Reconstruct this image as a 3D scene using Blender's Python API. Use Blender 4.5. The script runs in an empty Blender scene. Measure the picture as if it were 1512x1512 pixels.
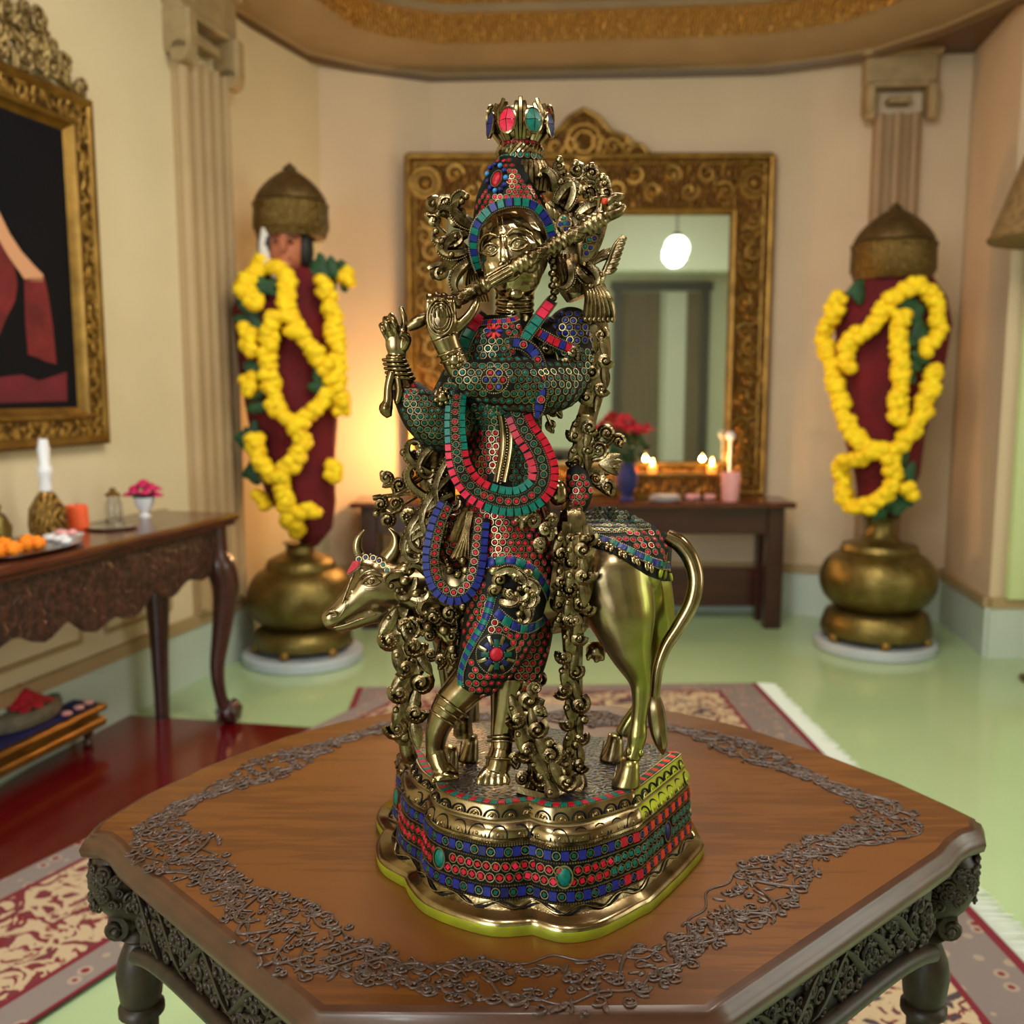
import bpy, math, random
from mathutils import Vector, Matrix
from mathutils.bvhtree import BVHTree
V = Vector
PI = math.pi
sc = bpy.context.scene
COL = sc.collection
F = 1400.0
CAMZ = 1.4
PITCH = math.atan(176 / F)
cP, sP = math.cos(PITCH), math.sin(PITCH)
CAM = V((0, 0, CAMZ))


def ray(px, py):
    u = (px - 756) / F
    v = (756 - py) / F
    return V((u, cP + v * sP, -sP + v * cP))


def at_y(px, py, Y):
    d = ray(px, py)
    return CAM + d * (Y / d.y)


def at_z(px, py, z):
    d = ray(px, py)
    return CAM + d * ((z - CAMZ) / d.z)


def lin(c):
    c = c / 255.0
    return c / 12.92 if c <= 0.04045 else ((c + 0.055) / 1.055) ** 2.4


def rgb(r, g, b):
    return (lin(r), lin(g), lin(b), 1)


def catmull(pts, n=6, closed=False):
    """Smooth resample of a list of equal-length tuples."""
    pts = [tuple(p) for p in pts]
    m = len(pts)
    out = []
    segs = m if closed else m - 1
    for i in range(segs):
        if closed:
            p0, p1, p2, p3 = pts[(i - 1) % m], pts[i], pts[(i + 1) % m], pts[(i + 2) % m]
        else:
            p0, p1, p2, p3 = pts[max(i - 1, 0)], pts[i], pts[i + 1], pts[min(i + 2, m - 1)]
        for k in range(n):
            t = k / n
            out.append(tuple(0.5 * (2 * b + (c - a) * t + (2 * a - 5 * b + 4 * c - d) * t * t + (3 * b - a - 3 * c + d) * t ** 3)
                             for a, b, c, d in zip(p0, p1, p2, p3)))
    if not closed:
        out.append(pts[-1])
    return out


def resample(pts, step):
    """Evenly spaced points (Vectors) along a polyline, with the fraction travelled."""
    pts = [V(p) for p in pts]
    L = [0]
    for a, b in zip(pts, pts[1:]):
        L.append(L[-1] + (b - a).length)
    tot = L[-1]
    n = max(2, int(round(tot / step)) + 1)
    out = []
    j = 0
    for i in range(n):
        s = tot * i / (n - 1)
        while j < len(L) - 2 and L[j + 1] < s:
            j += 1
        t = (s - L[j]) / max(1e-9, L[j + 1] - L[j])
        out.append((pts[j].lerp(pts[j + 1], t), s / tot))
    return out


class MB:
    """Collects shapes and links them as one mesh object."""

    def __init__(self):
        self.v = []
        self.f = []
        self.m = []
        self.M = None

    def add(self, verts, faces, mat=0):
        o = len(self.v)
        if self.M is not None:
            verts = [self.M @ V(p) for p in verts]
        self.v.extend(tuple(p) for p in verts)
        self.f.extend(tuple(i + o for i in f) for f in faces)
        self.m.extend([mat] * len(faces))
        return self

    def join(self, other, mat=None):
        o = len(self.v)
        self.v.extend(other.v)
        self.f.extend(tuple(i + o for i in f) for f in other.f)
        self.m.extend(other.m if mat is None else [mat] * len(other.f))
        return self

    def box(self, c, s, mat=0, bev=0.0):
        hx, hy, hz = s[0] / 2, s[1] / 2, s[2] / 2
        b = min(bev, hx * .9, hy * .9, hz * .9)
        if b <= 0:
            vs = [(c[0] + x * hx, c[1] + y * hy, c[2] + z * hz) for x in (-1, 1) for y in (-1, 1) for z in (-1, 1)]
            fs = [(0, 1, 3, 2), (4, 6, 7, 5), (0, 4, 5, 1), (2, 3, 7, 6), (0, 2, 6, 4), (1, 5, 7, 3)]
            return self.add(vs, fs, mat)
        vs = []
        ix = {}
        for x in (-1, 1):
            for y in (-1, 1):
                for z in (-1, 1):
                    for a in range(3):
                        h = [hx - b, hy - b, hz - b]
                        h[a] += b
                        ix[x, y, z, a] = len(vs)
                        vs.append((c[0] + x * h[0], c[1] + y * h[1], c[2] + z * h[2]))
        fs = []
        for s_ in (-1, 1):
            fs.append([ix[s_, y, z, 0] for y, z in ((-1, -1), (s_, -s_) if s_ > 0 else (-1, 1), (1, 1), (-1, 1) if s_ > 0 else (1, -1))])
            fs.append([ix[x, s_, z, 1] for x, z in ((-1, -1), (-1, 1) if s_ > 0 else (1, -1), (1, 1), (1, -1) if s_ > 0 else (-1, 1))])
            fs.append([ix[x, y, s_, 2] for x, y in ((-1, -1), (1, -1) if s_ > 0 else (-1, 1), (1, 1), (-1, 1) if s_ > 0 else (1, -1))])
        for a in range(3):
            b1, b2 = [(1, 2), (0, 2), (0, 1)][a]
            for s1 in (-1, 1):
                for s2 in (-1, 1):
                    q = []
                    for (t, ax) in ((-1, b1), (1, b1), (1, b2), (-1, b2)):
                        k = [0, 0, 0]
                        k[a] = t
                        k[b1] = s1
                        k[b2] = s2
                        q.append(ix[k[0], k[1], k[2], ax])
                    fs.append(q)
        for x in (-1, 1):
            for y in (-1, 1):
                for z in (-1, 1):
                    fs.append([ix[x, y, z, a] for a in range(3)])
        return self.add(vs, fs, mat)

    def tube(self, pts, rad, seg=8, mat=0, flute=0.0, flat=1.0, up=None, caps=True):
        """Tube along pts; rad a number or one per point; flat squashes the section along `up`."""
        pts = [V(p) for p in pts]
        n = len(pts)
        if not hasattr(rad, '__len__'):
            rad = [rad] * n
        T = []
        for i in range(n):
            t = pts[min(i + 1, n - 1)] - pts[max(i - 1, 0)]
            T.append(t.normalized() if t.length > 1e-9 else V((0, 0, 1)))
        ref = V(up) if up is not None else V((0, -1, 0.1))
        if abs(ref.normalized().dot(T[0])) > .95:
            ref = V((1, 0, 0))
        nrm = (ref - T[0] * ref.dot(T[0])).normalized()
        vs = []
        for i in range(n):
            if up is not None:
                q = V(up) - T[i] * V(up).dot(T[i])
                if q.length > .15:
                    nrm = q.normalized()
                else:
                    nrm = (nrm - T[i] * nrm.dot(T[i])).normalized()
            else:
                nrm = (nrm - T[i] * nrm.dot(T[i])).normalized()
            bi = T[i].cross(nrm)
            for k in range(seg):
                a = 2 * PI * k / seg
                r = rad[i] * (1 - flute * (k % 2))
                vs.append(pts[i] + bi * (math.cos(a) * r) + nrm * (math.sin(a) * r * flat))
        fs = []
        for i in range(n - 1):
            for k in range(seg):
                k2 = (k + 1) % seg
                fs.append((i * seg + k, i * seg + k2, (i + 1) * seg + k2, (i + 1) * seg + k))
        if caps:
            fs.append(tuple(range(seg))[::-1])
            fs.append(tuple((n - 1) * seg + k for k in range(seg)))
        return self.add(vs, fs, mat)

    def ball(self, c, r, mat=0, seg=8, rings=5, R=None, bump=0.0):
        """Ellipsoid; r number or (rx,ry,rz); R optional rotation."""
        if not hasattr(r, '__len__'):
            r = (r, r, r)
        c = V(c)
        vs = []
        q = [V((0, 0, r[2])), V((0, 0, -r[2]))]
        for i in range(1, rings):
            th = PI * i / rings
            for k in range(seg):
                a = 2 * PI * (k + .5 * (i % 2)) / seg
                b = 1 - bump * ((i + k) % 2)
                q.append(V((r[0] * math.sin(th) * math.cos(a) * b, r[1] * math.sin(th) * math.sin(a) * b, r[2] * math.cos(th) * b)))
        vs = [c + (R @ p if R is not None else p) for p in q]
        fs = []
        for k in range(seg):
            fs.append((0, 2 + k, 2 + (k + 1) % seg))
            o = 2 + (rings - 2) * seg
            fs.append((1, o + (k + 1) % seg, o + k))
        for i in range(rings - 2):
            for k in range(seg):
                a, b = 2 + i * seg + k, 2 + i * seg + (k + 1) % seg
                fs.append((a, a + seg, b + seg, b))
        return self.add(vs, fs, mat)

    def lathe(self, prof, c=(0, 0, 0), seg=32, mat=0, sx=1.0, sy=1.0, axis=None, lobes=0, amp=0.0):
        """prof: list of (radius, height). axis: optional Matrix applied before the shift to c."""
        vs = []
        for (r, z) in prof:
            for k in range(seg):
                a = 2 * PI * k / seg
                rr = r * (1 + amp * abs(math.sin(lobes * a / 2)) if lobes else 1)
                p = V((rr * math.cos(a) * sx, rr * math.sin(a) * sy, z))
                if axis is not None:
                    p = axis @ p
                vs.append(p + V(c))
        fs = []
        for i in range(len(prof) - 1):
            for k in range(seg):
                k2 = (k + 1) % seg
                fs.append((i * seg + k, i * seg + k2, (i + 1) * seg + k2, (i + 1) * seg + k))
        if prof[0][0] > 1e-6:
            fs.append(tuple(range(seg))[::-1])
        if prof[-1][0] > 1e-6:
            fs.append(tuple((len(prof) - 1) * seg + k for k in range(seg)))
        return self.add(vs, fs, mat)

    def loft(self, rows, mat=0, closed=True, caps=True):
        n = len(rows[0])
        vs = [p for r in rows for p in r]
        fs = []
        for i in range(len(rows) - 1):
            for k in range(n if closed else n - 1):
                k2 = (k + 1) % n
                fs.append((i * n + k, i * n + k2, (i + 1) * n + k2, (i + 1) * n + k))
        if caps:
            fs.append(tuple(range(n))[::-1])
            fs.append(tuple((len(rows) - 1) * n + k for k in range(n)))
        return self.add(vs, fs, mat)

    def prism(self, poly, z0, z1, mat=0):
        return self.loft([[(p[0], p[1], z0) for p in poly], [(p[0], p[1], z1) for p in poly]], mat)

    def quad(self, a, b, c, d, mat=0):
        return self.add([a, b, c, d], [(0, 1, 2, 3)], mat)

    def build(self, name, mats, parent=None, loc=None, smooth=40):
        if not isinstance(mats, (list, tuple)):
            mats = [mats]
        me = bpy.data.meshes.new(name)
        vs = self.v
        o = bpy.data.objects.new(name, me)
        if parent is None and loc is not None:
            o.location = loc
            vs = [(p[0] - loc[0], p[1] - loc[1], p[2] - loc[2]) for p in vs]
        me.from_pydata(vs, [], self.f)
        for m in mats:
            me.materials.append(m)
        me.polygons.foreach_set('material_index', self.m)
        me.update()
        if smooth:
            me.shade_smooth()
            if smooth < 179:
                me.set_sharp_from_angle(angle=math.radians(smooth))
        COL.objects.link(o)
        if parent is not None:
            o.parent = parent
            o.matrix_parent_inverse = WORLD[parent.name].inverted()
        WORLD[o.name] = Matrix.Translation(loc) if (parent is None and loc is not None) else Matrix.Identity(4)
        return o


WORLD = {}


def tag(o, label=None, cat=None, group=None, kind=None):
    if label:
        o['label'] = label
    if cat:
        o['category'] = cat
    if group:
        o['group'] = group
    if kind:
        o['kind'] = kind
    return o


def thing(name, loc, label, cat, group=None):
    o = bpy.data.objects.new(name, None)
    o.empty_display_size = .05
    o.location = loc
    COL.objects.link(o)
    WORLD[o.name] = Matrix.Translation(V(loc))
    return tag(o, label, cat, group)


def struct(o):
    o['kind'] = 'structure'
    return o


def fuse(mb, voxel, smooth=2, factor=.5):
    """Melt the shapes in mb into one continuous skin; returns a new MB."""
    me = bpy.data.meshes.new('tmp')
    me.from_pydata(mb.v, [], mb.f)
    me.update()
    import bmesh
    bm = bmesh.new()
    bm.from_mesh(me)
    bmesh.ops.recalc_face_normals(bm, faces=bm.faces)
    bm.to_mesh(me)
    bm.free()
    o = bpy.data.objects.new('tmp', me)
    COL.objects.link(o)
    r = o.modifiers.new('r', 'REMESH')
    r.mode = 'VOXEL'
    r.voxel_size = voxel
    if smooth:
        s = o.modifiers.new('s', 'SMOOTH')
        s.factor = factor
        s.iterations = smooth
    dg = bpy.context.evaluated_depsgraph_get()
    ev = o.evaluated_get(dg)
    m2 = ev.to_mesh()
    out = MB()
    out.add([tuple(v.co) for v in m2.vertices], [tuple(p.vertices) for p in m2.polygons], 0)
    ev.to_mesh_clear()
    bpy.data.objects.remove(o)
    bpy.data.meshes.remove(me)
    return out


def bvh_of(*mbs):
    vs, fs = [], []
    for m in mbs:
        o = len(vs)
        vs += m.v
        fs += [tuple(i + o for i in f) for f in m.f]
    return BVHTree.FromPolygons(vs, fs)


# ------------------------------------------------------------------ materials
def nodes(name):
    m = bpy.data.materials.new(name)
    m.use_nodes = True
    nt = m.node_tree
    b = nt.nodes['Principled BSDF']
    return m, nt, b


def tex(nt, kind, scale=5.0, **kw):
    tc = nt.nodes.get('TC') or nt.nodes.new('ShaderNodeTexCoord')
    tc.name = 'TC'
    mp = nt.nodes.new('ShaderNodeMapping')
    mp.inputs['Scale'].default_value = kw.pop('stretch', (1, 1, 1))
    mp.inputs['Rotation'].default_value = kw.pop('rot', (0, 0, 0))
    nt.links.new(tc.outputs['Object'], mp.inputs[0])
    t = nt.nodes.new('ShaderNodeTex' + kind)
    if 'Scale' in t.inputs:
        t.inputs['Scale'].default_value = scale
    for k, v in kw.items():
        if k in t.inputs:
            t.inputs[k].default_value = v
        else:
            setattr(t, k, v)
    nt.links.new(mp.outputs[0], t.inputs['Vector'])
    return t


def ramp(nt, fac, stops, interp='LINEAR'):
    r = nt.nodes.new('ShaderNodeValToRGB')
    r.color_ramp.interpolation = interp
    e = r.color_ramp.elements
    while len(e) < len(stops):
        e.new(.5)
    for i, (p, c) in enumerate(stops):
        e[i].position = p
        e[i].color = c
    nt.links.new(fac, r.inputs[0])
    return r


def bump(nt, b, h, strength=.3, dist=.01):
    n = nt.nodes.new('ShaderNodeBump')
    n.inputs['Strength'].default_value = strength
    n.inputs['Distance'].default_value = dist
    nt.links.new(h, n.inputs['Height'])
    nt.links.new(n.outputs[0], b.inputs['Normal'])


def mat(name, c, rough=.5, metal=0.0, c2=None, nscale=6, bscale=0, bstr=.2, bdist=.005, coat=0, stretch=(1, 1, 1), spec=None):
    m, nt, b = nodes(name)
    b.inputs['Base Color'].default_value = rgb(*c)
    b.inputs['Roughness'].default_value = rough
    b.inputs['Metallic'].default_value = metal
    if spec is not None:
        b.inputs['Specular IOR Level'].default_value = spec
    if coat:
        b.inputs['Coat Weight'].default_value = coat
        b.inputs['Coat Roughness'].default_value = .12
    if c2:
        t = tex(nt, 'Noise', nscale, Detail=5, stretch=stretch)
        r = ramp(nt, t.outputs[0], [(.35, rgb(*c)), (.65, rgb(*c2))])
        nt.links.new(r.outputs[0], b.inputs['Base Color'])
    if bscale:
        t = tex(nt, 'Noise', bscale, Detail=4)
        bump(nt, b, t.outputs[0], bstr, bdist)
    return m


def relief_mat(name, c, c2, scale, rough=.4, metal=.8, dist=.02, strength=.8):
    """Cast or carved ornament: swirling relief between two tones of the same stuff."""
    m, nt, b = nodes(name)
    b.inputs['Roughness'].default_value = rough
    b.inputs['Metallic'].default_value = metal
    t = tex(nt, 'Voronoi', scale, feature='SMOOTH_F1')
    n = tex(nt, 'Wave', scale * .45, Distortion=9.0, Detail=2.0)
    mx = nt.nodes.new('ShaderNodeMath')
    mx.operation = 'MULTIPLY'
    nt.links.new(t.outputs['Distance'], mx.inputs[0])
    nt.links.new(n.outputs[1], mx.inputs[1])
    r = ramp(nt, mx.outputs[0], [(.08, rgb(*c2)), (.4, rgb(*c))])
    nt.links.new(r.outputs[0], b.inputs['Base Color'])
    bump(nt, b, mx.outputs[0], strength, dist)
    return m


M = {}
M['wall'] = mat('wall_paint', (214, 198, 162), .75, c2=(208, 192, 156), nscale=2, bscale=60, bstr=.05)
M['wall_r'] = mat('wall_paint_rose', (208, 184, 152), .75, c2=(202, 178, 148), nscale=2, bscale=60, bstr=.05)
M['pilr'] = mat('pilaster_shaded_brown', (158, 128, 94), .6, c2=(148, 119, 86), nscale=3)  # right pilaster's shading put into a darker, browner colour
M['walldoor'] = mat('brown_panelled_door', (120, 84, 46), .45, c2=(100, 68, 36), nscale=4)
M['ceilgoldlit'] = relief_mat('lit_gilded_relief', (206, 154, 72), (124, 82, 30), 40, .42, .4, .02)  # gilding lightened in its colour in place of an uplight on the cornice
M['rear'] = mat('rear_wall_paint', (206, 214, 192), .7)
M['pil'] = mat('pilaster_paint', (178, 152, 112), .6, c2=(168, 142, 104), nscale=3, bscale=40, bstr=.08)
M['cap'] = mat('capital_stone', (166, 142, 102), .65, c2=(150, 126, 88), nscale=12, bscale=30, bstr=.3)
M['base'] = mat('baseboard_paint', (186, 198, 186), .5)
M['basetrim'] = mat('rail_paint', (166, 140, 100), .5)
M['greenlit'] = mat('green_lit_wall', (196, 210, 150), .6)
M['soffit'] = mat('cornice_plaster', (152, 128, 92), .6, c2=(142, 118, 84), nscale=3)
M['soffit_dark'] = mat('cornice_bead', (92, 66, 34), .5)
M['goldrelief'] = relief_mat('gilded_relief', (156, 112, 48), (76, 48, 16), 26, .38, .75, .03)
M['goldfine'] = relief_mat('gilded_fine_relief', (176, 138, 66), (84, 58, 22), 45, .36, .75, .012)
M['goldplain'] = mat('gilded_moulding', (152, 116, 52), .38, .75, c2=(118, 86, 34), nscale=10)
M['goldpale'] = relief_mat('pale_gilt_crest', (184, 158, 104), (104, 82, 44), 40, .5, .45, .01)
M['mirror'] = mat('mirror_silver', (225, 230, 220), .02, 1)
M['mahog'] = mat('mahogany', (62, 24, 16), .3, c2=(44, 16, 11), nscale=7, stretch=(.25, 6, 6), coat=.3)
M['mahogtop'] = mat('mahogany_top', (92, 44, 26), .25, c2=(70, 30, 18), nscale=5, stretch=(6, .3, 6), coat=.4)
M['mahogcarve'] = relief_mat('mahogany_carved', (66, 28, 18), (36, 13, 8), 60, .4, 0, .008)
M['brassold'] = mat('hammered_old_brass', (124, 108, 60), .4, .9, c2=(104, 88, 44), nscale=14, bscale=45, bstr=.35, bdist=.01)
M['brasschased'] = relief_mat('chased_old_brass', (134, 108, 58), (84, 64, 28), 70, .4, .85, .006)
M['brassdome'] = mat('dull_dome_brass', (112, 90, 52), .5, .75, c2=(92, 72, 40), nscale=20, bscale=70, bstr=.5, bdist=.008)
M['redcloth'] = mat('crimson_velvet', (104, 3, 14), .9, c2=(82, 1, 10), nscale=5, bscale=14, bstr=.4, bdist=.02)
M['whitecloth'] = mat('white_cloth', (215, 208, 200), .8)
M['face'] = mat('painted_face', (176, 104, 72), .55)
M['black'] = mat('black_hair_paint', (16, 13, 12), .6)
M['marigold'] = mat('yellow_marigold', (246, 214, 10), .75, c2=(236, 190, 4), nscale=30)
M['leaf'] = mat('dark_green_leaf', (22, 74, 28), .6, c2=(12, 52, 20), nscale=20)
M['marble'] = mat('pale_marble', (178, 186, 192), .35, c2=(164, 172, 178), nscale=4)
M['glass'] = None
M['pink'] = mat('magenta_petals', (206, 12, 96), .7, c2=(168, 6, 70), nscale=60)
M['rose'] = mat('red_rose_petals', (186, 14, 40), .7, c2=(150, 8, 30), nscale=40)
M['ceramic'] = mat('white_ceramic', (222, 222, 226), .25)
M['silver'] = mat('silver_tray', (190, 190, 192), .25, 1)
M['orange'] = mat('orange_petals', (250, 150, 14), .7, c2=(240, 120, 6), nscale=60)
M['orangewax'] = mat('orange_wax', (236, 96, 48), .5)
M['navy'] = mat('navy_velvet', (22, 26, 92), .7, c2=(14, 16, 70), nscale=8)
M['cushion'] = mat('grey_brocade', (120, 112, 92), .8, c2=(96, 90, 72), nscale=25)
M['maroonfloor'] = mat('polished_maroon', (92, 6, 12), .16, c2=(82, 4, 10), nscale=1.5, coat=.3)
M['canvas'] = mat('dark_oil_canvas', (9, 11, 19), .6, c2=(13, 12, 17), nscale=3, spec=.15)
M['oilred'] = mat('oil_paint_red', (122, 30, 36), .5, c2=(90, 18, 26), nscale=8)
M['oilmaroon'] = mat('oil_paint_maroon', (106, 22, 40), .5, c2=(84, 14, 30), nscale=6)
M['oilskin'] = mat('oil_paint_skin', (206, 150, 112), .5)
M['shade'] = mat('brocade_shade', (140, 112, 70), .7, c2=(104, 82, 48), nscale=40)
M['doorframe'] = mat('grey_door_frame', (78, 76, 68), .5)
M['doorpanel'] = mat('taupe_curtain', (128, 116, 98), .8, c2=(110, 98, 82), nscale=4, stretch=(12, 12, .3))
M['sheer'] = mat('pale_sheer', (214, 220, 210), .8)


def emit(name, c, s):
    m, nt, b = nodes(name)
    b.inputs['Base Color'].default_value = rgb(*c)
    b.inputs['Emission Color'].default_value = rgb(*c)
    b.inputs['Emission Strength'].default_value = s
    return m


M['flame'] = emit('candle_flame', (255, 190, 90), 60)
M['bulb'] = emit('lamp_globe', (240, 250, 240), 9)
M['glowwax'] = emit('lit_wax', (255, 150, 60), 1.2)
M['votive'] = mat('pink_frosted_glass', (226, 160, 160), .3)
m_, nt_, b_ = nodes('clear_glass')
b_.inputs['Transmission Weight'].default_value = 1
b_.inputs['Roughness'].default_value = .05
M['glass'] = m_

# floor: polished pale green stone
m, nt, b = nodes('green_stone_floor')
t = tex(nt, 'Noise', 1.2, Detail=6)
r = ramp(nt, t.outputs[0], [(.3, rgb(160, 186, 140)), (.7, rgb(172, 196, 150))])
nt.links.new(r.outputs[0], b.inputs['Base Color'])
b.inputs['Roughness'].default_value = .14
b.inputs['Specular IOR Level'].default_value = .8
M['floor'] = m


def rug_mat(name, field, motif, dark, ox, oy, ang, hw, hl, border, b1, b2):
    """Persian rug: field of flowers, wide border and red guard line, laid out in the rug's own metres."""
    m, nt, b = nodes(name)
    b.inputs['Roughness'].default_value = .95
    tc = nt.nodes.new('ShaderNodeTexCoord')
    tc.name = 'TC'

    def mth(op, a, b_=None):
        n = nt.nodes.new('ShaderNodeMath')
        n.operation = op
        for i, q in enumerate((a, b_)):
            if q is None:
                continue
            if isinstance(q, (int, float)):
                n.inputs[i].default_value = q
            else:
                nt.links.new(q, n.inputs[i])
        return n.outputs[0]
    sep = nt.nodes.new('ShaderNodeSeparateXYZ')
    nt.links.new(tc.outputs['Object'], sep.inputs[0])
    dx = mth('SUBTRACT', hw, mth('ABSOLUTE', sep.outputs[0]))
    dy = mth('SUBTRACT', hl, mth('ABSOLUTE', sep.outputs[1]))
    ed = mth('MINIMUM', dx, dy)
    n1 = tex(nt, 'Noise', 12, Detail=5, Distortion=1.8)
    fr = ramp(nt, n1.outputs[0], [(0, rgb(*dark)), (.42, rgb(*motif)), (.46, rgb(*field)), (.58, rgb(*field)), (.62, rgb(*dark))], 'CONSTANT')
    n2 = tex(nt, 'Voronoi', 16)
    br = ramp(nt, n2.outputs['Distance'], [(0, rgb(*motif)), (.16, rgb(*b2)), (.3, rgb(*b1))], 'CONSTANT')
    mx = nt.nodes.new('ShaderNodeMix')
    mx.data_type = 'RGBA'
    nt.links.new(mth('LESS_THAN', ed, border), mx.inputs[0])
    nt.links.new(fr.outputs[0], mx.inputs[6])
    nt.links.new(br.outputs[0], mx.inputs[7])
    m2 = nt.nodes.new('ShaderNodeMix')
    m2.data_type = 'RGBA'
    guard = mth('ADD', mth('LESS_THAN', ed, .02), mth('MULTIPLY', mth('GREATER_THAN', ed, border - .006), mth('LESS_THAN', ed, border + .012)))
    nt.links.new(guard, m2.inputs[0])
    nt.links.new(mx.outputs[2], m2.inputs[6])
    m2.inputs[7].default_value = rgb(110, 20, 36)
    nt.links.new(m2.outputs[2], b.inputs['Base Color'])
    n3 = tex(nt, 'Noise', 250)
    bump(nt, b, n3.outputs[0], .4, .004)
    return m
# ------------------------------------------------------------------ room shell
WP = [(-3.3, -2.4), (-1.37, 5.25), (-1.14, 5.85), (-.5, 6.12), (1.6, 6.0), (2.1, 5.8), (2.66, 5.75), (2.53, 4.93), (4.3, 4.93), (4.3, -2.4)]
CEIL = 3.33
HT = 3.95


def wall_mesh(pts, z0=0, z1=HT, th=.1):
    """Wall of joined facets along pts (room on the left-hand... clockwise side), thickened outwards."""
    mb = MB()
    n = len(pts)
    inn = [V((p[0], p[1], 0)) for p in pts]
    out = []
    for i in range(n):
        d = V((0, 0, 0))
        if i > 0:
            t = (inn[i] - inn[i - 1]).normalized()
            d += V((-t.y, t.x, 0))
        if i < n - 1:
            t = (inn[i + 1] - inn[i]).normalized()
            d += V((-t.y, t.x, 0))
        out.append(inn[i] + d.normalized() * th)
    sec = []
    for i in range(n):
        sec.append([(inn[i].x, inn[i].y, z0), (inn[i].x, inn[i].y, z1), (out[i].x, out[i].y, z1), (out[i].x, out[i].y, z0)])
    mb.loft(sec, 0)
    return mb


struct(wall_mesh([WP[0], WP[1], WP[2]]).build('wall_left', M['wall'], smooth=20))
struct(wall_mesh([WP[2], WP[3], WP[4], WP[5], WP[6]]).build('wall_back', M['wall_r'], smooth=20))
struct(wall_mesh([WP[6], WP[7], WP[8]]).build('wall_right', M['wall_r'], smooth=20))
struct(wall_mesh([WP[8], WP[9]]).build('wall_far_right', M['wall_r'], smooth=20))
struct(wall_mesh([WP[9], WP[0]]).build('wall_rear', M['rear'], smooth=20))
bm_ = MB()
bm_.box((.5, -.8, 3.42), (7.2, .3, .9), 0, .01)
struct(bm_.build('trim_14', M['rear']))
fl = MB()
fl.box((.5, 1.85, -.05), (8.4, 9.2, .1))
struct(fl.build('floor', M['floor']))


def band(pts, z0, z1, th):
    """Strip standing on the room side of a wall line."""
    mb = MB()
    for a, b in zip(pts, pts[1:]):
        a3, b3 = V((*a, 0)), V((*b, 0))
        t = (b3 - a3).normalized()
        nrm = V((t.y, -t.x, 0)) * th
        ba, bb = a3 - t * .0, b3 + t * .0
        mb.add([(p.x, p.y, z) for z in (z0, z1) for p in (ba, bb, bb + nrm, ba + nrm)],
               [(0, 3, 2, 1), (4, 5, 6, 7), (0, 1, 5, 4), (1, 2, 6, 5), (2, 3, 7, 6), (3, 0, 4, 7)])
    return mb


for nm, i0, i1 in (('left', 0, 3), ('back', 2, 7), ('right', 6, 9)):
    struct(band(WP[i0:i1], 0, .27, .018).build('baseboard_' + nm, M['base'], smooth=0))
for k, (i0, i1) in enumerate(((0, 3), (2, 7), (6, 9))):
    struct(band(WP[i0:i1], .27, .325, .028).build('trim_%d' % (k + 1), M['basetrim'], smooth=0))
# added strip on the right wall face, green reflected light put into its colour
g = MB()
g.box((2.85, 4.90, 1.62), (.5, .05, 2.6), 0, .008)
struct(g.build('trim_4', M['greenlit']))


def inset(pts, d):
    n = len(pts)
    out = []
    for i in range(n):
        a, b, c = (V(pts[(i + k) % n]) for k in (-1, 0, 1))
        t1, t2 = (b - a).normalized(), (c - b).normalized()
        n1, n2 = V((t1.y, -t1.x)), V((t2.y, -t2.x))
        m = (n1 + n2)
        m = m / max(.35, m.length_squared) * 2 if m.length > .2 else n1
        out.append(b + m * d)
    return out


# the cornice follows a smoother line than the walls
CP = [(-3.3, -2.4), (-2.2, 2.0), (-1.66, 4.1), (-1.48, 5.0), (-1.2, 5.75), (-.88, 5.98), (-.46, 6.14), (.5, 6.08), (1.5, 5.98), (1.85, 5.84), (2.1, 5.68), (2.33, 5.35), (2.50, 4.95), (2.8, 4.2), (3.2, 3.2), (4.0, 1.5), (4.2, -2.4)]


def cornice(prof, name, m, smooth=35):
    rows = []
    for d, z in prof:
        q = inset(CP, d)
        rows.append([(p.x, p.y, z) for p in q])
    mb = MB()
    mb.loft(rows, 0, True, False)
    return struct(mb.build(name, m, smooth=smooth))


cornice([(-.75, CEIL + .01), (0, CEIL + .01), (0, CEIL - .035), (.03, CEIL - .035), (.04, CEIL)], 'trim_5', M['soffit_dark'])
cornice([(.03, CEIL - .015), (.05, CEIL + .01), (.34, CEIL + .02), (.38, CEIL + .045), (.42, CEIL + .05)], 'trim_6', M['soffit'])
cornice([(.42, CEIL + .05), (.425, CEIL + .075), (.47, CEIL + .13), (.5, CEIL + .175)], 'trim_7', M['ceilgoldlit'])
cornice([(.5, CEIL + .175), (.545, CEIL + .175), (.545, CEIL + .215), (.56, CEIL + .215)], 'trim_8', M['soffit'])
cornice([(.56, CEIL + .215), (.62, CEIL + .3), (.78, CEIL + .42), (1.05, CEIL + .5), (1.1, CEIL + .5)], 'trim_9', M['ceilgoldlit'])
c = MB()
c.box((.5, 1.85, HT), (8.6, 9.2, .1))
struct(c.build('ceiling', M['goldrelief']))


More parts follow.
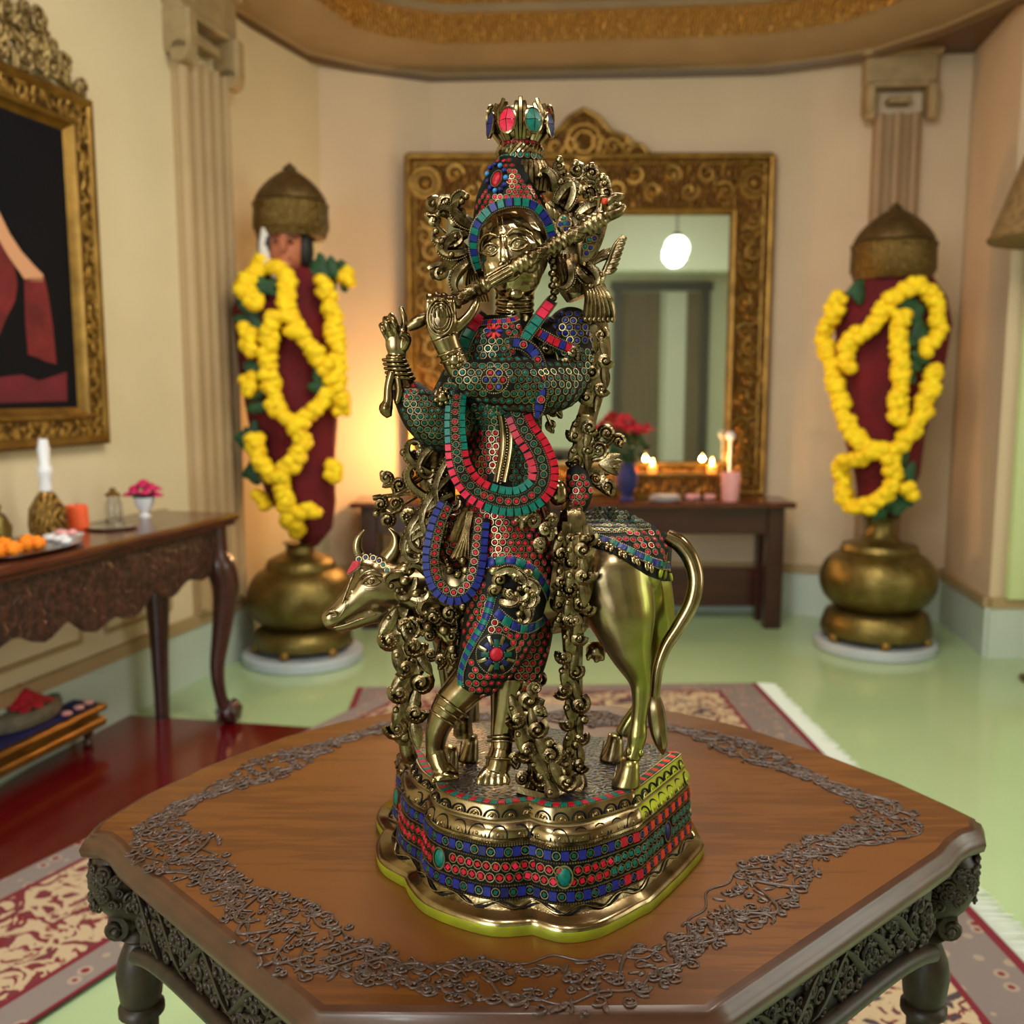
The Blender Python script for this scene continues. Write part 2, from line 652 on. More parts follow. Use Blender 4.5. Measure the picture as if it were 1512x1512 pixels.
# pilasters -----------------------------------------------------------------
def pilaster(name, c, t, w, z0, zc, ztop, shaft_m, cap_m, flutes=4, capw=1.25):
    """c: foot centre on the wall line, t: unit vector along the wall."""
    t = V((t[0], t[1], 0)).normalized()
    nrm = V((t.y, -t.x, 0))
    R = Matrix((( t.x, nrm.x, 0, c[0]), (t.y, nrm.y, 0, c[1]), (0, 0, 1, 0), (0, 0, 0, 1)))
    s = MB()
    s.M = R
    s.box((0, .03, (z0 + zc) / 2), (w, .06, zc - z0), 0, .004)
    fw = w / (flutes * 2 + 1)
    for k in range(flutes + 1):
        x = -w / 2 + fw * (2 * k + .5)
        s.tube([(x, .06, z0 + .03), (x, .06, zc)], fw * .62, 8)
    a = struct(s.build(name, shaft_m))
    q = MB()
    q.M = R
    cw = w * capw
    h = ztop - zc
    q.box((0, .05, zc + h * .72), (cw, .11, h * .56), 0, .01)
    q.box((0, .06, zc + h * .93), (cw + .05, .14, h * .14), 0, .01)
    q.box((0, .055, zc + h * .42), (cw * .96, .12, h * .08), 0, .008)
    for sx in (-1, 1):
        q.box((sx * (cw / 2 - w * .11), .07, zc + h * .2), (w * .2, .15, h * .44), 0, .012)
        q.tube([(sx * (cw / 2 - w * .11) - w * .1, .09, zc - h * .02), (sx * (cw / 2 - w * .11) + w * .1, .09, zc - h * .02)], h * .11, 10)
    q.box((0, .045, zc + h * .2), (w * .5, .1, h * .1), 0, .006)
    return a, struct(q.build(name.replace('trim', 'trim') + '0', cap_m))


tl = V((WP[1][0] - WP[0][0], WP[1][1] - WP[0][1], 0)).normalized()
pc = V((-1.87, 3.32, 0)) + tl * ((4.72 - 3.32) / tl.y)
pilaster('trim_11', (pc.x, pc.y), tl, .40, .325, 2.93, 3.36, M['pil'], M['cap'])
tr = V((WP[6][0] - WP[5][0], WP[6][1] - WP[5][1], 0)).normalized()
pilaster('trim_12', (2.235, 5.78), tr, .25, .325, 3.0, 3.36, M['pilr'], M['cap'], 2, 1.6)
# panel mouldings on the left wall under the console
pm = MB()
for s0, s1 in ((1.2, 2.35), (2.55, 3.75), (3.9, 4.35)):
    a = V((-1.87, 3.32, 0)) + tl * ((s0 - 3.32) / tl.y)
    b = V((-1.87, 3.32, 0)) + tl * ((s1 - 3.32) / tl.y)
    nrm = V((tl.y, -tl.x, 0)) * .012
    q = [a + nrm + V((0, 0, .4)), b + nrm + V((0, 0, .4)), b + nrm + V((0, 0, .86)), a + nrm + V((0, 0, .86)), a + nrm + V((0, 0, .4))]
    for u, v in zip(q, q[1:]):
        pm.tube([u, v], .013, 6)
struct(pm.build('trim_13', M['basetrim']))

# rear of the room (seen in the mirror): doorway with curtains, dado beam, globe lamp
d = MB()
for x in (1.55, 2.85):
    d.box((x, -2.36, 1.45), (.12, .08, 2.9), 0, .006)
d.box((2.2, -2.36, 2.95), (1.5, .1, .12), 0, .006)
dr = struct(d.build('door_1', M['doorframe']))
d = MB()
d.box((1.9, -2.375, 1.44), (.58, .04, 2.86))
d.build('door_leaf', M['doorpanel'], dr)
d = MB()
d.box((2.42, -2.375, 1.44), (.3, .03, 2.86))
d.build('door_curtain', M['sheer'], dr)
d = MB()
d.box((2.68, -2.375, 1.44), (.22, .04, 2.86))
d.build('door_leaf', M['doorpanel'], dr)
d = MB()
d.box((-.68, -2.375, 1.5), (.84, .04, 3.0), 0, .006)
dr = struct(d.build('door_2', M['walldoor']))
d = MB()
for z in (.6, 1.5, 2.4):
    d.box((-.68, -2.35, z), (.6, .02, .7), 0, .01)
d.build('door_panel', M['walldoor'], dr)
w = MB()
w.box((-2.15, -2.39, 1.75), (1.9, .02, 1.8))
win = struct(w.build('added_window_1', emit('added_rear_pane', (225, 238, 255), 5.0)))  # added glowing pane behind the camera to light the brass
w = MB()
for x in (-3.12, -2.15, -1.18):
    w.box((x, -2.365, 1.75), (.07, .05, 1.92), 0, .006)
for z in (.83, 1.75, 2.67):
    w.box((-2.15, -2.365, z), (2.0, .05, .07), 0, .006)
w.build('added_window_frame', M['ceramic'], win)

w = MB()
w.box((4.29, 1.2, 1.7), (.02, 1.9, 2.1))
win = struct(w.build('added_window_2', emit('added_side_pane', (232, 246, 228), 1.0)))  # added glowing pane to give the side light a source
w = MB()
for y in (.22, 1.2, 2.18):
    w.box((4.265, y, 1.7), (.05, .07, 2.2), 0, .006)
for z in (.63, 1.7, 2.77):
    w.box((4.265, 1.2, z), (.05, 2.0, .07), 0, .006)
w.build('added_window_frame', M['ceramic'], win)

# ------------------------------------------------------------------ floor coverings
a = at_z(0, 1310, 0)
pl = [(-2.05, 2.3), at_z(0, 1316, 0)[:2], at_z(215, 1202, 0)[:2], at_z(462, 1078, 0)[:2], at_z(176, 1054, 0)[:2], (-2.3, 3.2)]
pm = MB()
pm.prism([(-1.93, 2.2), tuple(at_z(-60, 1340, 0)[:2]), tuple(at_z(468, 1076, 0)[:2]), tuple(at_z(176, 1056, 0)[:2]), (-1.80, 3.55)][::-1], .0005, .004)
tag(pm.build('floor_mat', M['maroonfloor'], loc=(-1.4, 3.2, 0), smooth=0), 'polished dark maroon floor mat under the left console table', 'mat')


def rug(name, c, ang, hw, hl, m, label, fringe_ends, z=.0005):
    R = Matrix.Translation((c[0], c[1], 0)) @ Matrix.Rotation(ang, 4, 'Z')
    b = MB()
    b.box((0, 0, z + .005), (hw * 2, hl * 2, .01), 0, .003)
    o = b.build(name, m, smooth=0)
    o.matrix_world = R
    WORLD[o.name] = R
    tag(o, label, 'rug')
    f = MB()
    rnd = random.Random(3)
    f.M = R
    for s in fringe_ends:
        n = int(hl * 2 / .012)
        for k in range(n):
            y = -hl + (k + .5) * hl * 2 / n
            L = .085 + rnd.uniform(-.012, .012)
            j = rnd.uniform(-.008, .008)
            f.tube([(s * hw, y, z + .007), (s * (hw + L * .5), y + j * .4, z + .006), (s * (hw + L), y + j, z + .0035)], [.0045, .005, .003], 4, 0, flat=.5)
    if f.v:
        f.build('fringe', M['sheer'], o)
    return o


rm1 = rug_mat('persian_rug_field', (180, 160, 128), (112, 20, 36), (66, 54, 60), 0, 0, 0, .95, 1.45, .2, (120, 108, 104), (150, 134, 118))
rug('persian_rug', (.27, 3.05), 0.035, .96, 1.36, rm1, 'cream and maroon patterned rug with white fringe under the carved table', (1,))
rm2 = rug_mat('persian_runner_field', (182, 160, 130), (112, 12, 30), (104, 40, 46), 0, 0, 0, .33, 1.6, .12, (128, 116, 112), (158, 140, 126))
rug('runner_rug', (-.93, 2.9), -.47, .315, 1.55, rm2, 'cream and maroon runner rug lying beside the maroon floor mat', (), .012)
# ------------------------------------------------------------------ left console table
AD = tl.copy()
PD = V((tl.y, -tl.x, 0))
CF = at_z(355, 757, .90)


def frame(origin, xdir, ydir):
    return Matrix(((xdir.x, ydir.x, 0, origin.x), (xdir.y, ydir.y, 0, origin.y), (0, 0, 1, 0), (0, 0, 0, 1)))


CO = V((CF.x, CF.y, 0))
CM = frame(CO, -AD, -PD)          # x: along the wall towards us, y: towards the wall
CL, CD = 1.55, .42
ct = thing('console_table', CO - AD * CL / 2 - PD * CD / 2, 'dark carved console table with curved legs standing against the left wall', 'table')
b = MB()
b.M = CM
b.box((CL / 2, CD / 2, .885), (CL, CD, .03), 0, .01)
b.box((CL / 2, CD / 2, .862), (CL - .03, CD - .03, .02), 0, .006)
b.build('tabletop', M['mahogtop'], ct)


def scallop(mb, a, c, z1, z0, depth, n, th, nd):
    """Apron board between a and c whose lower edge is cut in waves; nd: thickness direction."""
    top, bot = [], []
    N = 40
    for i in range(N + 1):
        t = i / N
        p = a.lerp(c, t)
        w = abs(math.sin(PI * t * n)) ** .6 * (1 if t < 2 else 0)
        edge = .5 + .5 * math.cos(2 * PI * t)
        zz = z0 - depth * (.35 * w + .65 * (1 - edge)) + .018 * math.cos(t * n * 4 * PI)
        top.append(V((p.x, p.y, z1)))
        bot.append(V((p.x, p.y, zz)))
    rows = [top, bot, [p + nd * th for p in bot], [p + nd * th for p in top], top]
    mb.loft(rows, 0, False, False)


b = MB()
q = lambda x, y: CM @ V((x, y, 0))
scallop(b, q(.10, .045), q(CL - .10, .045), .855, .70, .09, 3, .022, -PD)
scallop(b, q(.05, .07), q(.05, CD - .05), .855, .72, .04, 1, .022, -AD)
scallop(b, q(CL - .07, .07), q(CL - .07, CD - .05), .855, .72, .04, 1, .022, -AD)
b.box((0, 0, 0), (0.001, .001, .001)) if False else None
b.build('apron', M['mahogcarve'], ct)
for (x, y) in ((.085, .07), (CL - .085, .07), (.085, CD - .06), (CL - .085, CD - .06)):
    b = MB()
    b.M = CM
    fx, fy = (-1 if x < CL / 2 else 1), (-1 if y < CD / 2 else 1)
    if fy < 0:
        path = [(x, y, .86), (x, y, .74), (x + fx * .012, y - .012, .68), (x + fx * .022, y - .025, .58), (x + fx * .008, y - .01, .42), (x - fx * .012, y + .008, .25), (x - fx * .004, y, .12), (x + fx * .012, y - .012, .06)]
        b.tube(catmull(path, 5), [r for (r,) in catmull([(.045,), (.05,), (.062,), (.056,), (.042,), (.031,), (.026,), (.032,)], 5)], 10)
        b.ball((x + fx * .02, y - .02, .05), (.05, .05, .05), 0, 12, 8)
        for k in range(4):
            a_ = k * PI / 2 + .6
            b.tube([(x + fx * .02 + math.cos(a_) * .02, y - .02 + math.sin(a_) * .02, .1), (x + fx * .02 + math.cos(a_) * .05, y - .02 + math.sin(a_) * .05, .06), (x + fx * .02 + math.cos(a_) * .045, y - .02 + math.sin(a_) * .045, .012)], [.012, .013, .006], 6)
    else:
        b.tube([(x, y, .86), (x, y, .68), (x, y, .3), (x, y, .0)], [.055, .06, .038, .03], 10)
    b.build('leg', M['mahog'], ct)


def on_console(px, back):
    """Spot on the console top, `back` metres from its rear edge, in the column of picture px."""
    d = ray(px, 760)
    o = CO - PD * (CD - back)
    k = d.x / d.y
    t_ = (o.x - k * o.y) / (k * AD.y - AD.x) * -1
    q_ = o - AD * t_
    if abs(q_.x - k * q_.y) > 1e-3:
        q_ = o + AD * t_
    return V((q_.x, q_.y, .90))


def height_at(px, py, p):
    return at_y(px, py, p.y).z - p.z


# tall gilded flask with pale glass stopper
def flask(pos, h, r, label, pale):
    o = thing('glass_flask', pos, label, 'flask')
    b = MB()
    b.lathe([(r * .6, 0), (r, .01), (r * 1.05, h * .12), (r * .95, h * .28), (r * .5, h * .42), (r * .32, h * .46)], pos, 20)
    b.build('body', M['goldfine'], o)
    b = MB()
    b.lathe([(r * .3, h * .45), (r * .36, h * .5), (r * .3, h * .6), (r * .42, h * .64), (r * .42, h * .7), (r * .28, h * .74), (r * .34, h * .9), (r * .24, h), (.001, h)], pos, 16)
    b.build('stopper', pale, o)
    return o


fp_ = on_console(70, .085)
flask(fp_, height_at(70, 648, fp_), .062, 'gold bodied flask with tall pale stopper at the back of the console', M['ceramic'])
b = MB()
p = on_console(113, .09)
b.lathe([(.04, 0), (.042, .005), (.04, .085), (.034, .09), (.03, .082), (.001, .08)], p, 20)
o = thing('pillar_candle', p, 'short orange candle beside the gold flask on the console', 'candle')
b.build('wax', M['orangewax'], o)
b = MB()
b.tube([p + V((0, 0, .079)), p + V((.002, 0, .097))], .0015, 5)
b.build('wick', M['black'], o)
# brass jar cut by the left edge of the frame
p = on_console(-10, .08)
b = MB()
b.lathe([(.03, 0), (.05, .01), (.055, .06), (.035, .1), (.02, .11), (.026, .13), (.001, .14)], p, 18)
tag(b.build('lidded_jar', M['brassold'], loc=p), 'small dark brass jar at the left edge of the console', 'jar')

# silver tray with marigolds and sweets
p = on_console(28, .26)
tr_ = thing('offering_tray', p, 'wide silver tray lying at the near end of the console', 'tray')
b = MB()
RT = frame(V((p.x, p.y, p.z)), -AD, -PD)
RT[2][3] = p.z
b.M = RT
b.lathe([(.06, 0), (.15, .003), (.17, .014), (.175, .015), (.172, .011), (.15, .006), (.001, .006)], (0, 0, 0), 36, 0, 1.4, .75)
b.build('dish', M['silver'], tr_)
rnd = random.Random(5)


def blossom(mb, c, r, m=0, up=None, seg=8, rg=5, b=.28):
    R = Matrix.Rotation(rnd.uniform(0, 6), 3, 'Z') @ Matrix.Rotation(rnd.uniform(-.5, .5), 3, 'X')
    mb.ball(c, (r, r, r * .8), m, seg, rg, R, b)


k = 0
for (dx, dy) in ((-.10, .01), (-.05, -.03), (-.03, .04), (.0, 0), (.05, .03), (.07, -.03), (-.08, -.045), (.03, -.055)):
    b = MB()
    c = RT @ V((dx + .06, dy, .006 + .022))
    blossom(b, c, .028, 0, None, 10, 7)
    tag(b.build('marigold_head', M['orange'], loc=c), 'orange marigold head heaped on the silver tray on the console', 'flower', 'marigold heads on the silver tray')
for (dx, dy) in ((-.155, -.01), (-.17, .035), (-.13, -.06), (-.19, .0)):
    b = MB()
    c = RT @ V((dx, dy, .006 + .012))
    b.ball(c, (.02, .02, .012), 0, 12, 6)
    tag(b.build('milk_sweet', M['ceramic'], loc=c), 'small white round sweet at the far rim of the silver tray', 'sweet', 'white sweets on the silver tray')
p = on_console(92, .21)
b = MB()
b.lathe([(.03, 0), (.06, .006), (.066, .016), (.06, .012), (.001, .008)], p, 24)
o = tag(b.build('saucer', M['ceramic'], loc=p), 'small white saucer behind the silver tray on the console', 'saucer')
b = MB()
for dx, dy in ((0, 0), (.026, .01), (-.02, .018)):
    b.ball(p + V((dx, dy, .022)), (.017, .017, .012), 0, 10, 6)
tag(b.build('sweet_pile', M['votive'], loc=p), 'pale pink sweets heaped on the white saucer', 'sweets')
# small silver plate near the far end
p = on_console(165, .2)
b = MB()
b.lathe([(.04, 0), (.085, .004), (.09, .01), (.084, .008), (.001, .005)], p, 28)
tag(b.build('silver_plate', M['silver'], loc=p), 'small silver plate near the far end of the console', 'plate')
# glass jar
p = on_console(168, .08)
g = thing('glass_jar', p, 'clear glass jar beside the pink flowers on the console', 'jar')
b = MB()
b.lathe([(.028, 0), (.034, .006), (.034, .07), (.026, .085), (.026, .1), (.023, .1), (.023, .083), (.030, .068), (.030, .01), (.001, .01)], p, 20)
b.build('body', M['glass'], g)
b = MB()
b.lathe([(.029, .101), (.029, .108), (.012, .118), (.012, .13), (.001, .134)], p, 20)
b.build('lid', M['goldplain'], g)
# pink flowers in a white vase
p = on_console(214, .12)
g = thing('flower_vase', p, 'white footed vase of magenta flowers at the far end of the console', 'vase')
b = MB()
b.lathe([(.024, 0), (.026, .006), (.014, .014), (.016, .022), (.036, .05), (.042, .082), (.037, .08), (.03, .05), (.001, .03)], p, 24)
b.build('bowl', M['ceramic'], g)
b = MB()
rnd = random.Random(8)
for k in range(26):
    a_, r_ = rnd.uniform(0, 6.28), rnd.uniform(.005, .05)
    c = p + V((math.cos(a_) * r_, math.sin(a_) * r_, .08 + rnd.uniform(0, .014)))
    b.ball(c, (.016, .010, .005), 0, 6, 4, Matrix.Rotation(rnd.uniform(0, 6), 3, 'Z') @ Matrix.Rotation(rnd.uniform(-.8, .8), 3, 'X'))
b.build('leaves', M['leaf'], g, smooth=60)
for k in range(15):
    b = MB()
    a_ = k * 2.4
    r_ = .0175 * math.sqrt(k)
    c = p + V((math.cos(a_) * r_, math.sin(a_) * r_, .15 - r_ * r_ * 12 + rnd.uniform(-.008, .008)))
    for j in range(9):
        aa = j * .7
        rr = .026 if j < 6 else .012
        R = Matrix.Rotation(aa * 1.5, 3, 'Z') @ Matrix.Rotation(.6 if j < 6 else 1.1, 3, 'Y')
        b.ball(c + R @ V((rr * .5, 0, 0)), (rr * .62, rr * .45, .004), 0, 6, 4, R)
    b.tube([c, (p.x, p.y, p.z + .06)], .0018, 4, 1)
    b.build('bloom', [M['pink'], M['leaf']], g, smooth=60)

# ------------------------------------------------------------------ low gilded stool with cushion
S1 = at_z(158, 1038, .17)
S0 = at_z(0, 1096, .17)
sd = V((S0.x - S1.x, S0.y - S1.y, 0)).normalized()
sp = V((sd.y, -sd.x, 0))
if sp.y < 0:
    sp = -sp
sp = V((-abs(sp.x), abs(sp.y), 0)) if sp.x > 0 else sp
SM = frame(V((S1.x, S1.y, 0)), sd, sp)
SL, SD = .92, .27
sd = -AD
sp = -PD
SM = frame(V((S1.x, S1.y, 0)), sd, sp)
st = thing('low_stool', SM @ V((SL / 2, SD / 2, 0)), 'low gilded platform stool under the left console table', 'stool')
b = MB()
b.M = SM
b.box((SL / 2, SD / 2, .10), (SL, SD, .035), 0, .008)
b.box((SL / 2, SD / 2, .128), (SL - .04, SD - .04, .03), 0, .008)
b.box((SL / 2, SD / 2, .158), (SL + .01, SD + .01, .026), 0, .009)
b.build('frame', M['goldplain'], st)
for x in (.06, SL - .06):
    for y in (.05, SD - .05):
        b = MB()
        b.M = SM
        b.lathe([(.012, 0), (.02, .01), (.02, .03), (.012, .04), (.026, .075), (.026, .084)], (x, y, 0), 12)
        b.build('foot', M['mahog'], st)
b = MB()
b.M = SM
b.box((SL / 2, SD / 2, .1775), (SL - .05, SD - .04, .012), 0, .005)
tag(b.build('velvet_cloth', M['navy'], loc=SM @ V((SL / 2, SD / 2, .1715)), smooth=50), 'navy blue velvet cloth spread over the low gilded stool', 'cloth')
b = MB()
b.M = SM
rows = []
for z, s in ((.184, .86), (.192, 1), (.215, 1.03), (.238, .98), (.248, .8)):
    rows.append([((.30 + math.cos(t) * .20 * s * (1 - .12 * abs(math.sin(2 * t)))), (.14 + math.sin(t) * .10 * s), z) for t in [k * PI / 14 for k in range(28)]])
b.loft(rows)
cu = tag(b.build('brocade_cushion', M['cushion'], loc=SM @ V((.30, .14, .184)), smooth=70), 'flat grey brocade cushion on the navy cloth of the low stool', 'cushion')
c0 = SM @ V((.30, .14, .272))
rs = thing('red_rose', c0 - V((0, 0, .022)), 'full blown red rose lying on the grey cushion of the low stool', 'rose')
b = MB()
rnd = random.Random(4)
for k in range(34):
    rr = .014 + .085 * (k / 34)
    a_ = k * 2.4
    R = Matrix.Rotation(a_, 3, 'Z') @ Matrix.Rotation(1.2 - 1.0 * k / 34, 3, 'Y')
    b.ball(c0 + V((math.cos(a_) * rr, math.sin(a_) * rr * .9, .034 - rr * .5)), (.034, .026, .007), 0, 8, 5, R)
b.build('petals', M['rose'], rs, smooth=70)
for k in range(5):
    b = MB()
    a_ = k * 1.3
    R = Matrix.Rotation(a_, 3, 'Z')
    b.ball(c0 + V((math.cos(a_) * .07, math.sin(a_) * .07, -.014)), (.03, .014, .004), 0, 8, 4, R)
    b.build('leaf', M['leaf'], rs, smooth=70)
for k, (x, y) in enumerate(((.07, .03), (.13, .026), (.2, .024))):
    b = MB()
    c = SM @ V((x, y, .1835 + .009))
    b.ball(c, (.02, .02, .009), 0, 12, 6)
    tag(b.build('pink_petal_sweet', M['votive'], loc=c), 'small pale pink round sweet on the navy cloth edge of the low stool', 'sweet', 'pink sweets on the low stool')

# ------------------------------------------------------------------ painting on the left wall
def wall_pt(s, z, off=0.0):
    """Point on the left wall at Y=s, height z, off metres into the room."""
    p = V((-1.87, 3.32, 0)) + tl * ((s - 3.32) / tl.y) + V((tl.y, -tl.x, 0)) * off
    return V((p.x, p.y, z))


def wall_hit(px, py):
    d = ray(px, py)
    n = V((tl.y, -tl.x, 0))
    t = (V((-1.87, 3.32, 0)) - CAM).dot(n) / d.dot(n)
    return CAM + d * t


pr, pb, ptop = wall_hit(134, 400), wall_hit(138, 655), wall_hit(116, 148)
y1 = pr.y
zb, zt = pb.z, ptop.z
pw = 1.5
PM = frame(V((wall_pt(y1, 0).x, wall_pt(y1, 0).y, 0)), -tl, V((tl.y, -tl.x, 0)))   # x towards us, y into room
pn = thing('framed_painting', PM @ V((pw / 2, .03, zb)), 'large gold framed dark painting of a red robed figure on the left wall', 'painting')
fwid = .15


def frame_side(a, c, horizontal, sgn):
    mb = MB()
    mb.M = PM
    # stepped moulding profile (distance from outer edge, depth)
    prof = [(0, .0), (0, .05), (.012, .06), (.03, .06), (.04, .05), (.10, .045), (.108, .055), (.122, .055), (.13, .04), (.15, .022), (.15, 0)]
    rows = []
    for (d, y) in prof:
        if horizontal:
            rows.append([V((a + d, y, (zb + d) if sgn < 0 else zt - d)), V((c - d, y, (zb + d) if sgn < 0 else zt - d))])
        else:
            x = a + d if sgn < 0 else c - d
            rows.append([V((x, y, zb + d)), V((x, y, zt - d))])
    mb.loft(rows, 0, False, False)
    for f in range(len(mb.f)):
        mb.m[f] = 1 if f in (4,) else 0
    return mb


fr = MB()
for mbx in (frame_side(0, pw, True, -1), frame_side(0, pw, True, 1), frame_side(0, pw, False, -1), frame_side(0, pw, False, 1)):
    fr.join(mbx)
fr.build('frame', [M['goldplain'], M['goldfine']], pn, smooth=30)
b = MB()
b.M = PM
b.box((pw / 2, .012, (zb + zt) / 2), (pw - .27, .02, zt - zb - .27))
cv = b.build('canvas', M['canvas'], pn)
# painted figure: seen at the right side of the canvas only
ci = V((0, 0, 0))


def canv(px, py):
    p = wall_hit(px, py)
    q = PM.inverted() @ p
    return (q.x, .024, q.z)


def paint(name, pts, m, th):
    mb = MB()
    mb.M = PM
    P_ = [canv(*p) for p in pts]
    n = len(P_)
    mb.add([(x, .022, z) for x, y, z in P_] + [(x, .0225 + th, z) for x, y, z in P_], [tuple(range(n)), tuple(range(n, 2 * n))[::-1]] + [(i, (i + 1) % n, n + (i + 1) % n, n + i) for i in range(n)])
    mb.build(name, m, cv, smooth=0)


paint('painted_ground', [(-160, 560), (-60, 566), (0, 556), (25, 553), (50, 562), (70, 556), (91, 549), (92, 592), (-160, 600)], M['oilmaroon'], .0006)
paint('painted_robe', [(-150, 330), (-60, 300), (-5, 350), (12, 385), (18, 420), (14, 445), (2, 468), (-20, 520), (-60, 560), (-150, 560)], M['oilred'], .0008)
paint('painted_arm', [(-10, 312), (6, 345), (24, 372), (44, 394), (56, 406), (56, 416), (40, 416), (28, 412), (20, 400), (4, 378), (-12, 350)], M['oilskin'], .0010)
paint('painted_shawl', [(28, 412), (58, 410), (64, 440), (70, 480), (76, 538), (60, 534), (48, 528), (34, 524), (30, 480)], M['oilred'], .0010)
# carved crest above the frame
b = MB()
rnd = random.Random(21)
cxm = pw / 2


def curl3(mb, c, R, hand, r0, M2, ball=True, turns=1.3, a0=0, m=0):
    """Flat spiral in the x-z plane of frame M2, bulging to +y at its centre."""
    pts, rad = [], []
    N = int(14 * turns)
    for i in range(N + 1):
        t = i / N
        a = a0 + hand * t * turns * 2 * PI
        rr = R * (1 - t * .82)
        pts.append(M2 @ V((c[0] + math.cos(a) * rr, c[1] + t * r0 * .9, c[2] + math.sin(a) * rr)))
        rad.append(r0 * (1 - .45 * t))
    mb.tube(pts, rad, 6, m)
    if ball:
        mb.ball(pts[-1], r0 * 1.1, m, 7, 5)


cr = MB()
for k in range(9):
    for s in (-1, 1):
        x = .70 * (1 - (k / 9) * .97)
        top = .03 + .34 * ((k / 9) ** .8)
        z = 0.02
        while z < top:
            R = rnd.uniform(.028, .048)
            curl3(cr, (cxm + s * (x + rnd.uniform(-.015, .015)), .035 + rnd.uniform(-.01, .015), zt + z + R * .7), R, rnd.choice((-1, 1)), R * .33, PM, True, 1.4, rnd.uniform(0, 6))
            z += R * 1.25
for s in (-1, 1):
    cr.tube([PM @ V((cxm + s * x, .03, zt + .012 + .25 * (1 - x / .72) ** 1.2)) for x in [.72 - .72 * i / 14 for i in range(15)]], .018, 8)
for x0 in (-.36, 0, .36):
    cr.tube([PM @ V((cxm + x0, .03, zt - .005)), PM @ V((cxm + x0, .03, zt + .06))], .02, 8)
cr.build('crest', M['goldpale'], pn, smooth=60)

# ------------------------------------------------------------------ altar table, mirror and offerings at the back
TZ = .765
ALx0, ALx1, ALy0, ALy1 = -.95, 1.66, 5.48, 5.86
al = thing('altar_table', ((ALx0 + ALx1) / 2, (ALy0 + ALy1) / 2, 0), 'long dark wooden altar table against the back wall under the mirror', 'table')
b = MB()
b.box(((ALx0 + ALx1) / 2, (ALy0 + ALy1) / 2, TZ - .0175), (ALx1 - ALx0, ALy1 - ALy0, .035), 0, .01)
b.build('tabletop', M['mahogtop'], al)
b = MB()
ax0, ax1, ay0, ay1 = ALx0 + .06, ALx1 - .06, ALy0 + .05, ALy1 - .04
b.box(((ax0 + ax1) / 2, ay0 + .03, TZ - .115), (ax1 - ax0 - .1, .025, .16), 0, .004)
b.box(((ax0 + ax1) / 2, ay1 - .03, TZ - .115), (ax1 - ax0 - .1, .025, .16), 0, .004)
for x in (ax0 + .03, ax1 - .03):
    b.box((x, (ay0 + ay1) / 2, TZ - .115), (.025, ay1 - ay0 - .1, .16), 0, .004)
b.build('apron', M['mahog'], al)
for x in (ax0, ax1 - .09):
    for y in (ay0, ay1 - .09):
        b = MB()
        b.box((x + .045, y + .045, (TZ - .035) / 2), (.1, .1, TZ - .035), 0, .008)
        b.build('leg', M['mahog'], al)
b = MB()
b.box(((ax0 + ax1) / 2, ay1 - .05, .21), (ax1 - ax0 - .12, .05, .24), 0, .006)
b.build('stretcher', M['mahog'], al)

mr = at_y(1140, 225, 5.97)
ml = at_y(600, 238, 5.97)
mzt = at_y(870, 231, 5.97).z
mx0, mx1 = ml.x, mr.x
mi = thing('wall_mirror', ((mx0 + mx1) / 2, 5.95, TZ), 'large gilt framed mirror with pointed crest standing on the altar table', 'mirror')
FW = .24
FT = .34
oz0, oz1 = TZ + .20, mzt - FT
b = MB()
yb, yf = 5.965, 5.90
for (x0, x1, z0, z1) in ((mx0, mx0 + FW, TZ, mzt), (mx1 - FW, mx1, TZ, mzt), (mx0 + FW, mx1 - FW, mzt - FT, mzt), (mx0 + FW, mx1 - FW, TZ, TZ + .20)):
    b.box(((x0 + x1) / 2, (yb + yf) / 2, (z0 + z1) / 2), (x1 - x0, yb - yf, z1 - z0), 0, .004)
for e, r_ in ((.012, .02), (FW - .012, .02), (.055, .01)):
    e2 = e if e < .1 else FT - .012
    e3 = e if e < .1 else .188
    rect = [V((mx0 + e, yf, TZ + e3)), V((mx1 - e, yf, TZ + e3)), V((mx1 - e, yf, mzt - e2)), V((mx0 + e, yf, mzt - e2)), V((mx0 + e, yf, TZ + e3))]
    for u, v in zip(rect, rect[1:]):
        b.tube([u, v], r_, 8, 1)
for (x, z) in ((mx0 + FW / 2, mzt - FT / 2), (mx1 - FW / 2, mzt - FT / 2)):
    for rr, rb in ((.085, .014), (.055, .012)):
        b.tube([V((x + math.cos(t) * rr, yf, z + math.sin(t) * rr)) for t in [k * PI / 12 for k in range(25)]], rb, 6, 1)
    b.ball((x, yf, z), (.03, .02, .03), 1, 10, 6)
rnd = random.Random(2)
IM = Matrix.Identity(4)
IM = Matrix(((1, 0, 0, 0), (0, -1, 0, yf * 2), (0, 0, 1, 0), (0, 0, 0, 1)))
for k in range(16):
    t = (k + .5) / 16
    x = mx0 + FW + (mx1 - mx0 - 2 * FW) * t
    curl3(b, (x, yf, mzt - FT / 2 + .05 * (-1) ** k), .058, (-1) ** k, .016, IM, True, 1.3, k, 1)
for k in range(17):
    z = TZ + .1 + (mzt - FT - TZ - .1) * (k + .5) / 17
    for x in (mx0 + FW * .55, mx1 - FW * .55):
        curl3(b, (x + .02 * (-1) ** k, yf, z), .055, (-1) ** k, .015, IM, True, 1.3, k, 1)
b.build('frame', [M['goldrelief'], M['goldplain']], mi)
b = MB()
b.quad((mx0 + FW - .01, 5.93, TZ + .19), (mx1 - FW + .01, 5.93, TZ + .19), (mx1 - FW + .01, 5.93, mzt - FT + .01), (mx0 + FW - .01, 5.93, mzt - FT + .01))
b.build('mirror_pane', M['mirror'], mi)
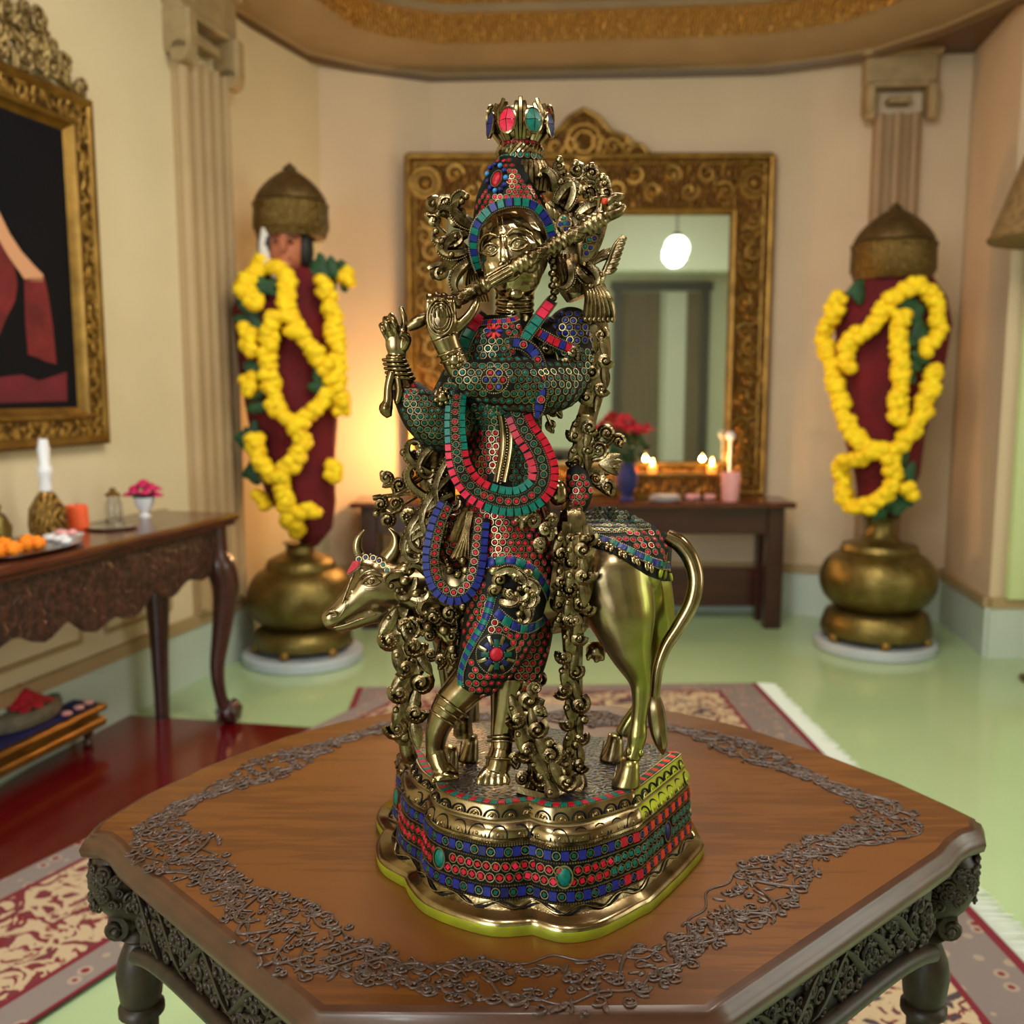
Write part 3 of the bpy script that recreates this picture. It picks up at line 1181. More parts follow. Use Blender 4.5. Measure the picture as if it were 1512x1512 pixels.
# crest
cz = lambda px, py: (at_y(px, py, 5.93).x, at_y(px, py, 5.93).z)
half = [(862, 163), (884, 176), (900, 196), (924, 204), (932, 214), (946, 216), (958, 230)]
R_ = [cz(*p) for p in half]
xc = R_[0][0]
poly = [(xc - (x - xc), z) for x, z in R_[::-1]] + R_[1:] + [(R_[-1][0], mzt - .02), (xc - (R_[-1][0] - xc), mzt - .02)]
b = MB()
n = len(poly)
b.add([(x, 5.96, z) for x, z in poly] + [(x, 5.905, z) for x, z in poly], [tuple(range(n)), tuple(range(n, 2 * n))[::-1]] + [(i, (i + 1) % n, n + (i + 1) % n, n + i) for i in range(n)], 0)
for u, v in zip(poly[:-2], poly[1:-2]):
    b.tube([(u[0], 5.905, u[1]), (v[0], 5.905, v[1])], .016, 8, 1)
for rr in (.1, .06):
    b.tube([V((xc + math.cos(t) * rr, 5.90, R_[0][1] - .19 + math.sin(t) * rr)) for t in [k * PI / 12 for k in range(25)]], .013, 6, 1)
for s in (-1, 1):
    for (dx, dz, R) in ((.17, .04, .05), (.26, .03, .04), (.08, .06, .045), (.1, .16, .03)):
        curl3(b, (xc + s * dx, 5.905, mzt + dz), R, s, R * .3, Matrix(((1, 0, 0, 0), (0, -1, 0, 5.905 * 2), (0, 0, 1, 0), (0, 0, 0, 1))), True, 1.4, 0, 1)
b.build('crest', [M['goldrelief'], M['goldplain']], mi)


def on_altar(px, py):
    p = at_z(px, py, TZ)
    return V((p.x, min(max(p.y, ALy0 + .05), 5.86), TZ))


def candle(px, Y, h, r, lit, label, wax):
    p = V((at_y(px, 700, Y).x, Y, TZ))
    o = thing('votive_candle', p, label, 'candle')
    b = MB()
    b.lathe([(r * .9, 0), (r, .003), (r, h), (r * .85, h + .002), (r * .8, h - .006), (.001, h - .008)], p, 18)
    b.build('cup', wax, o)
    b = MB()
    b.tube([p + V((0, 0, h - .008)), p + V((0, 0, h + .008))], .0015, 5)
    b.build('wick', M['black'], o)
    if lit:
        b = MB()
        b.lathe([(.001, h + .002), (.007, h + .010), (.0085, h + .018), (.005, h + .034), (.0005, h + .05)], p, 12)
        b.build('flame', M['flame'], o)
        point('candle_light', p + V((0, 0, h + .022)), lit, (1, .55, .2), .012)
    return o


def point(name, loc, power, color, r=.02):
    l = bpy.data.lights.new(name, 'POINT')
    l.energy = power
    l.color = color
    l.shadow_soft_size = r
    o = bpy.data.objects.new(name, l)
    COL.objects.link(o)
    o.location = loc
    return o


# gilded casket below the mirror carrying the two lit candles
ck = thing('gilded_casket', (.98, 5.72, TZ), 'low gilded casket carrying two lit candles below the mirror', 'box')
b = MB()
cx0, cx1 = at_y(918, 700, 5.75).x, at_y(1066, 700, 5.75).x
b.box(((cx0 + cx1) / 2, 5.78, TZ + .065), (cx1 - cx0, .13, .13), 0, .008)
b.box(((cx0 + cx1) / 2, 5.78, TZ + .012), (cx1 - cx0 + .03, .15, .024), 1, .006)
b.box(((cx0 + cx1) / 2, 5.78, TZ + .138), (cx1 - cx0 + .03, .15, .02), 1, .006)
b.build('body', [M['goldrelief'], M['goldplain']], ck)
TZ0 = TZ
TZ = TZ0 + .148
candle(963, 5.78, .045, .028, 11.0, 'lit candle on the casket below the mirror, nearer the roses', M['glowwax'])
candle(1051, 5.78, .045, .028, 11.0, 'lit candle on the casket end nearer the right side of the mirror', M['glowwax'])
candle(935, 5.78, .03, .024, 0, 'short unlit orange candle left of the lit candles on the casket', M['orangewax'])
TZ = TZ0
# slim white taper with round top beside the mirror edge
p = V((at_y(1077, 700, 5.83).x, 5.83, TZ))
o = thing('glass_finial_stand', p, 'slim pale stand topped by a small glass ball at the mirror edge', 'ornament')
b = MB()
b.lathe([(.03, 0), (.032, .008), (.01, .02), (.008, .34), (.012, .345)], p, 14)
b.build('stem', M['ceramic'], o)
b = MB()
b.ball(p + V((0, 0, .372)), .03, 0, 16, 10)
b.build('ball', M['ceramic'], o)
p = V((at_y(1078, 735, 5.56).x, 5.56, TZ))
o = thing('votive_glass', p, 'pink frosted votive glass near the right end of the altar table', 'votive')
b = MB()
b.lathe([(.045, 0), (.05, .006), (.058, .17), (.054, .17), (.046, .02), (.001, .02)], p, 22)
b.build('cup', M['votive'], o)
b = MB()
b.lathe([(.044, .0205), (.046, .06), (.001, .062)], p, 18)
b.build('wax', M['rose'], o)
for k, (px, z_, r_) in enumerate(((982, 0, .095), (983, .012, .09), (984, .024, .08))):
    p = V((at_y(px, 712, 5.58).x, 5.58, TZ + z_))
    b = MB()
    b.lathe([(r_ * .6, 0), (r_, .009), (r_ * 1.02, .011), (r_ * .95, .0105), (.001, .0115)], p, 28)
    tag(b.build('offering_plate', M['ceramic'], loc=p), ('lowest', 'middle', 'topmost')[k] + ' white plate of the small stack on the altar table', 'plate', 'white plates on the altar table')
rnd = random.Random(6)
for k in range(9):
    b = MB()
    c = V((at_y(1018 + rnd.uniform(0, 38), 710, 5.6).x, 5.58 + rnd.uniform(0, .09), TZ + .018))
    blossom(b, c, .022, 0, None, 8, 6)
    tag(b.build('petal_offering', M['votive'], loc=c), 'pale pink blossom strewn on the altar table in front of the casket', 'flower', 'pink blossoms on the altar table')


def vase_of_roses(px, Y, label, s=1.0):
    p = V((at_y(px, 700, Y).x, Y, TZ))
    o = thing('rose_vase', p, label, 'vase')
    b = MB()
    b.lathe([(.04 * s, 0), (.045 * s, .01), (.03 * s, .03), (.06 * s, .1 * s), (.065 * s, .15 * s), (.045 * s, .2 * s), (.05 * s, .22 * s), (.045 * s, .22 * s), (.001, .2 * s)], p, 22)
    b.build('body', M['navy'], o)
    rn = random.Random(int(px))
    b = MB()
    for k in range(60):
        a_, r_ = rn.uniform(0, 6.28), rn.uniform(.02, .15) * s
        c = p + V((math.cos(a_) * r_, math.sin(a_) * r_ * .5, (.22 + rn.uniform(0, .2)) * s))
        b.ball(c, (.034 * s, .018 * s, .004), 0, 6, 4, Matrix.Rotation(rn.uniform(0, 6), 3, 'Z') @ Matrix.Rotation(rn.uniform(-1.2, 1.2), 3, 'Y'))
    for k in range(9):
        a_ = k * .7
        b.tube([p + V((0, 0, .18 * s)), p + V((math.cos(a_) * .1 * s, math.sin(a_) * .05 * s, .42 * s))], .003, 4)
    b.build('leaves', M['leaf'], o, smooth=70)
    for k in range(12):
        b = MB()
        a_ = k * 2.4
        r_ = .042 * s * math.sqrt(k)
        c = p + V((math.cos(a_) * r_, math.sin(a_) * r_ * .5, (.49 - r_ * .5 + rn.uniform(-.03, .03)) * s))
        for j in range(14):
            t = j / 14
            R = Matrix.Rotation(j * 2.4, 3, 'Z') @ Matrix.Rotation(1.3 - t, 3, 'Y')
            b.ball(c + V((math.cos(j * 2.4) * .032 * t * s, math.sin(j * 2.4) * .032 * t * s, -.02 * t * s)), (.022 * s, .018 * s, .006 * s), 0, 6, 4, R)
        b.build('bloom', M['rose'], o, smooth=70)
    return o


vase_of_roses(926, 5.57, 'vase of red roses standing in front of the mirror', 1.02)
# warm oil lamp hidden behind the statue, glowing on the wall left of the mirror
p = V((at_y(640, 700, 5.62).x, 5.62, TZ))
o = thing('oil_lamp', p, 'brass oil lamp with a flame at the left end of the altar table', 'lamp')
b = MB()
b.lathe([(.05, 0), (.055, .012), (.02, .03), (.016, .2), (.03, .22), (.06, .24), (.065, .26), (.055, .258), (.001, .245)], p, 20)
b.build('stand', M['brassold'], o)
for k in range(5):
    a_ = k * 2 * PI / 5
    b = MB()
    q_ = p + V((math.cos(a_) * .055, math.sin(a_) * .055, .262))
    b.lathe([(.001, 0), (.009, .012), (.01, .02), (.006, .04), (.0005, .058)], q_, 10)
    b.build('flame', M['flame'], o)
point('oil_lamp_light', p + V((0, -.0, .34)), 40, (1, .52, .2), .05)

# ------------------------------------------------------------------ floor lamp at the right edge
p = V((at_y(1468, 352, 4.5).x + .37, 4.5, 0))
zb_ = at_y(1470, 352, 4.5).z
fl_ = thing('floor_lamp', p, 'floor lamp with brown brocade shade at the right edge of the picture', 'lamp')
b = MB()
b.lathe([(.10, 0), (.105, .015), (.05, .04), (.018, .07), (.014, zb_ + .3)], p, 20)
b.build('stand', M['brassold'], fl_)
b = MB()
rs_ = .36
b.lathe([(rs_, zb_), (rs_ + .008, zb_ + .012), (rs_ * .98, zb_ + .03), (rs_ * .62, zb_ + .40), (rs_ * .6, zb_ + .40), (rs_ * .96, zb_ + .03), (rs_ - .008, zb_ + .004)], p, 36)
b.build('lamp_shade', M['shade'], fl_)
# pendant globe that shows in the mirror
p = V((1.78, 1.35, 2.95))
pe = thing('pendant_lamp', p, 'white globe lamp hanging from the ceiling, reflected in the mirror', 'lamp')
b = MB()
b.ball(p, .13, 0, 20, 12)
b.build('globe', M['bulb'], pe)
b = MB()
b.tube([p + V((0, 0, .12)), V((p.x, p.y, HT - .045))], .008, 8)
b.lathe([(.05, .12), (.05, .15), (.01, .17)], p, 16)
b.build('cord', M['black'], pe)

# ------------------------------------------------------------------ two garlanded idols
def robe_rows(c, prof, Yoff=0):
    rows = []
    for (z, rx, ry, dx) in prof:
        rows.append([(c.x + dx + math.cos(t) * rx * (1 + .035 * math.sin(9 * t + z * 3)), c.y + math.sin(t) * ry * (1 + .035 * math.sin(9 * t + z * 3)), z) for t in [k * PI / 24 for k in range(48)]])
    return rows


def idol(cx_px, ground_py, Yc, label, px, face, garlands, robe, name_side, plabel):
    g0 = at_z(cx_px, ground_py, 0)
    c = V((at_y(cx_px, ground_py, Yc).x, Yc, 0))
    zz = lambda y: at_y(cx_px, y, Yc).z
    k = Yc / F
    # marble disc
    b = MB()
    r = px['plate'] * k
    b.lathe([(r * .96, 0), (r, .006), (r, .045), (r * .97, .055), (.001, .055)], c, 48)
    pl_ = tag(b.build('marble_plinth', M['marble'], loc=c), plabel, 'plinth')
    o = thing('temple_idol', c + V((0, 0, .055)), label, 'idol')
    P0 = .055
    b = MB()
    prof = [(px['foot'] * k * .98, P0 + .035), (px['foot'] * k, P0 + .05), (px['foot'] * k * .99, P0 + .085), (px['foot'] * k * .92, zz(px['foot_top']) - .02), (px['foot'] * k * .82, zz(px['foot_top']))]
    yb0, yb1 = zz(px['belly_bot']), zz(px['belly_top'])
    R = px['belly'] * k
    for i in range(13):
        t = i / 12
        a = -PI / 2 * .72 + t * PI * .72
        prof.append((R * (.30 + .70 * math.cos(a) ** .8), yb0 + (yb1 - yb0) * (.5 + .5 * math.sin(a) / math.sin(PI / 2 * .72))))
    zs = yb1
    for rr, z in px['neck']:
        prof.append((rr * k, zz(z)))
    prof.append((.001, prof[-1][1] + .001))
    b.lathe(prof, c, 40)
    ur = b.build('urn', M['brassold'], o)
    for j in range(6):
        a = j * PI / 3 + .35
        b = MB()
        q_ = c + V((math.cos(a) * px['foot'] * k * .93, math.sin(a) * px['foot'] * k * .93, P0))
        b.lathe([(.016, 0), (.028, .012), (.03, .026), (.018, .045)], q_, 12)
        b.build('foot', M['goldplain'], ur)
    b = MB()
    b.loft(robe_rows(c, [(zz(y), rx * k, ry * k, dx * k) for (y, rx, ry, dx) in robe]))
    b.build('robe', M['redcloth'], o, smooth=80)
    if face:
        fc = V((c.x + face['dx'] * k, c.y - .105, zz(face['y'])))
        hb = MB()
        s = face['s'] * k
        hb.ball(fc + V((0, .03, .0)), (s, s * 1.05, s * 1.28), 0, 18, 14)
        hb.ball(fc + V((.1 * s, -.95 * s, -.05 * s)), (s * .17, s * .3, s * .34), 0, 10, 8)
        hb.ball(fc + V((.1 * s, -.72 * s, -.62 * s)), (s * .35, s * .25, s * .14), 0, 10, 8)
        hb.ball(fc + V((.05 * s, -.5 * s, -.95 * s)), (s * .42, s * .4, s * .3), 0, 10, 8)
        for sx in (-1, 1):
            hb.ball(fc + V((.08 * s + sx * .38 * s, -.74 * s, .2 * s)), (s * .24, s * .18, s * .12), 0, 10, 8)
            hb.ball(fc + V((sx * 1.0 * s, .1, -.05 * s)), (s * .12, s * .25, s * .34), 0, 8, 6)
        hb.tube([fc + V((0, .03, -.7 * s)), fc + V((0, .05, -2.0 * s))], s * .55, 12)
        hd = fuse(hb, .006, 3)
        ho = hd.build('face', M['face'], o, smooth=80)
        for sx in (-1, 1):
            b = MB()
            b.ball(fc + V((.08 * s + sx * .38 * s, -.87 * s, .2 * s)), (s * .15, s * .1, s * .07), 0, 8, 6)
            b.tube([fc + V((.08 * s + sx * (.16 + .12 * i) * s, -.86 * s + .03 * s * i * i, .44 * s + .05 * s * math.sin(i))) for i in range(5)], s * .05, 6)
            b.build('eye', M['black'], ho)
        b = MB()
        b.tube(catmull([fc + V((-.92 * s, -.2 * s, .9 * s)), fc + V((-1.05 * s, -.3 * s, 0)), fc + V((-.85 * s, -.55 * s, -.9 * s)), fc + V((-.2 * s, -.75 * s, -1.5 * s)), fc + V((.5 * s, -.65 * s, -1.45 * s))], 5), s * .28, 8)
        b.ball(fc + V((.3 * s, -.7 * s, -2.0 * s)), (s * .4, s * .2, s * .5), 0, 10, 6)
        b.build('collar_cloth', M['whitecloth'], o, smooth=80)
        b = MB()
        b.ball(fc + V((-.95 * s, .16 * s, .1 * s)), (s * .55, s * .7, s * .9), 0, 14, 10)
        b.build('hair', M['black'], o, smooth=80)
        b = MB()
        b.ball(fc + V((1.0 * s, .3 * s, -.1 * s)), (s * .4, s * .6, s * .9), 0, 14, 10)
        b.build('hair', M['black'], o, smooth=80)
    b = MB()
    d = px['dome']
    prof = [(d['r'] * k * .96, zz(d['bot'])), (d['r'] * k * 1.0, zz(d['bot'] - 8)), (d['r'] * k * 1.06, zz(d['bot'] - 14)), (d['r'] * k * 1.04, zz(d['band'] + 8)), (d['r'] * k * 1.07, zz(d['band'])), (d['r'] * k * .98, zz(d['band'] - 4))]
    b.lathe(prof + [(d['r'] * k * .7, zz(d['band'] - 4)), (d['r'] * k * .7, zz(d['bot']))], c, 40)
    cro = b.build('crown', M['brasschased'], o, smooth=50)
    b = MB()
    prof = []
    z0, z1 = zz(d['band'] - 4), zz(d['tip'] + 9)
    for i in range(11):
        t = i / 10
        prof.append((d['r'] * k * (.98 * (1 - t ** 1.45) ** .75 + .02) if t < 1 else .05, z0 + (z1 - z0) * t))
    prof = prof[:-1] + [(.03, z1 - .012), (.036, z1), (.022, z1 + .012), (.001, zz(d['tip']))]
    b.lathe(prof, c, 40)
    b.build('dome', M['brassdome'], cro, smooth=50)
    # garlands, laid on the robe's front
    rmap = [(zz(y), rx * k, ry * k, dx * k) for (y, rx, ry, dx) in robe]

    def radii(z):
        rr = sorted(rmap)
        if z <= rr[0][0]:
            return rr[0][1:]
        for a_, b_ in zip(rr, rr[1:]):
            if z <= b_[0]:
                t = (z - a_[0]) / (b_[0] - a_[0])
                return tuple(a_[i] + (b_[i] - a_[i]) * t for i in (1, 2, 3))
        return rr[-1][1:]

    def front(pxx, pyy, lift):
        z = at_y(pxx, pyy, Yc - .15).z
        X = at_y(pxx, pyy, Yc - .15).x
        rx, ry, dx = radii(z)
        u = (X - c.x - dx) / (rx * 1.03 + lift)
        u = max(-1, min(1, u))
        X = c.x + dx + u * (rx * 1.03 + lift)
        yy = c.y - (ry * 1.04 + lift) * math.sqrt(1 - u * u)
        return V((X, yy, z))
    for gi, (lab, strands, lf) in enumerate(garlands):
        b = MB()
        for stn in strands:
            pts = [front(x, y, .066) for x, y in catmull(stn, 6)] if len(stn) > 1 else [front(*stn[0], .066)]
            for q_, t in (resample(pts, .026) if len(pts) > 1 else [(pts[0], 0)]):
                for j in range(3):
                    off = V((rnd.uniform(-.022, .022), rnd.uniform(-.012, .012), rnd.uniform(-.02, .02)))
                    blossom(b, q_ + off, rnd.uniform(.035, .047), 0, None, 8, 5, .22)
        go = thing('flower_garland', front(*strands[0][0], .03), lab, 'garland', 'marigold garlands on the ' + name_side + ' idol')
        b.build('blossoms', M['marigold'], go, smooth=70)
        if lf:
            b = MB()
            for (x, y, n) in lf:
                q_ = front(x, y, .036)
                for j in range(n):
                    R = Matrix.Rotation(rnd.uniform(0, 6), 3, 'Y') @ Matrix.Rotation(rnd.uniform(-.12, .12), 3, 'X')
                    b.ball(q_ + V((rnd.uniform(-.04, .04), 0, rnd.uniform(-.05, .05))), (.06, .008, .028), 0, 8, 5, R)
            b.build('leaves', M['leaf'], go, smooth=70)


rnd = random.Random(12)
idol(448, 975, 4.90, 'tall left idol in crimson robe with painted face and domed brass crown',
     dict(plate=90, foot=74, foot_top=922, belly=80, belly_bot=920, belly_top=838, neck=[(52, 834), (48, 826), (40, 822), (22, 815), (20, 806), (26, 800)],
          dome=dict(r=51, bot=352, band=303, tip=240)),
     dict(dx=-2, y=370, s=27),
     [('long yellow marigold garland looped over the shoulders of the left idol',
       [[(388, 385), (425, 408), (433, 467), (457, 505), (483, 545), (500, 590)], [(416, 476), (404, 511), (406, 555), (416, 601), (440, 622), (471, 603), (482, 585)],
        [(477, 418), (490, 461), (496, 511), (497, 569), (502, 603)], [(388, 388), (372, 412), (369, 435), (390, 450)], [(374, 490), (376, 517)], [(373, 560), (380, 575)], [(500, 400), (508, 408)]],
       [(372, 468, 6), (398, 432, 3), (384, 540, 3), (478, 395, 6), (494, 398, 4), (392, 590, 3), (372, 650, 5), (382, 700, 5), (462, 565, 2)]),
      ('lower yellow marigold garland hanging to the foot of the left idol',
       [[(441, 630), (450, 648), (442, 678), (420, 700), (424, 730), (432, 760), (437, 788)], [(381, 652), (391, 680), (410, 700)], [(382, 735), (388, 742)], [(450, 752), (466, 752)], [(492, 690), (490, 705)]],
       [])],
     [(806, 12, 12, 14), (780, 26, 22, 22), (740, 48, 40, 6), (690, 56, 48, -2), (620, 64, 52, -4), (540, 70, 56, -10), (460, 74, 58, -16), (424, 66, 46, -10), (396, 58, 26, -6), (384, 36, 16, -2)], 'left',
     'white marble disc under the left idol')
idol(1291, 955, 5.12, 'tall right idol in crimson robe with hidden face and domed brass crown',
     dict(plate=88, foot=80, foot_top=898, belly=84, belly_bot=896, belly_top=814, neck=[(56, 810), (52, 803), (30, 798), (22, 788), (18, 778), (20, 768), (28, 760)],
          dome=dict(r=56, bot=414, band=362, tip=298)),
     None,
     [('yellow marigold garland wound in loops around the right idol',
       [[(1243, 440), (1230, 485), (1234, 532), (1242, 585), (1256, 632), (1280, 661), (1313, 661), (1342, 628), (1361, 575), (1367, 545)],
        [(1252, 545), (1250, 510), (1275, 485), (1300, 450), (1340, 424), (1368, 451), (1370, 494), (1354, 516)], [(1318, 466), (1313, 509), (1318, 566), (1314, 618)]],
       [(1338, 458, 3), (1340, 494, 3), (1342, 540, 4), (1266, 434, 3)]),
      ('small round yellow marigold loop at the foot of the right idol',
       [[(1289, 660), (1251, 690), (1238, 723), (1261, 751), (1294, 742), (1313, 709), (1308, 675)], [(1332, 722), (1338, 726)]],
       [(1332, 690, 4), (1326, 735, 5), (1310, 752, 5)])],
     [(768, 14, 14, 0), (740, 34, 28, 2), (700, 46, 36, 6), (640, 58, 44, -3), (560, 74, 52, 2), (480, 80, 54, 4), (440, 74, 52, 1), (420, 56, 48, 4), (405, 48, 44, 2)], 'right',
     'white marble disc under the right idol')
# ------------------------------------------------------------------ carved centre table
TT = .78
m, nt, b = nodes('polished_walnut')
t = tex(nt, 'Noise', 9, Detail=8, Roughness=.65, stretch=(.7, 9, 9))
t2 = tex(nt, 'Noise', 2.2, Detail=3, stretch=(.5, 2, 2))
mx = nt.nodes.new('ShaderNodeMath')
mx.operation = 'ADD'
nt.links.new(t.outputs[0], mx.inputs[0])
nt.links.new(t2.outputs[0], mx.inputs[1])
r = ramp(nt, mx.outputs[0], [(.72, rgb(78, 42, 11)), (.98, rgb(90, 50, 14)), (1.25, rgb(101, 58, 18))])
nt.links.new(r.outputs[0], b.inputs['Base Color'])
b.inputs['Roughness'].default_value = .4
b.inputs['Specular IOR Level'].default_value = .35
b.inputs['Coat Weight'].default_value = .12
b.inputs['Coat Roughness'].default_value = .2
bump(nt, b, t.outputs[0], .06, .002)
M['walnut'] = m
M['walnutedge'] = mat('walnut_moulding', (74, 42, 23), .36, c2=(58, 31, 16), nscale=6, stretch=(3, 3, 3), coat=.15)
M['carve'] = mat('dark_carved_walnut', (76, 52, 40), .4, c2=(54, 38, 28), nscale=60, coat=.2)
M['carvedark'] = mat('apron_carving', (50, 37, 25), .42, c2=(34, 24, 15), nscale=40, spec=.35)
M['apronback'] = mat('apron_ground', (26, 18, 12), .5)
front = [(138, 1228), (160, 1230), (178, 1243), (191, 1260), (330, 1372), (455, 1474), (474, 1489), (760, 1491), (1045, 1489), (1066, 1474), (1200, 1384), (1388, 1257), (1402, 1240), (1418, 1228), (1438, 1222)]
back = [(1436, 1206), (1400, 1188), (1320, 1152), (1200, 1106), (1100, 1073), (1000, 1050), (900, 1041), (790, 1038), (690, 1041), (590, 1049), (510, 1063), (420, 1087), (300, 1132), (215, 1172), (150, 1212)]
OUT = [V(at_z(x, y, TT)[:2]) for x, y in front + back]
table = thing('carved_table', (.03, 1.33, 0), 'low six sided carved walnut table with raised scroll border carrying the brass statue', 'table')


def off(poly, d):
    return [V(p) for p in inset(poly[::-1], d)][::-1]


# orientation: make sure positive inset goes inwards
cen = sum(OUT, V((0, 0))) / len(OUT)
test = inset([tuple(p) for p in OUT], .01)
SG = 1 if sum((test[i] - cen).length - (OUT[i] - cen).length for i in range(len(OUT))) < 0 else -1


def ins(d):
    return inset([tuple(p) for p in OUT], SG * d)


b = MB()
prof = [(.006, TT), (.0, TT - .002), (-.004, TT - .004), (-.004, TT - .0065), (-.012, TT - .011), (-.017, TT - .021), (-.015, TT - .031), (-.006, TT - .038), (.004, TT - .040), (.02, TT - .041)]
rows = [[(p.x, p.y, z) for p in ins(d)] for d, z in prof]
n = len(OUT)
top = MB()
top.add(rows[0], [tuple(range(n))])
top.f[0] = top.f[0] if SG > 0 else top.f[0][::-1]
tt = top.build('tabletop', M['walnut'], table, smooth=0)
# underside closes the slab
b.loft(rows + [[(p.x, p.y, TT - .042) for p in ins(.2)]], 0, True, False)
b.build('edge_moulding', M['walnutedge'], table, smooth=70)

# raised scroll border on the top
HZ = Matrix(((1, 0, 0, 0), (0, 0, 1, 0), (0, 1, 0, TT), (0, 0, 0, 1)))   # local x,z -> table plane, local y -> up
rnd = random.Random(77)
bandpx = [(238, 1212), (250, 1245), (300, 1285), (365, 1330), (440, 1385), (520, 1418), (620, 1440), (760, 1448), (890, 1440), (990, 1412), (1070, 1345), (1150, 1290), (1230, 1245), (1310, 1222), (1300, 1195), (1225, 1160), (1130, 1120), (1050, 1090), (960, 1070), (860, 1060), (740, 1058), (640, 1064), (560, 1078), (490, 1098), (430, 1120), (360, 1150), (290, 1180)]
BP = [V((*at_z(x, y, TT)[:2], 0)) for x, y in bandpx]
BPs = [V(p) for p in catmull([tuple(p) for p in BP], 8, True)]
BPs.append(BPs[0])
b = MB()
cv_ = V((cen.x, cen.y, 0))
pts = resample(BPs, .0088)


def nearbase(q):
    return ((q.x - .035) / .262) ** 2 + ((q.y - 1.255) / .285) ** 2 < 1


for i, (p, t) in enumerate(pts[:-1]):
    w = .036 + .018 * math.sin(t * 2 * PI * 9) + (.008 if p.y < 1.25 else -.008)
    tg = (pts[i + 1][0] - p).normalized()
    nr = V((-tg.y, tg.x, 0))
    for k in range(3):
        o_ = rnd.uniform(-1, 1) * w
        q_ = p + nr * o_ + tg * rnd.uniform(-.006, .006)
        if nearbase(q_):
            continue
        R = rnd.uniform(.005, .0115)
        curl3(b, (q_.x, .0005, q_.y), R, rnd.choice((-1, 1)), rnd.uniform(.0015, .0026), HZ, rnd.random() < .5, rnd.uniform(.8, 1.5), rnd.uniform(0, 6.3))
    for k in range(2):
        q_ = p + nr * rnd.uniform(-1, 1) * w + tg * rnd.uniform(-.005, .005)
        if nearbase(q_):
            continue
        b.ball((q_.x, q_.y, TT + .0006), (rnd.uniform(.006, .011), rnd.uniform(.0022, .004), .0018), 0, 8, 5, Matrix.Rotation(rnd.uniform(0, 6.3), 3, 'Z'))
    if i % 4 == 0:
        # flowing leaf stems
        a = rnd.uniform(-.5, .5)
        L = rnd.uniform(.02, .045)
        s_ = rnd.choice((-1, 1))
        st_ = []
        for j in range(9):
            f = j / 8
            q_ = p + tg * (L * (f - .5) * 2) + nr * (w * .9 * s_ * math.sin(f * PI * .9 + a) - .006 * s_)
            st_.append((q_.x, q_.y, TT + .0012))
        if any(nearbase(V(q_)) for q_ in st_):
            continue
        b.tube(st_, [.0012 + .0016 * math.sin(PI * j / 8) for j in range(9)], 6)
for sgn in (-1, 1):
    q2 = []
    for i, (p, t) in enumerate(pts):
        tg = (pts[(i + 1) % len(pts)][0] - p)
        tg = tg.normalized() if tg.length > 1e-6 else V((1, 0, 0))
        nr = V((-tg.y, tg.x, 0))
        w = .024 + .013 * math.sin(t * 2 * PI * 9) + .006 * math.sin(t * 2 * PI * 41)
        q2.append(p + nr * w * sgn + V((0, 0, TT + .0008)))
    b.tube(q2, .0017, 6)
b.build('scroll_border', M['carve'], table, smooth=70)

# apron panels
AP = ins(.008)


def seg_between(i0, i1):
    return [V((AP[i].x, AP[i].y, 0)) for i in range(i0, i1 + 1)]


ZA0, ZA1 = .648, TT - .038
panels = [seg_between(3, 5), seg_between(6, 8), seg_between(9, 11)] + [[V((AP[i].x, AP[i].y, 0)) for i in (16, 17, 18, 19)], [V((AP[i].x, AP[i].y, 0)) for i in (19, 20, 21, 22, 23, 24, 25)], [V((AP[i].x, AP[i].y, 0)) for i in (25, 26, 27, 28)]]
for pi_, seg in enumerate(panels):
    g = MB()
    sm = [p for p, t in resample(seg, .012)]
    N = len(sm)
    rowt, rowb = [], []
    for i, p in enumerate(sm):
        t = i / (N - 1)
        dip = .022 * (1 - (2 * t - 1) ** 4) - .018 * (1 - abs(2 * t - 1)) * 0
        rowt.append(V((p.x, p.y, ZA1)))
        rowb.append(V((p.x, p.y, ZA0 + dip - .02)))
    inw = [(V((cen.x, cen.y, 0)) - p).normalized() * .018 for p in sm]
    g.loft([rowt, rowb, [q + w_ for q, w_ in zip(rowb, inw)], [q + w_ for q, w_ in zip(rowt, inw)], rowt], 1, False, False)
    g.tube([q - w_ * .3 for q, w_ in zip(rowb, inw)], .0115, 10, 0)
    if pi_ < 3:
        for i in range(0, N - 1):
            a, c_ = sm[i], sm[i + 1]
            xd = (c_ - a).normalized()
            nd = -inw[i].normalized()
            nd = (nd - xd * nd.dot(xd)).normalized()
            zlo, zhi = rowb[i].z + .012, ZA1 - .006
            for k in range(3):
                R = rnd.uniform(.007, .0145)
                z = rnd.uniform(zlo + R * .6, zhi - R * .6)
                PMx = Matrix(((xd.x, nd.x, 0, a.x), (xd.y, nd.y, 0, a.y), (0, 0, 1, 0), (0, 0, 0, 1)))
                curl3(g, (rnd.uniform(0, .012), .001, z), R, rnd.choice((-1, 1)), R * .34, PMx, True, rnd.uniform(.9, 1.5), rnd.uniform(0, 6.3))
            if i % 5 == 0 and i < N - 8:
                s_ = rnd.choice((-1, 1))
                st_ = []
                for j in range(8):
                    q_ = sm[i + j]
                    z = (zlo + zhi) / 2 + s_ * (zhi - zlo) * .42 * math.cos(j / 7 * PI)
                    st_.append(V((q_.x, q_.y, z)) + nd * .004)
                g.tube(st_, [.002 + .004 * math.sin(PI * j / 7) for j in range(8)], 6, flute=.2)
    g.build('apron_panel', [M['carvedark'], M['apronback']], table, smooth=70)

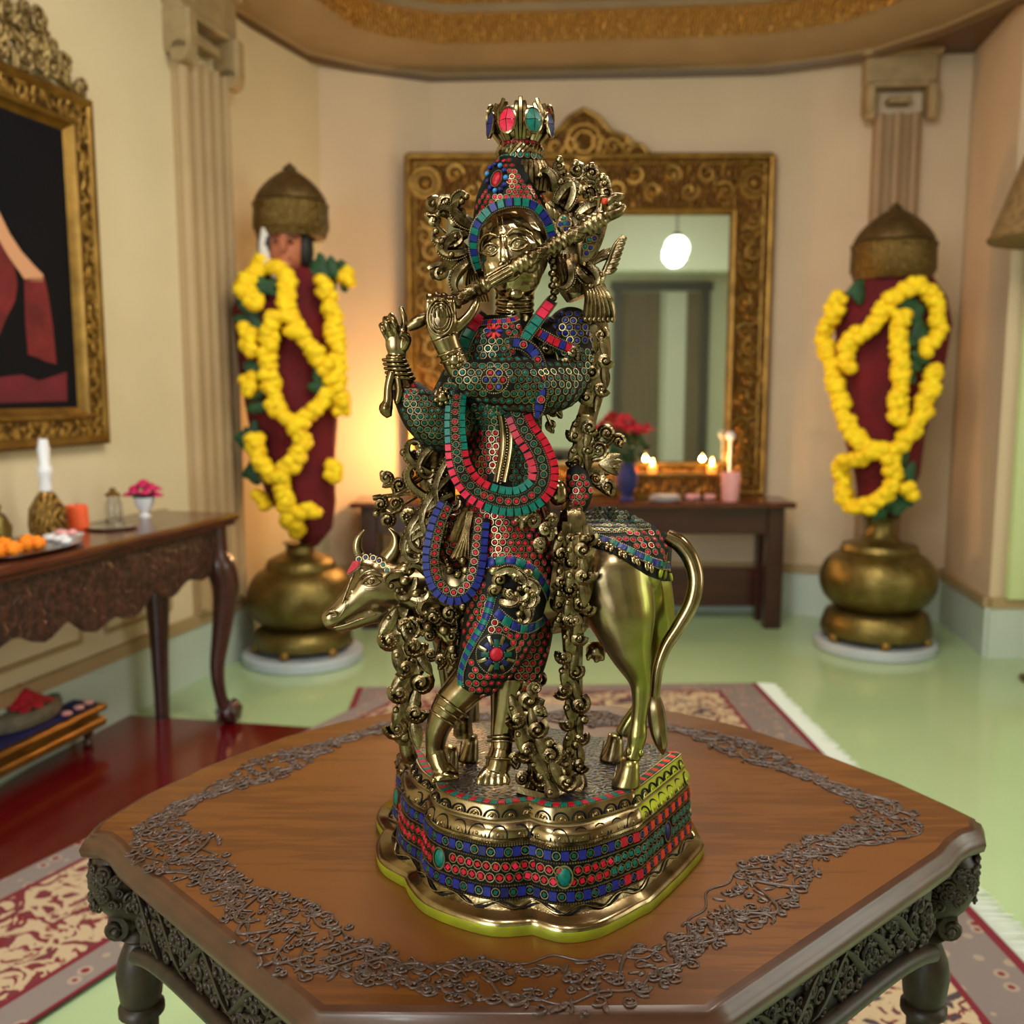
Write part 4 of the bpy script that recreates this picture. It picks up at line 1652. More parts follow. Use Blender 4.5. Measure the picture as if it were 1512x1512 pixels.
# legs: carved knee, scroll, turned shaft, ball foot
legp = [(1, .035), (6, .03), (9, .03), (13, .035), (18, .03), (26, .03)]
for i, dd in legp:
    p = ins(dd)[i]
    outw = (p - cen).normalized()
    b = MB()
    P3 = V((p.x, p.y, 0))
    o3 = V((outw.x, outw.y, 0))
    knee = [(0.004, ZA1), (.012, .722), (.016, .70), (.010, .672), (-.006, .652), (-.012, .640)]
    b.tube([P3 + o3 * a + V((0, 0, z)) for a, z in catmull(knee, 4)], [x for (x,) in catmull([(.034,), (.042,), (.045,), (.039,), (.027,), (.02,)], 4)], 14)
    side = V((-o3.y, o3.x, 0))
    FRM = Matrix(((side.x, o3.x, 0, P3.x), (side.y, o3.y, 0, P3.y), (0, 0, 1, 0), (0, 0, 0, 1)))
    for k in range(80):
        R = rnd.uniform(.006, .012)
        z = rnd.uniform(.668, .73)
        ang = rnd.uniform(-2.3, 2.3)
        sd_ = side * math.cos(ang) - o3 * math.sin(ang)
        od = o3 * math.cos(ang) + side * math.sin(ang)
        PMx = Matrix(((sd_.x, od.x, 0, P3.x + o3.x * .01), (sd_.y, od.y, 0, P3.y + o3.y * .01), (0, 0, 1, 0), (0, 0, 0, 1)))
        curl3(b, (0, .045, z), R, rnd.choice((-1, 1)), R * .34, PMx, True, 1.3, rnd.uniform(0, 6.3))
    b.tube([P3 + o3 * (.022 * math.sin(PI * j / 8) + .012) + side * .024 * s_ + V((0, 0, ZA1 - .08 * j / 8)) for s_ in (1,) for j in range(9)], .005, 8)
    b.tube([P3 + o3 * (.022 * math.sin(PI * j / 8) + .012) - side * .024 + V((0, 0, ZA1 - .08 * j / 8)) for j in range(9)], .005, 8)
    # scroll under the knee
    b.ball(P3 + o3 * .012 + V((0, 0, .628)), (.026, .026, .02), 0, 14, 8)
    for s_ in (-1, 1):
        FS = Matrix(((o3.x, side.x * s_, 0, P3.x), (o3.y, side.y * s_, 0, P3.y), (0, 0, 1, 0), (0, 0, 0, 1)))
        curl3(b, (.02, .018, .628), .019, 1, .0075, FS, True, 1.5, 1.2)
    lp = [(.018, .62), (.026, .608), (.018, .6), (.024, .585), (.03, .57), (.034, .545), (.03, .51), (.026, .50), (.033, .495), (.033, .485), (.024, .48), (.021, .40), (.026, .30), (.032, .25), (.024, .21), (.03, .20), (.03, .19), (.02, .18), (.018, .08), (.03, .06), (.04, .04), (.034, .014), (.026, .0105)]
    b.lathe(lp[::-1], (P3.x - o3.x * .004, P3.y - o3.y * .004, 0), 20)
    b.build('leg', M['carvedark'], table, smooth=60)
# ------------------------------------------------------------------ brass statue with inlay
K = .00082
Y0 = 1.15


def s(x, y, d=0.0):
    """Statue point: seen at (x, y) from the picture's place, d px-widths behind the statue's middle plane."""
    return at_y(x, y, Y0 + d * K)


def brass_mat(name, c, c2, rough, bscale=0, bstr=.2, bdist=.001, nscale=30):
    m, nt, b = nodes(name)
    b.inputs['Metallic'].default_value = 1
    t = tex(nt, 'Noise', nscale, Detail=6)
    r = ramp(nt, t.outputs[0], [(.35, rgb(*c2)), (.6, rgb(*c))])
    nt.links.new(r.outputs[0], b.inputs['Base Color'])
    rr = nt.nodes.new('ShaderNodeMapRange')
    rr.inputs[3].default_value = rough * .75
    rr.inputs[4].default_value = rough * 1.3
    nt.links.new(t.outputs[0], rr.inputs[0])
    nt.links.new(rr.outputs[0], b.inputs['Roughness'])
    if bscale:
        t2 = tex(nt, 'Noise', bscale, Detail=4)
        bump(nt, b, t2.outputs[0], bstr, bdist)
    return m


M['brass'] = brass_mat('polished_brass', (152, 132, 98), (120, 100, 68), .2, 160, .10)
M['brassring'] = brass_mat('brass_wire', (158, 141, 104), (132, 114, 76), .36)
M['brasscast'] = brass_mat('cast_brass_patina', (150, 131, 96), (80, 64, 40), .24, 420, .35, .0012, 60)
M['brassspill'] = brass_mat('green_spill_brass', (168, 174, 34), (140, 142, 44), .36, 90, .25, .001, 14)  # reflection of green surroundings put into the brass colour
M['brassspill'].node_tree.nodes['Principled BSDF'].inputs['Metallic'].default_value = .55
m, nt, b = nodes('green_spill_cow_brass')  # cow brass with a green reflection put into the rump's colour
b.inputs['Metallic'].default_value = .95
t = tex(nt, 'Noise', 30, Detail=6)
r = ramp(nt, t.outputs[0], [(.35, rgb(120, 100, 68)), (.6, rgb(152, 132, 98))])
t2 = tex(nt, 'Noise', 16, Detail=4)
sp_ = nt.nodes.new('ShaderNodeSeparateXYZ')
nt.links.new(nt.nodes['TC'].outputs['Object'], sp_.inputs[0])
mr_ = nt.nodes.new('ShaderNodeMapRange')  # ramp along x: green reflection colour towards the rump
mr_.inputs[1].default_value = .128
mr_.inputs[2].default_value = .175
nt.links.new(sp_.outputs[0], mr_.inputs[0])
ml_ = nt.nodes.new('ShaderNodeMath')
ml_.operation = 'MULTIPLY'
nt.links.new(mr_.outputs[0], ml_.inputs[0])
r2 = ramp(nt, t2.outputs[0], [(.3, (.3, .3, .3, 1)), (.6, (1, 1, 1, 1))])
nt.links.new(r2.outputs[0], ml_.inputs[1])
mx = nt.nodes.new('ShaderNodeMix')
mx.data_type = 'RGBA'
nt.links.new(ml_.outputs[0], mx.inputs[0])
nt.links.new(r.outputs[0], mx.inputs[6])
mx.inputs[7].default_value = rgb(138, 142, 40)
nt.links.new(mx.outputs[2], b.inputs['Base Color'])
b.inputs['Roughness'].default_value = .26
M['cowspillbrass'] = m
M['filler'] = mat('black_inlay_filler', (7, 6, 5), .6, spec=.2)


def gem(name, c, c2):
    return mat(name, c, .42, 0, c2, 260, spec=.3)


M['gred'] = gem('coral_red_stone', (176, 16, 38), (146, 8, 26))
M['gpink'] = gem('coral_pink_stone', (200, 30, 64), (180, 20, 48))
M['gteal'] = gem('malachite_teal_stone', (0, 104, 88), (0, 82, 70))
M['ggreen'] = gem('malachite_dark_stone', (2, 74, 58), (1, 54, 42))
M['gblue'] = gem('lapis_blue_stone', (26, 34, 116), (18, 23, 90))
M['gindigo'] = gem('lapis_dark_stone', (22, 26, 84), (14, 18, 64))
M['gturq'] = gem('turquoise_bead', (60, 130, 190), (40, 108, 170))
M['gorange'] = gem('orange_coral_stone', (206, 62, 30), (184, 46, 22))
INL = [M['filler'], M['brassring'], M['gred'], M['gteal'], M['gblue'], M['ggreen'], M['gindigo'], M['gpink'], M['brass'], M['gorange'], M['gturq'], M['brassspill'], M['brasscast']]
FIL, RNG, RED, TEAL, BLUE, GREEN, INDIGO, PINK, BR, ORG, TURQ, LIME, CAST = range(13)
rs = random.Random(99)


def basis(n, up=None):
    n = n.normalized()
    up = V(up) if up is not None else V((0, 0, 1))
    t = up.cross(n)
    if t.length < 1e-4:
        t = V((1, 0, 0)).cross(n)
    t.normalize()
    return t, n.cross(t), n


def ring(mb, p, n, R, r, m, seg=11, rseg=4, ex=1.0):
    t, u, n = basis(n)
    vs, fs = [], []
    for i in range(seg):
        a = 2 * PI * i / seg
        d = t * math.cos(a) + u * math.sin(a) * ex
        for j in range(rseg):
            c = 2 * PI * (j + .5) / rseg
            vs.append(p + d * (R + r * math.cos(c)) + n * (r * math.sin(c) * 1.5))
    for i in range(seg):
        for j in range(rseg):
            a, b = i, (i + 1) % seg
            fs.append((a * rseg + j, b * rseg + j, b * rseg + (j + 1) % rseg, a * rseg + (j + 1) % rseg))
    mb.add(vs, fs, m)


def tile(mb, p, t, u, n, w, h, d, m, top=.86):
    vs = [p + t * (sx * w / 2 * k) + u * (sy * h / 2 * k) + n * z for z, k in ((-d, 1), (d * .5, 1), (d, top)) for sx, sy in ((-1, -1), (1, -1), (1, 1), (-1, 1))]
    fs = [(8, 9, 10, 11)]
    for o in (0, 4):
        for k in range(4):
            fs.append((o + k, o + (k + 1) % 4, o + 4 + (k + 1) % 4, o + 4 + k))
    mb.add(vs, fs, m)


def stone(mb, p, n, R, m, rm=RNG, ex=1.0):
    """Wire ring holding a rough square-cut stone."""
    ring(mb, p + n * R * .06, n, R, R * .15, rm, ex=ex)
    t, u, n = basis(n)
    a = rs.uniform(0, 1.5)
    t2, u2 = t * math.cos(a) + u * math.sin(a), u * math.cos(a) - t * math.sin(a)
    w = R * rs.uniform(1.05, 1.25)
    n2 = (n + t * rs.uniform(-.12, .12) + u * rs.uniform(-.12, .12)).normalized()
    tile(mb, p + n * R * .05, t2, u2, n2, w, w * rs.uniform(.9, 1.1), R * .28, m)


def bead_line(mb, pts, r, m=RNG, step=None):
    for p, t in resample(pts, step or r * 2.1):
        mb.ball(p, r, m, 5, 3)


def inside(x, y, poly):
    c = False
    n = len(poly)
    for i in range(n):
        x1, y1 = poly[i]
        x2, y2 = poly[i - 1]
        if (y1 > y) != (y2 > y) and x < (x2 - x1) * (y - y1) / (y2 - y1) + x1:
            c = not c
    return c


def hit(bv, x, y):
    d = ray(x, y).normalized()
    loc, n, i, dist = bv.ray_cast(CAM, d, 5)
    if loc is None:
        return None
    if n.dot(d) > 0:
        n = -n
    return loc, n.normalized(), -n.dot(d)


def fill(mb, bv, poly, step, cols, R=None, jit=.8, skip=None, rm=RNG):
    """Pack ringed stones over the part of a surface outlined by poly."""
    x0, x1 = min(p[0] for p in poly), max(p[0] for p in poly)
    y0, y1 = min(p[1] for p in poly), max(p[1] for p in poly)
    R = R or step * .44
    j, y = 0, y0
    while y <= y1:
        x = x0 + (step / 2 if j % 2 else 0)
        while x <= x1:
            if inside(x, y, poly) and not (skip and any(inside(x, y, q) for q in skip)):
                h = hit(bv, x + rs.uniform(-jit, jit), y + rs.uniform(-jit, jit))
                if h and h[2] > .22:
                    c = cols if isinstance(cols, int) else rs.choice(cols)
                    stone(mb, h[0], h[1], R * K * (h[0].y / Y0), c, rm)
            x += step
        y += step * .88
        j += 1


def strip_on(mb, bv, path, w, cols, n_t, bead=True, lift=.0006):
    """Row of cut tiles laid on a surface along a path, beaded on both edges."""
    pts = []
    for x, y in catmull(path, 10):
        h = hit(bv, x, y)
        if h:
            pts.append((h[0], h[1]))
    if len(pts) < 3:
        return
    P = [p for p, _ in pts]
    R = resample(P, (sum((a - b).length for a, b in zip(P, P[1:])) / n_t))
    e1, e2 = [], []
    wk = w * K
    for i, (p, t) in enumerate(R):
        k = min(range(len(P)), key=lambda q: (P[q] - p).length)
        n = pts[k][1]
        tg = (R[min(i + 1, len(R) - 1)][0] - R[max(i - 1, 0)][0]).normalized()
        u = n.cross(tg).normalized()
        e1.append(p + u * wk * .5 + n * lift)
        e2.append(p - u * wk * .5 + n * lift)
        if i < len(R) - 1:
            mid = (p + R[i + 1][0]) / 2
            L = (R[i + 1][0] - p).length
            tile(mb, mid + n * lift, tg, u, n, L * .96, wk * .86, .0011, cols[i % len(cols)], .93)
    if bead:
        bead_line(mb, e1, .0012)
        bead_line(mb, e2, .0012)


BIG = []


def P3(pts):
    return [s(*p) for p in pts]


def tubepx(mb, pts, n=5, seg=10, m=0, **kw):
    """pts: (x, y, d, r) in px."""
    if seg >= 14 and not kw:
        seg, n = 36, n + 5
    c = catmull(pts, n)
    mb.tube([s(x, y, d) for x, y, d, r in c], [max(r, .5) * K for x, y, d, r in c], seg, m, **kw)


def ballpx(mb, x, y, d, r, m=0, seg=12, rings=8, R=None, bump=0):
    if seg == 12 and rings == 8 and mb in BIG:
        seg, rings = 28, 18
    if hasattr(r, '__len__'):
        r = tuple(q * K for q in (r[0], r[2] if len(r) > 2 else r[0], r[1]))
    else:
        r = r * K
    mb.ball(s(x, y, d), r, m, seg, rings, R, bump)


def scroll(mb, x, y, d, R, hand, r, a0=0.0, turns=1.35, stem=None, m=0, ball=True, beads=False):
    """Cast curl: optional stem running into a spiral that tightens on a knob."""
    pts, rad = [], []
    st = (x + math.cos(a0) * R, y + math.sin(a0) * R)
    if stem:
        tx, ty = -math.sin(a0) * hand, math.cos(a0) * hand
        ctrl = [stem, (st[0] - tx * R * .8, st[1] - ty * R * .8, d), (st[0], st[1], d)]
        c = catmull([tuple(q) for q in ctrl], 5)
        for i, q in enumerate(c[:-1]):
            pts.append(q)
            rad.append(r * (.55 + .45 * i / len(c)))
    N = int(13 * turns)
    for i in range(N + 1):
        t = i / N
        a = a0 + hand * t * turns * 2 * PI
        rr = R * (1 - t * .84)
        pts.append((x + math.cos(a) * rr, y + math.sin(a) * rr, d - r * 1.1 * t))
        rad.append(r * (1 - .5 * t))
    mb.tube([s(*q) for q in pts], [q * K for q in rad], 8, m, flute=.2)
    if ball:
        mb.ball(s(pts[-1][0], pts[-1][1], pts[-1][2] - r * .2), r * .66 * K, m, 8, 6)
    if beads:
        for q, rr in list(zip(pts, rad))[::1]:
            mb.ball(s(q[0], q[1], q[2] - rr * .95), rr * .3 * K, m, 5, 3)


def leafpx(mb, x, y, d, L, w, ang, m=0, curl=.3):
    """Pointed ribbed leaf, tip turned up towards the viewer."""
    ca, sa = math.cos(ang), math.sin(ang)
    pts, rad = [], []
    for i in range(8):
        t = i / 7
        b = curl * L * t * t
        px_, py_ = L * t, b * .35
        pts.append(s(x + ca * px_ - sa * py_, y + sa * px_ + ca * py_, d - b * .5))
        rad.append(max(.6, w * math.sin(PI * (t * .9 + .07)) ** .8) * K)
    mb.tube(pts, rad, 14, m, flute=.2, flat=.55, up=(0, -1, .2))


def comma(mb, x, y, d, L, r, ang, hand, m=0, beads=True, tight=9.0, knob=True):
    """Cast acanthus lobe: swells, then rolls up tighter and tighter to a knob; beaded along its back."""
    N = 22
    px_, py_, a = x, y, ang
    pts, rad = [], []
    for i in range(N + 1):
        t_ = i / N
        pts.append((px_, py_, d - r * (.2 + 1.0 * t_)))
        rad.append(r * max(.16, math.sin(PI * (.10 + .84 * t_)) ** .7 * (1.12 - .62 * t_)))
        a += hand * (.5 + tight * t_ ** 2.2) / N
        px_ += math.cos(a) * L / N
        py_ += math.sin(a) * L / N
    mb.tube([s(*q) for q in pts], [q * K for q in rad], 12, m, flute=.2)
    if knob:
        mb.ball(s(pts[-1][0], pts[-1][1], pts[-1][2] - r * .25), r * .48 * K, m, 8, 6)
    if beads:
        a2 = ang
        for i in range(1, N - 5):
            t_ = i / N
            a2 += hand * (.5 + tight * t_ ** 2.2) / N
            o = rad[i] * .8
            mb.ball(s(pts[i][0] + math.sin(a2) * o * hand, pts[i][1] - math.cos(a2) * o * hand, pts[i][2] - rad[i] * .62), max(.8, r * .17) * K, m, 5, 3)


def vine(mb, path, Rr=(9, 12), r=4.6, step=13, spread=9, m=0, trunk=9, rnd=None, leaves=.35, dj=4):
    """Thick stem along path (x, y, d) covered by volutes on one side, ribbed leaves on the other, knobs between."""
    rnd = rnd or rs
    c = catmull(path, 6)
    if trunk:
        mb.tube([s(*q) for q in c], [trunk * K * (.85 + .2 * math.sin(i * 1.1)) for i in range(len(c))], 12, m, flute=.2)
    L = 0
    k = 0
    prev = c[0]
    for q in c[1:]:
        L += math.hypot(q[0] - prev[0], q[1] - prev[1])
        if L >= step:
            L = 0
            ta = math.atan2(q[1] - prev[1], q[0] - prev[0])
            nx, ny = -math.sin(ta), math.cos(ta)
            sd = 1 if k % 2 else -1
            R = rnd.uniform(*Rr)
            scroll(mb, q[0] + nx * sd * spread, q[1] + ny * sd * spread, q[2] - trunk * .75 + rnd.uniform(-dj, dj), R, -sd, r * rnd.uniform(.95, 1.25), ta + sd * rnd.uniform(1.2, 2.6), rnd.uniform(1.05, 1.35), None, m, True, rnd.random() < .6)
            leafpx(mb, q[0] - nx * sd * spread * .75 - math.cos(ta) * R, q[1] - ny * sd * spread * .75 - math.sin(ta) * R, q[2] - trunk * .85, R * 3.0, R * .66, ta - sd * rnd.uniform(-.1, .35), m, .2)
            if k % 2 == 0:
                ballpx(mb, q[0] - nx * sd * spread * 1.2, q[1] - ny * sd * spread * 1.2, q[2] - trunk - 2, rnd.uniform(4, 5.5), m, 10, 7)
            k += 1
        prev = q


statue = thing('deity_statue', (.03, 1.2, TT), 'inlaid brass statue of a flute player standing before a cow, on the carved table', 'statue')

# ---------------------------------------------------------------- pedestal
ZT = .92
segs = [
    ([(563, 1204), (556, 1222), (566, 1241)], [(603, 1098), (605, 1108), (614, 1117)], 8),
    ([(566, 1241), (556, 1262), (563, 1290), (598, 1312)], [(614, 1117), (617, 1128), (627, 1142), (643, 1152)], 12),
    ([(598, 1312), (606, 1328), (628, 1351), (678, 1372), (733, 1385), (786, 1382)], [(643, 1152), (647, 1164), (662, 1174), (690, 1182), (735, 1189), (781, 1184)], 24),
    ([(786, 1382), (832, 1394), (880, 1388), (918, 1371), (946, 1355)], [(781, 1184), (808, 1192), (850, 1192), (895, 1182), (928, 1172)], 16),
    ([(946, 1355), (962, 1347), (977, 1333)], [(928, 1172), (936, 1170), (943, 1163)], 6),
    ([(977, 1333), (1010, 1300), (1039, 1266)], [(943, 1163), (975, 1138), (1004, 1116)], 14)]
bot, top_, brk = [], [], []
for bp, tp, n in segs:
    B_ = resample([(*at_z(x, y, TT)[:2], 0) for x, y in catmull(bp, 8)], 1)
    def even(pp, zz_, n):
        P_ = [V((*at_z(x, y, zz_)[:2], 0)) for x, y in catmull(pp, 8)]
        L = sum((a - b_).length for a, b_ in zip(P_, P_[1:]))
        return [p for p, t in resample(P_, L / n)]
    eb, et = even(bp, TT, n), even(tp, ZT, n)
    m_ = min(len(eb), len(et))
    bot += eb[:n]
    top_ += et[:n]
    brk.append(len(bot))
nfront = len(bot)
bk_b = [V((*at_z(1039, 1262, TT)[:2], 0)), V((.24, 1.36, 0)), V((.13, 1.47, 0)), V((-.02, 1.50, 0)), V((-.14, 1.43, 0)), V((*at_z(563, 1204, TT)[:2], 0))]
bk_t = [V((*at_z(1005, 1114, ZT)[:2], 0)), V((*at_z(950, 1096, ZT)[:2], 0)), V((*at_z(863, 1085, ZT)[:2], 0)), V((*at_z(760, 1066, ZT)[:2], 0)), V((*at_z(655, 1074, ZT)[:2], 0)), V((*at_z(603, 1098, ZT)[:2], 0))]
cb = [V(p) for p in catmull([tuple(p) for p in bk_b], 5)]
ctp = [V(p) for p in catmull([tuple(p) for p in bk_t], 5)]
bot += cb[:-1]
top_ += ctp[:-1]
NP = len(bot)


def prow(z, f):
    return [V((a.x + (b_.x - a.x) * f, a.y + (b_.y - a.y) * f, z)) for a, b_ in zip(bot, top_)]


PR = [(TT + .0006, .02, LIME), (TT + .003, 0, LIME), (.794, -.01, LIME), (.798, .05, BR), (.800, .12, BR), (.804, .36, BR), (.808, .45, CAST), (.813, .50, CAST), (.8135, .53, FIL),
      (.878, .68, FIL), (.879, .72, BR), (.883, .76, CAST), (.8835, .68, BR), (.887, .60, BR), (.892, .62, BR), (.897, .70, BR), (.901, .82, BR), (.903, .88, RNG), (.905, .84, BR), (.908, .88, BR), (.913, .93, BR), (.917, .98, BR), (.9195, 1.0, BR), (ZT, 1.0, BR)]
b = MB()
rows = [prow(z, f) for z, f, _ in PR]
b.loft(rows, 0, True, False)
for i in range(len(rows) - 1):
    mt = PR[i + 1][2] if i > 0 else LIME  # lime foot rim: green reflection put into its colour
    for k in range(NP):
        mm = mt
        if mt == BR and i > 6 and (brk[4] - 3 <= k < brk[5] + 3):
            mm = LIME  # right-side mouldings take the painted green reflection
        b.m[i * NP + k] = mm
b.add(rows[0], [tuple(range(NP))[::-1]], LIME)
# studded top
m, nt, bs = nodes('studded_top')
bs.inputs['Roughness'].default_value = .3
vt = tex(nt, 'Voronoi', 130, feature='DISTANCE_TO_EDGE')
vc = tex(nt, 'Voronoi', 130)
r0 = ramp(nt, vc.outputs['Color'], [(.3, rgb(16, 20, 58)), (.5, rgb(6, 40, 38)), (.7, rgb(14, 22, 44))], 'CONSTANT')
r1 = ramp(nt, vt.outputs['Distance'], [(0, (1, 1, 1, 1)), (.11, (0, 0, 0, 1))], 'CONSTANT')
mx = nt.nodes.new('ShaderNodeMix')
mx.data_type = 'RGBA'
nt.links.new(r1.outputs[0], mx.inputs[0])
nt.links.new(r0.outputs[0], mx.inputs[6])
mx.inputs[7].default_value = rgb(120, 108, 76)
nt.links.new(mx.outputs[2], bs.inputs['Base Color'])
nt.links.new(r1.outputs[0], bs.inputs['Metallic'])
bump(nt, bs, vt.outputs['Distance'], .6, .003)
M['studs'] = m
tp = rows[-1]
b.add(tp, [tuple(range(NP))], 13)


def row_at(z, f):
    R_ = prow(z, f)
    return R_[:nfront + 2]


def along(R_, step):
    pts = resample(R_, step)
    out = []
    for i, (p, t) in enumerate(pts):
        tg = (pts[min(i + 1, len(pts) - 1)][0] - pts[max(i - 1, 0)][0]).normalized()
        n = V((tg.y, -tg.x, .12)).normalized()
        out.append((p, tg, n, t))
    return out


def fz(z):
    return .53 + (z - .8135) / (.878 - .8135) * .15


split = .70   # fraction of the front where the colours change from blue to red tiles
for zc, red in ((.8225, 0), (.8695, 1)):
    for i, (p, tg, n, t) in enumerate(along(row_at(zc, fz(zc) - .015), .0102)):
        if i % 2:
            stone(b, p + n * .0004, n, .0049, GREEN if t < split else INDIGO)
        else:
            u = n.cross(tg)
            tile(b, p + n * .0006, tg, u, n, .0096, .0108, .0013, (BLUE if rs.random() < .8 else INDIGO) if t < split else (RED if t < .76 else ORG), .93)
for zc in (.8145, .8305, .8615, .8775):
    bead_line(b, row_at(zc, fz(zc) - .03), .0015)
for j, zc in enumerate((.8395, .8525)):
    A = along(row_at(zc, fz(zc) - .015), .0112)
    big = set()
    for i, (p, tg, n, t) in enumerate(A):
        q = p + tg * .0056 * j
        near = any(abs(t - t0) < .012 for t0 in (.06, .345, .585, .86))
        if near:
            continue
        stone(b, q + n * .0004, n, .0054, (RED if rs.random() < .85 else PINK) if t < split - .03 else TEAL)
A = along(row_at(.846, fz(.846) - .02), .001)
for t0 in (.06, .345, .585, .86):
    p, tg, n, t = min(A, key=lambda a: abs(a[3] - t0))
    Rm = basis(n)
    RR = Matrix((Rm[0], Rm[1], Rm[2])).transposed()
    b.ball(p, (.0085, .0115, .004), TEAL if t0 < .7 else INDIGO, 16, 6, RR)
    ring(b, p + n * .001, n, .0098, .0012, RNG, 20, 4, 1.3)
# petals and engraved arches on the mouldings
for (z0, z1, f0, f1, st, hh) in ((.8855, .900, .60, .80, .026, .0075), (.9065, .9155, .86, .965, .022, .0045)):
    R0, R1 = row_at(z0, f0), row_at(z1, f1)
    A0 = along(R0, st)
    L = len(R0)
    for (p, tg, n, t) in A0[:-1]:
        k = min(int(t * (L - 1)), L - 1)
        up_ = (R1[k] - R0[k])
        nn = tg.cross(up_).normalized()
        if nn.dot(n) < 0:
            nn = -nn
        mm = LIME if t > .80 else BR  # arches at the right end share the green reflection colour
        for sc_ in (1, .55):
            arc = [p + tg * (math.cos(a) * st * .42 * sc_) + up_ * (.08 + .86 * sc_ * math.sin(a)) + nn * .001 for a in [PI * q / 8 for q in range(9)]]
            b.tube(arc, .0011, 6, FIL if sc_ == 1 else mm)
        b.ball(p + up_ * .3 + nn * .0002, (st * .12, st * .1, st * .12), mm, 8, 5)
# wavy vine on the sloping foot
R0, R1 = row_at(.8045, .36), row_at(.812, .49)
A0 = along(R0, .004)
L = len(R0)
for ph in (0, PI):
    w_ = []
    for (p, tg, n, t) in A0:
        k = min(int(t * (L - 1)), L - 1)
        w_.append(p + (R1[k] - R0[k]) * (.5 + .42 * math.sin(t * 2 * PI * 13 + ph * .35)) + V((0, -.0006, .0012)))
    b.tube(w_, .0011, 6, FIL if ph == 0 else BR)
bead_line(b, [p + V((0, -.0004, .0006)) for p in row_at(.878, .69)], .0015)
bead_line(b, [p + V((0, -.0006, 0)) for p in row_at(.9035, .875)], .0013)
bead_line(b, [p + V((0, 0, .0006)) for p in row_at(ZT, 1.0)], .0013)
# red and green border on the top
ce = sum(tp, V((0, 0, 0))) / NP


def inn(R_, d):
    out = []
    for i, p in enumerate(R_):
        tg = (R_[min(i + 1, len(R_) - 1)] - R_[max(i - 1, 0)]).normalized()
        out.append(p + V((-tg.y, tg.x, 0)) * d)
    return out


for i, (p, tg, n, t) in enumerate(along(inn(row_at(ZT, 1.0), .0065), .0088)):
    u = V((-tg.y, tg.x, 0))
    tile(b, p + V((0, 0, .0008)), tg, u, V((0, 0, 1)), .0086, .0095, .0011, (RED, TEAL)[i % 2] if t < .72 else (ORG, GREEN)[i % 2], .93)
bead_line(b, [p + V((0, 0, .0008)) for p in inn(row_at(ZT, 1.0), .0125)], .0011)
b.build('pedestal', INL + [M['studs']], statue, smooth=45)

# ---------------------------------------------------------------- cow
c = MB()
BIG.append(c)
tubepx(c, [(628, 880, 20, 34), (650, 870, 28, 58), (700, 862, 30, 74), (780, 862, 30, 80), (850, 852, 28, 80), (905, 842, 26, 78), (945, 842, 24, 66), (968, 850, 24, 44)], 5, 18)
ballpx(c, 915, 812, 24, (58, 40, 44))
# neck and head
tubepx(c, [(650, 880, 20, 44), (612, 880, 4, 40), (580, 872, -8, 36)], 4, 14)
tubepx(c, [(596, 866, -8, 36), (570, 864, -12, 36), (548, 868, -16, 33), (525, 886, -22, 24), (504, 903, -28, 18.5), (488, 914, -32, 16), (478, 919, -33, 10)], 5, 16)
ballpx(c, 491, 912, -34, (16, 16, 15))
ballpx(c, 540, 838, -14, (20, 15, 24))
ballpx(c, 556, 885, -16, (24, 22, 24))
tubepx(c, [(524, 842, -40, 3), (514, 868, -46, 3), (505, 892, -50, 3)], 4, 6)
tubepx(c, [(572, 905, -18, 14), (545, 910, -24, 13), (515, 920, -30, 12), (494, 926, -33, 9)], 4, 8)
ballpx(c, 546, 857, -43, (8, 6, 5))
# hind legs
tubepx(c, [(890, 815, 14, 52), (900, 845, 2, 64), (908, 876, -8, 60), (918, 910, -18, 52), (930, 960, -24, 33), (944, 1002, -26, 18), (946, 1030, -28, 13.5), (943, 1062, -30, 12), (941, 1085, -33, 14.5), (938, 1102, -35, 12.5), (932, 1120, -37, 14)], 5, 14)
ballpx(c, 952, 998, -22, (10, 16, 12))
tubepx(c, [(940, 830, 40, 44), (950, 870, 50, 46), (966, 920, 56, 34), (966, 960, 60, 22), (958, 1000, 62, 15), (946, 1040, 64, 12), (928, 1068, 64, 13), (918, 1085, 64, 12)], 5, 12)
ballpx(c, 880, 960, 10, (16, 14, 16))
for k, (x, y) in enumerate(((868, 972), (880, 976), (890, 973))):
    tubepx(c, [(x, y - 6, 2, 5), (x, y + 4, 2, 3)], 3, 8)
# fore legs
for d_, x0 in ((8, 660), (58, 690)):
    tubepx(c, [(x0, 900, d_, 34), (x0 + 2, 960, d_, 22), (x0 + 4, 1000, d_, 16), (x0 + 6, 1040, d_, 13), (x0 + 6, 1064, d_, 14)], 4, 12)
cow = fuse(c, .0019, 9)
# hooves kept crisp
for (x, y, d_, r_) in ((930, 1140, -39, 22), (908, 1106, 62, 20), (666, 1083, 8, 17), (696, 1072, 58, 17)):
    base = s(x, y, d_)
    h = MB()
    rows_ = []
    for z_, q_, fx in ((.001, 1.0, .30), (.005, 1.02, .28), (.014, .86, .16), (.024, .70, .04), (.034, .60, 0)):
        rows_.append([(base.x + (math.cos(a_) * .95 - fx) * r_ * q_ * K, base.y + math.sin(a_) * r_ * .95 * q_ * K - fx * r_ * .5 * K, ZT + z_) for a_ in [2 * PI * k_ / 24 for k_ in range(24)]])
    h.loft(rows_)
    h.tube([(base.x - (1.22 - .3 * f_) * r_ * K, base.y - r_ * (.55 - .2 * f_) * K, ZT + .002 + .026 * f_) for f_ in (0, .5, 1)], .0011, 5, 14)
    h.m = [0] * len(h.f)
    cow.join(h)
for (x, y, d_) in ((928, 1110, -46), (946, 1112, -44)):
    ballpx(cow, x, y, d_, (4.5, 7, 5), 0, 8, 6)
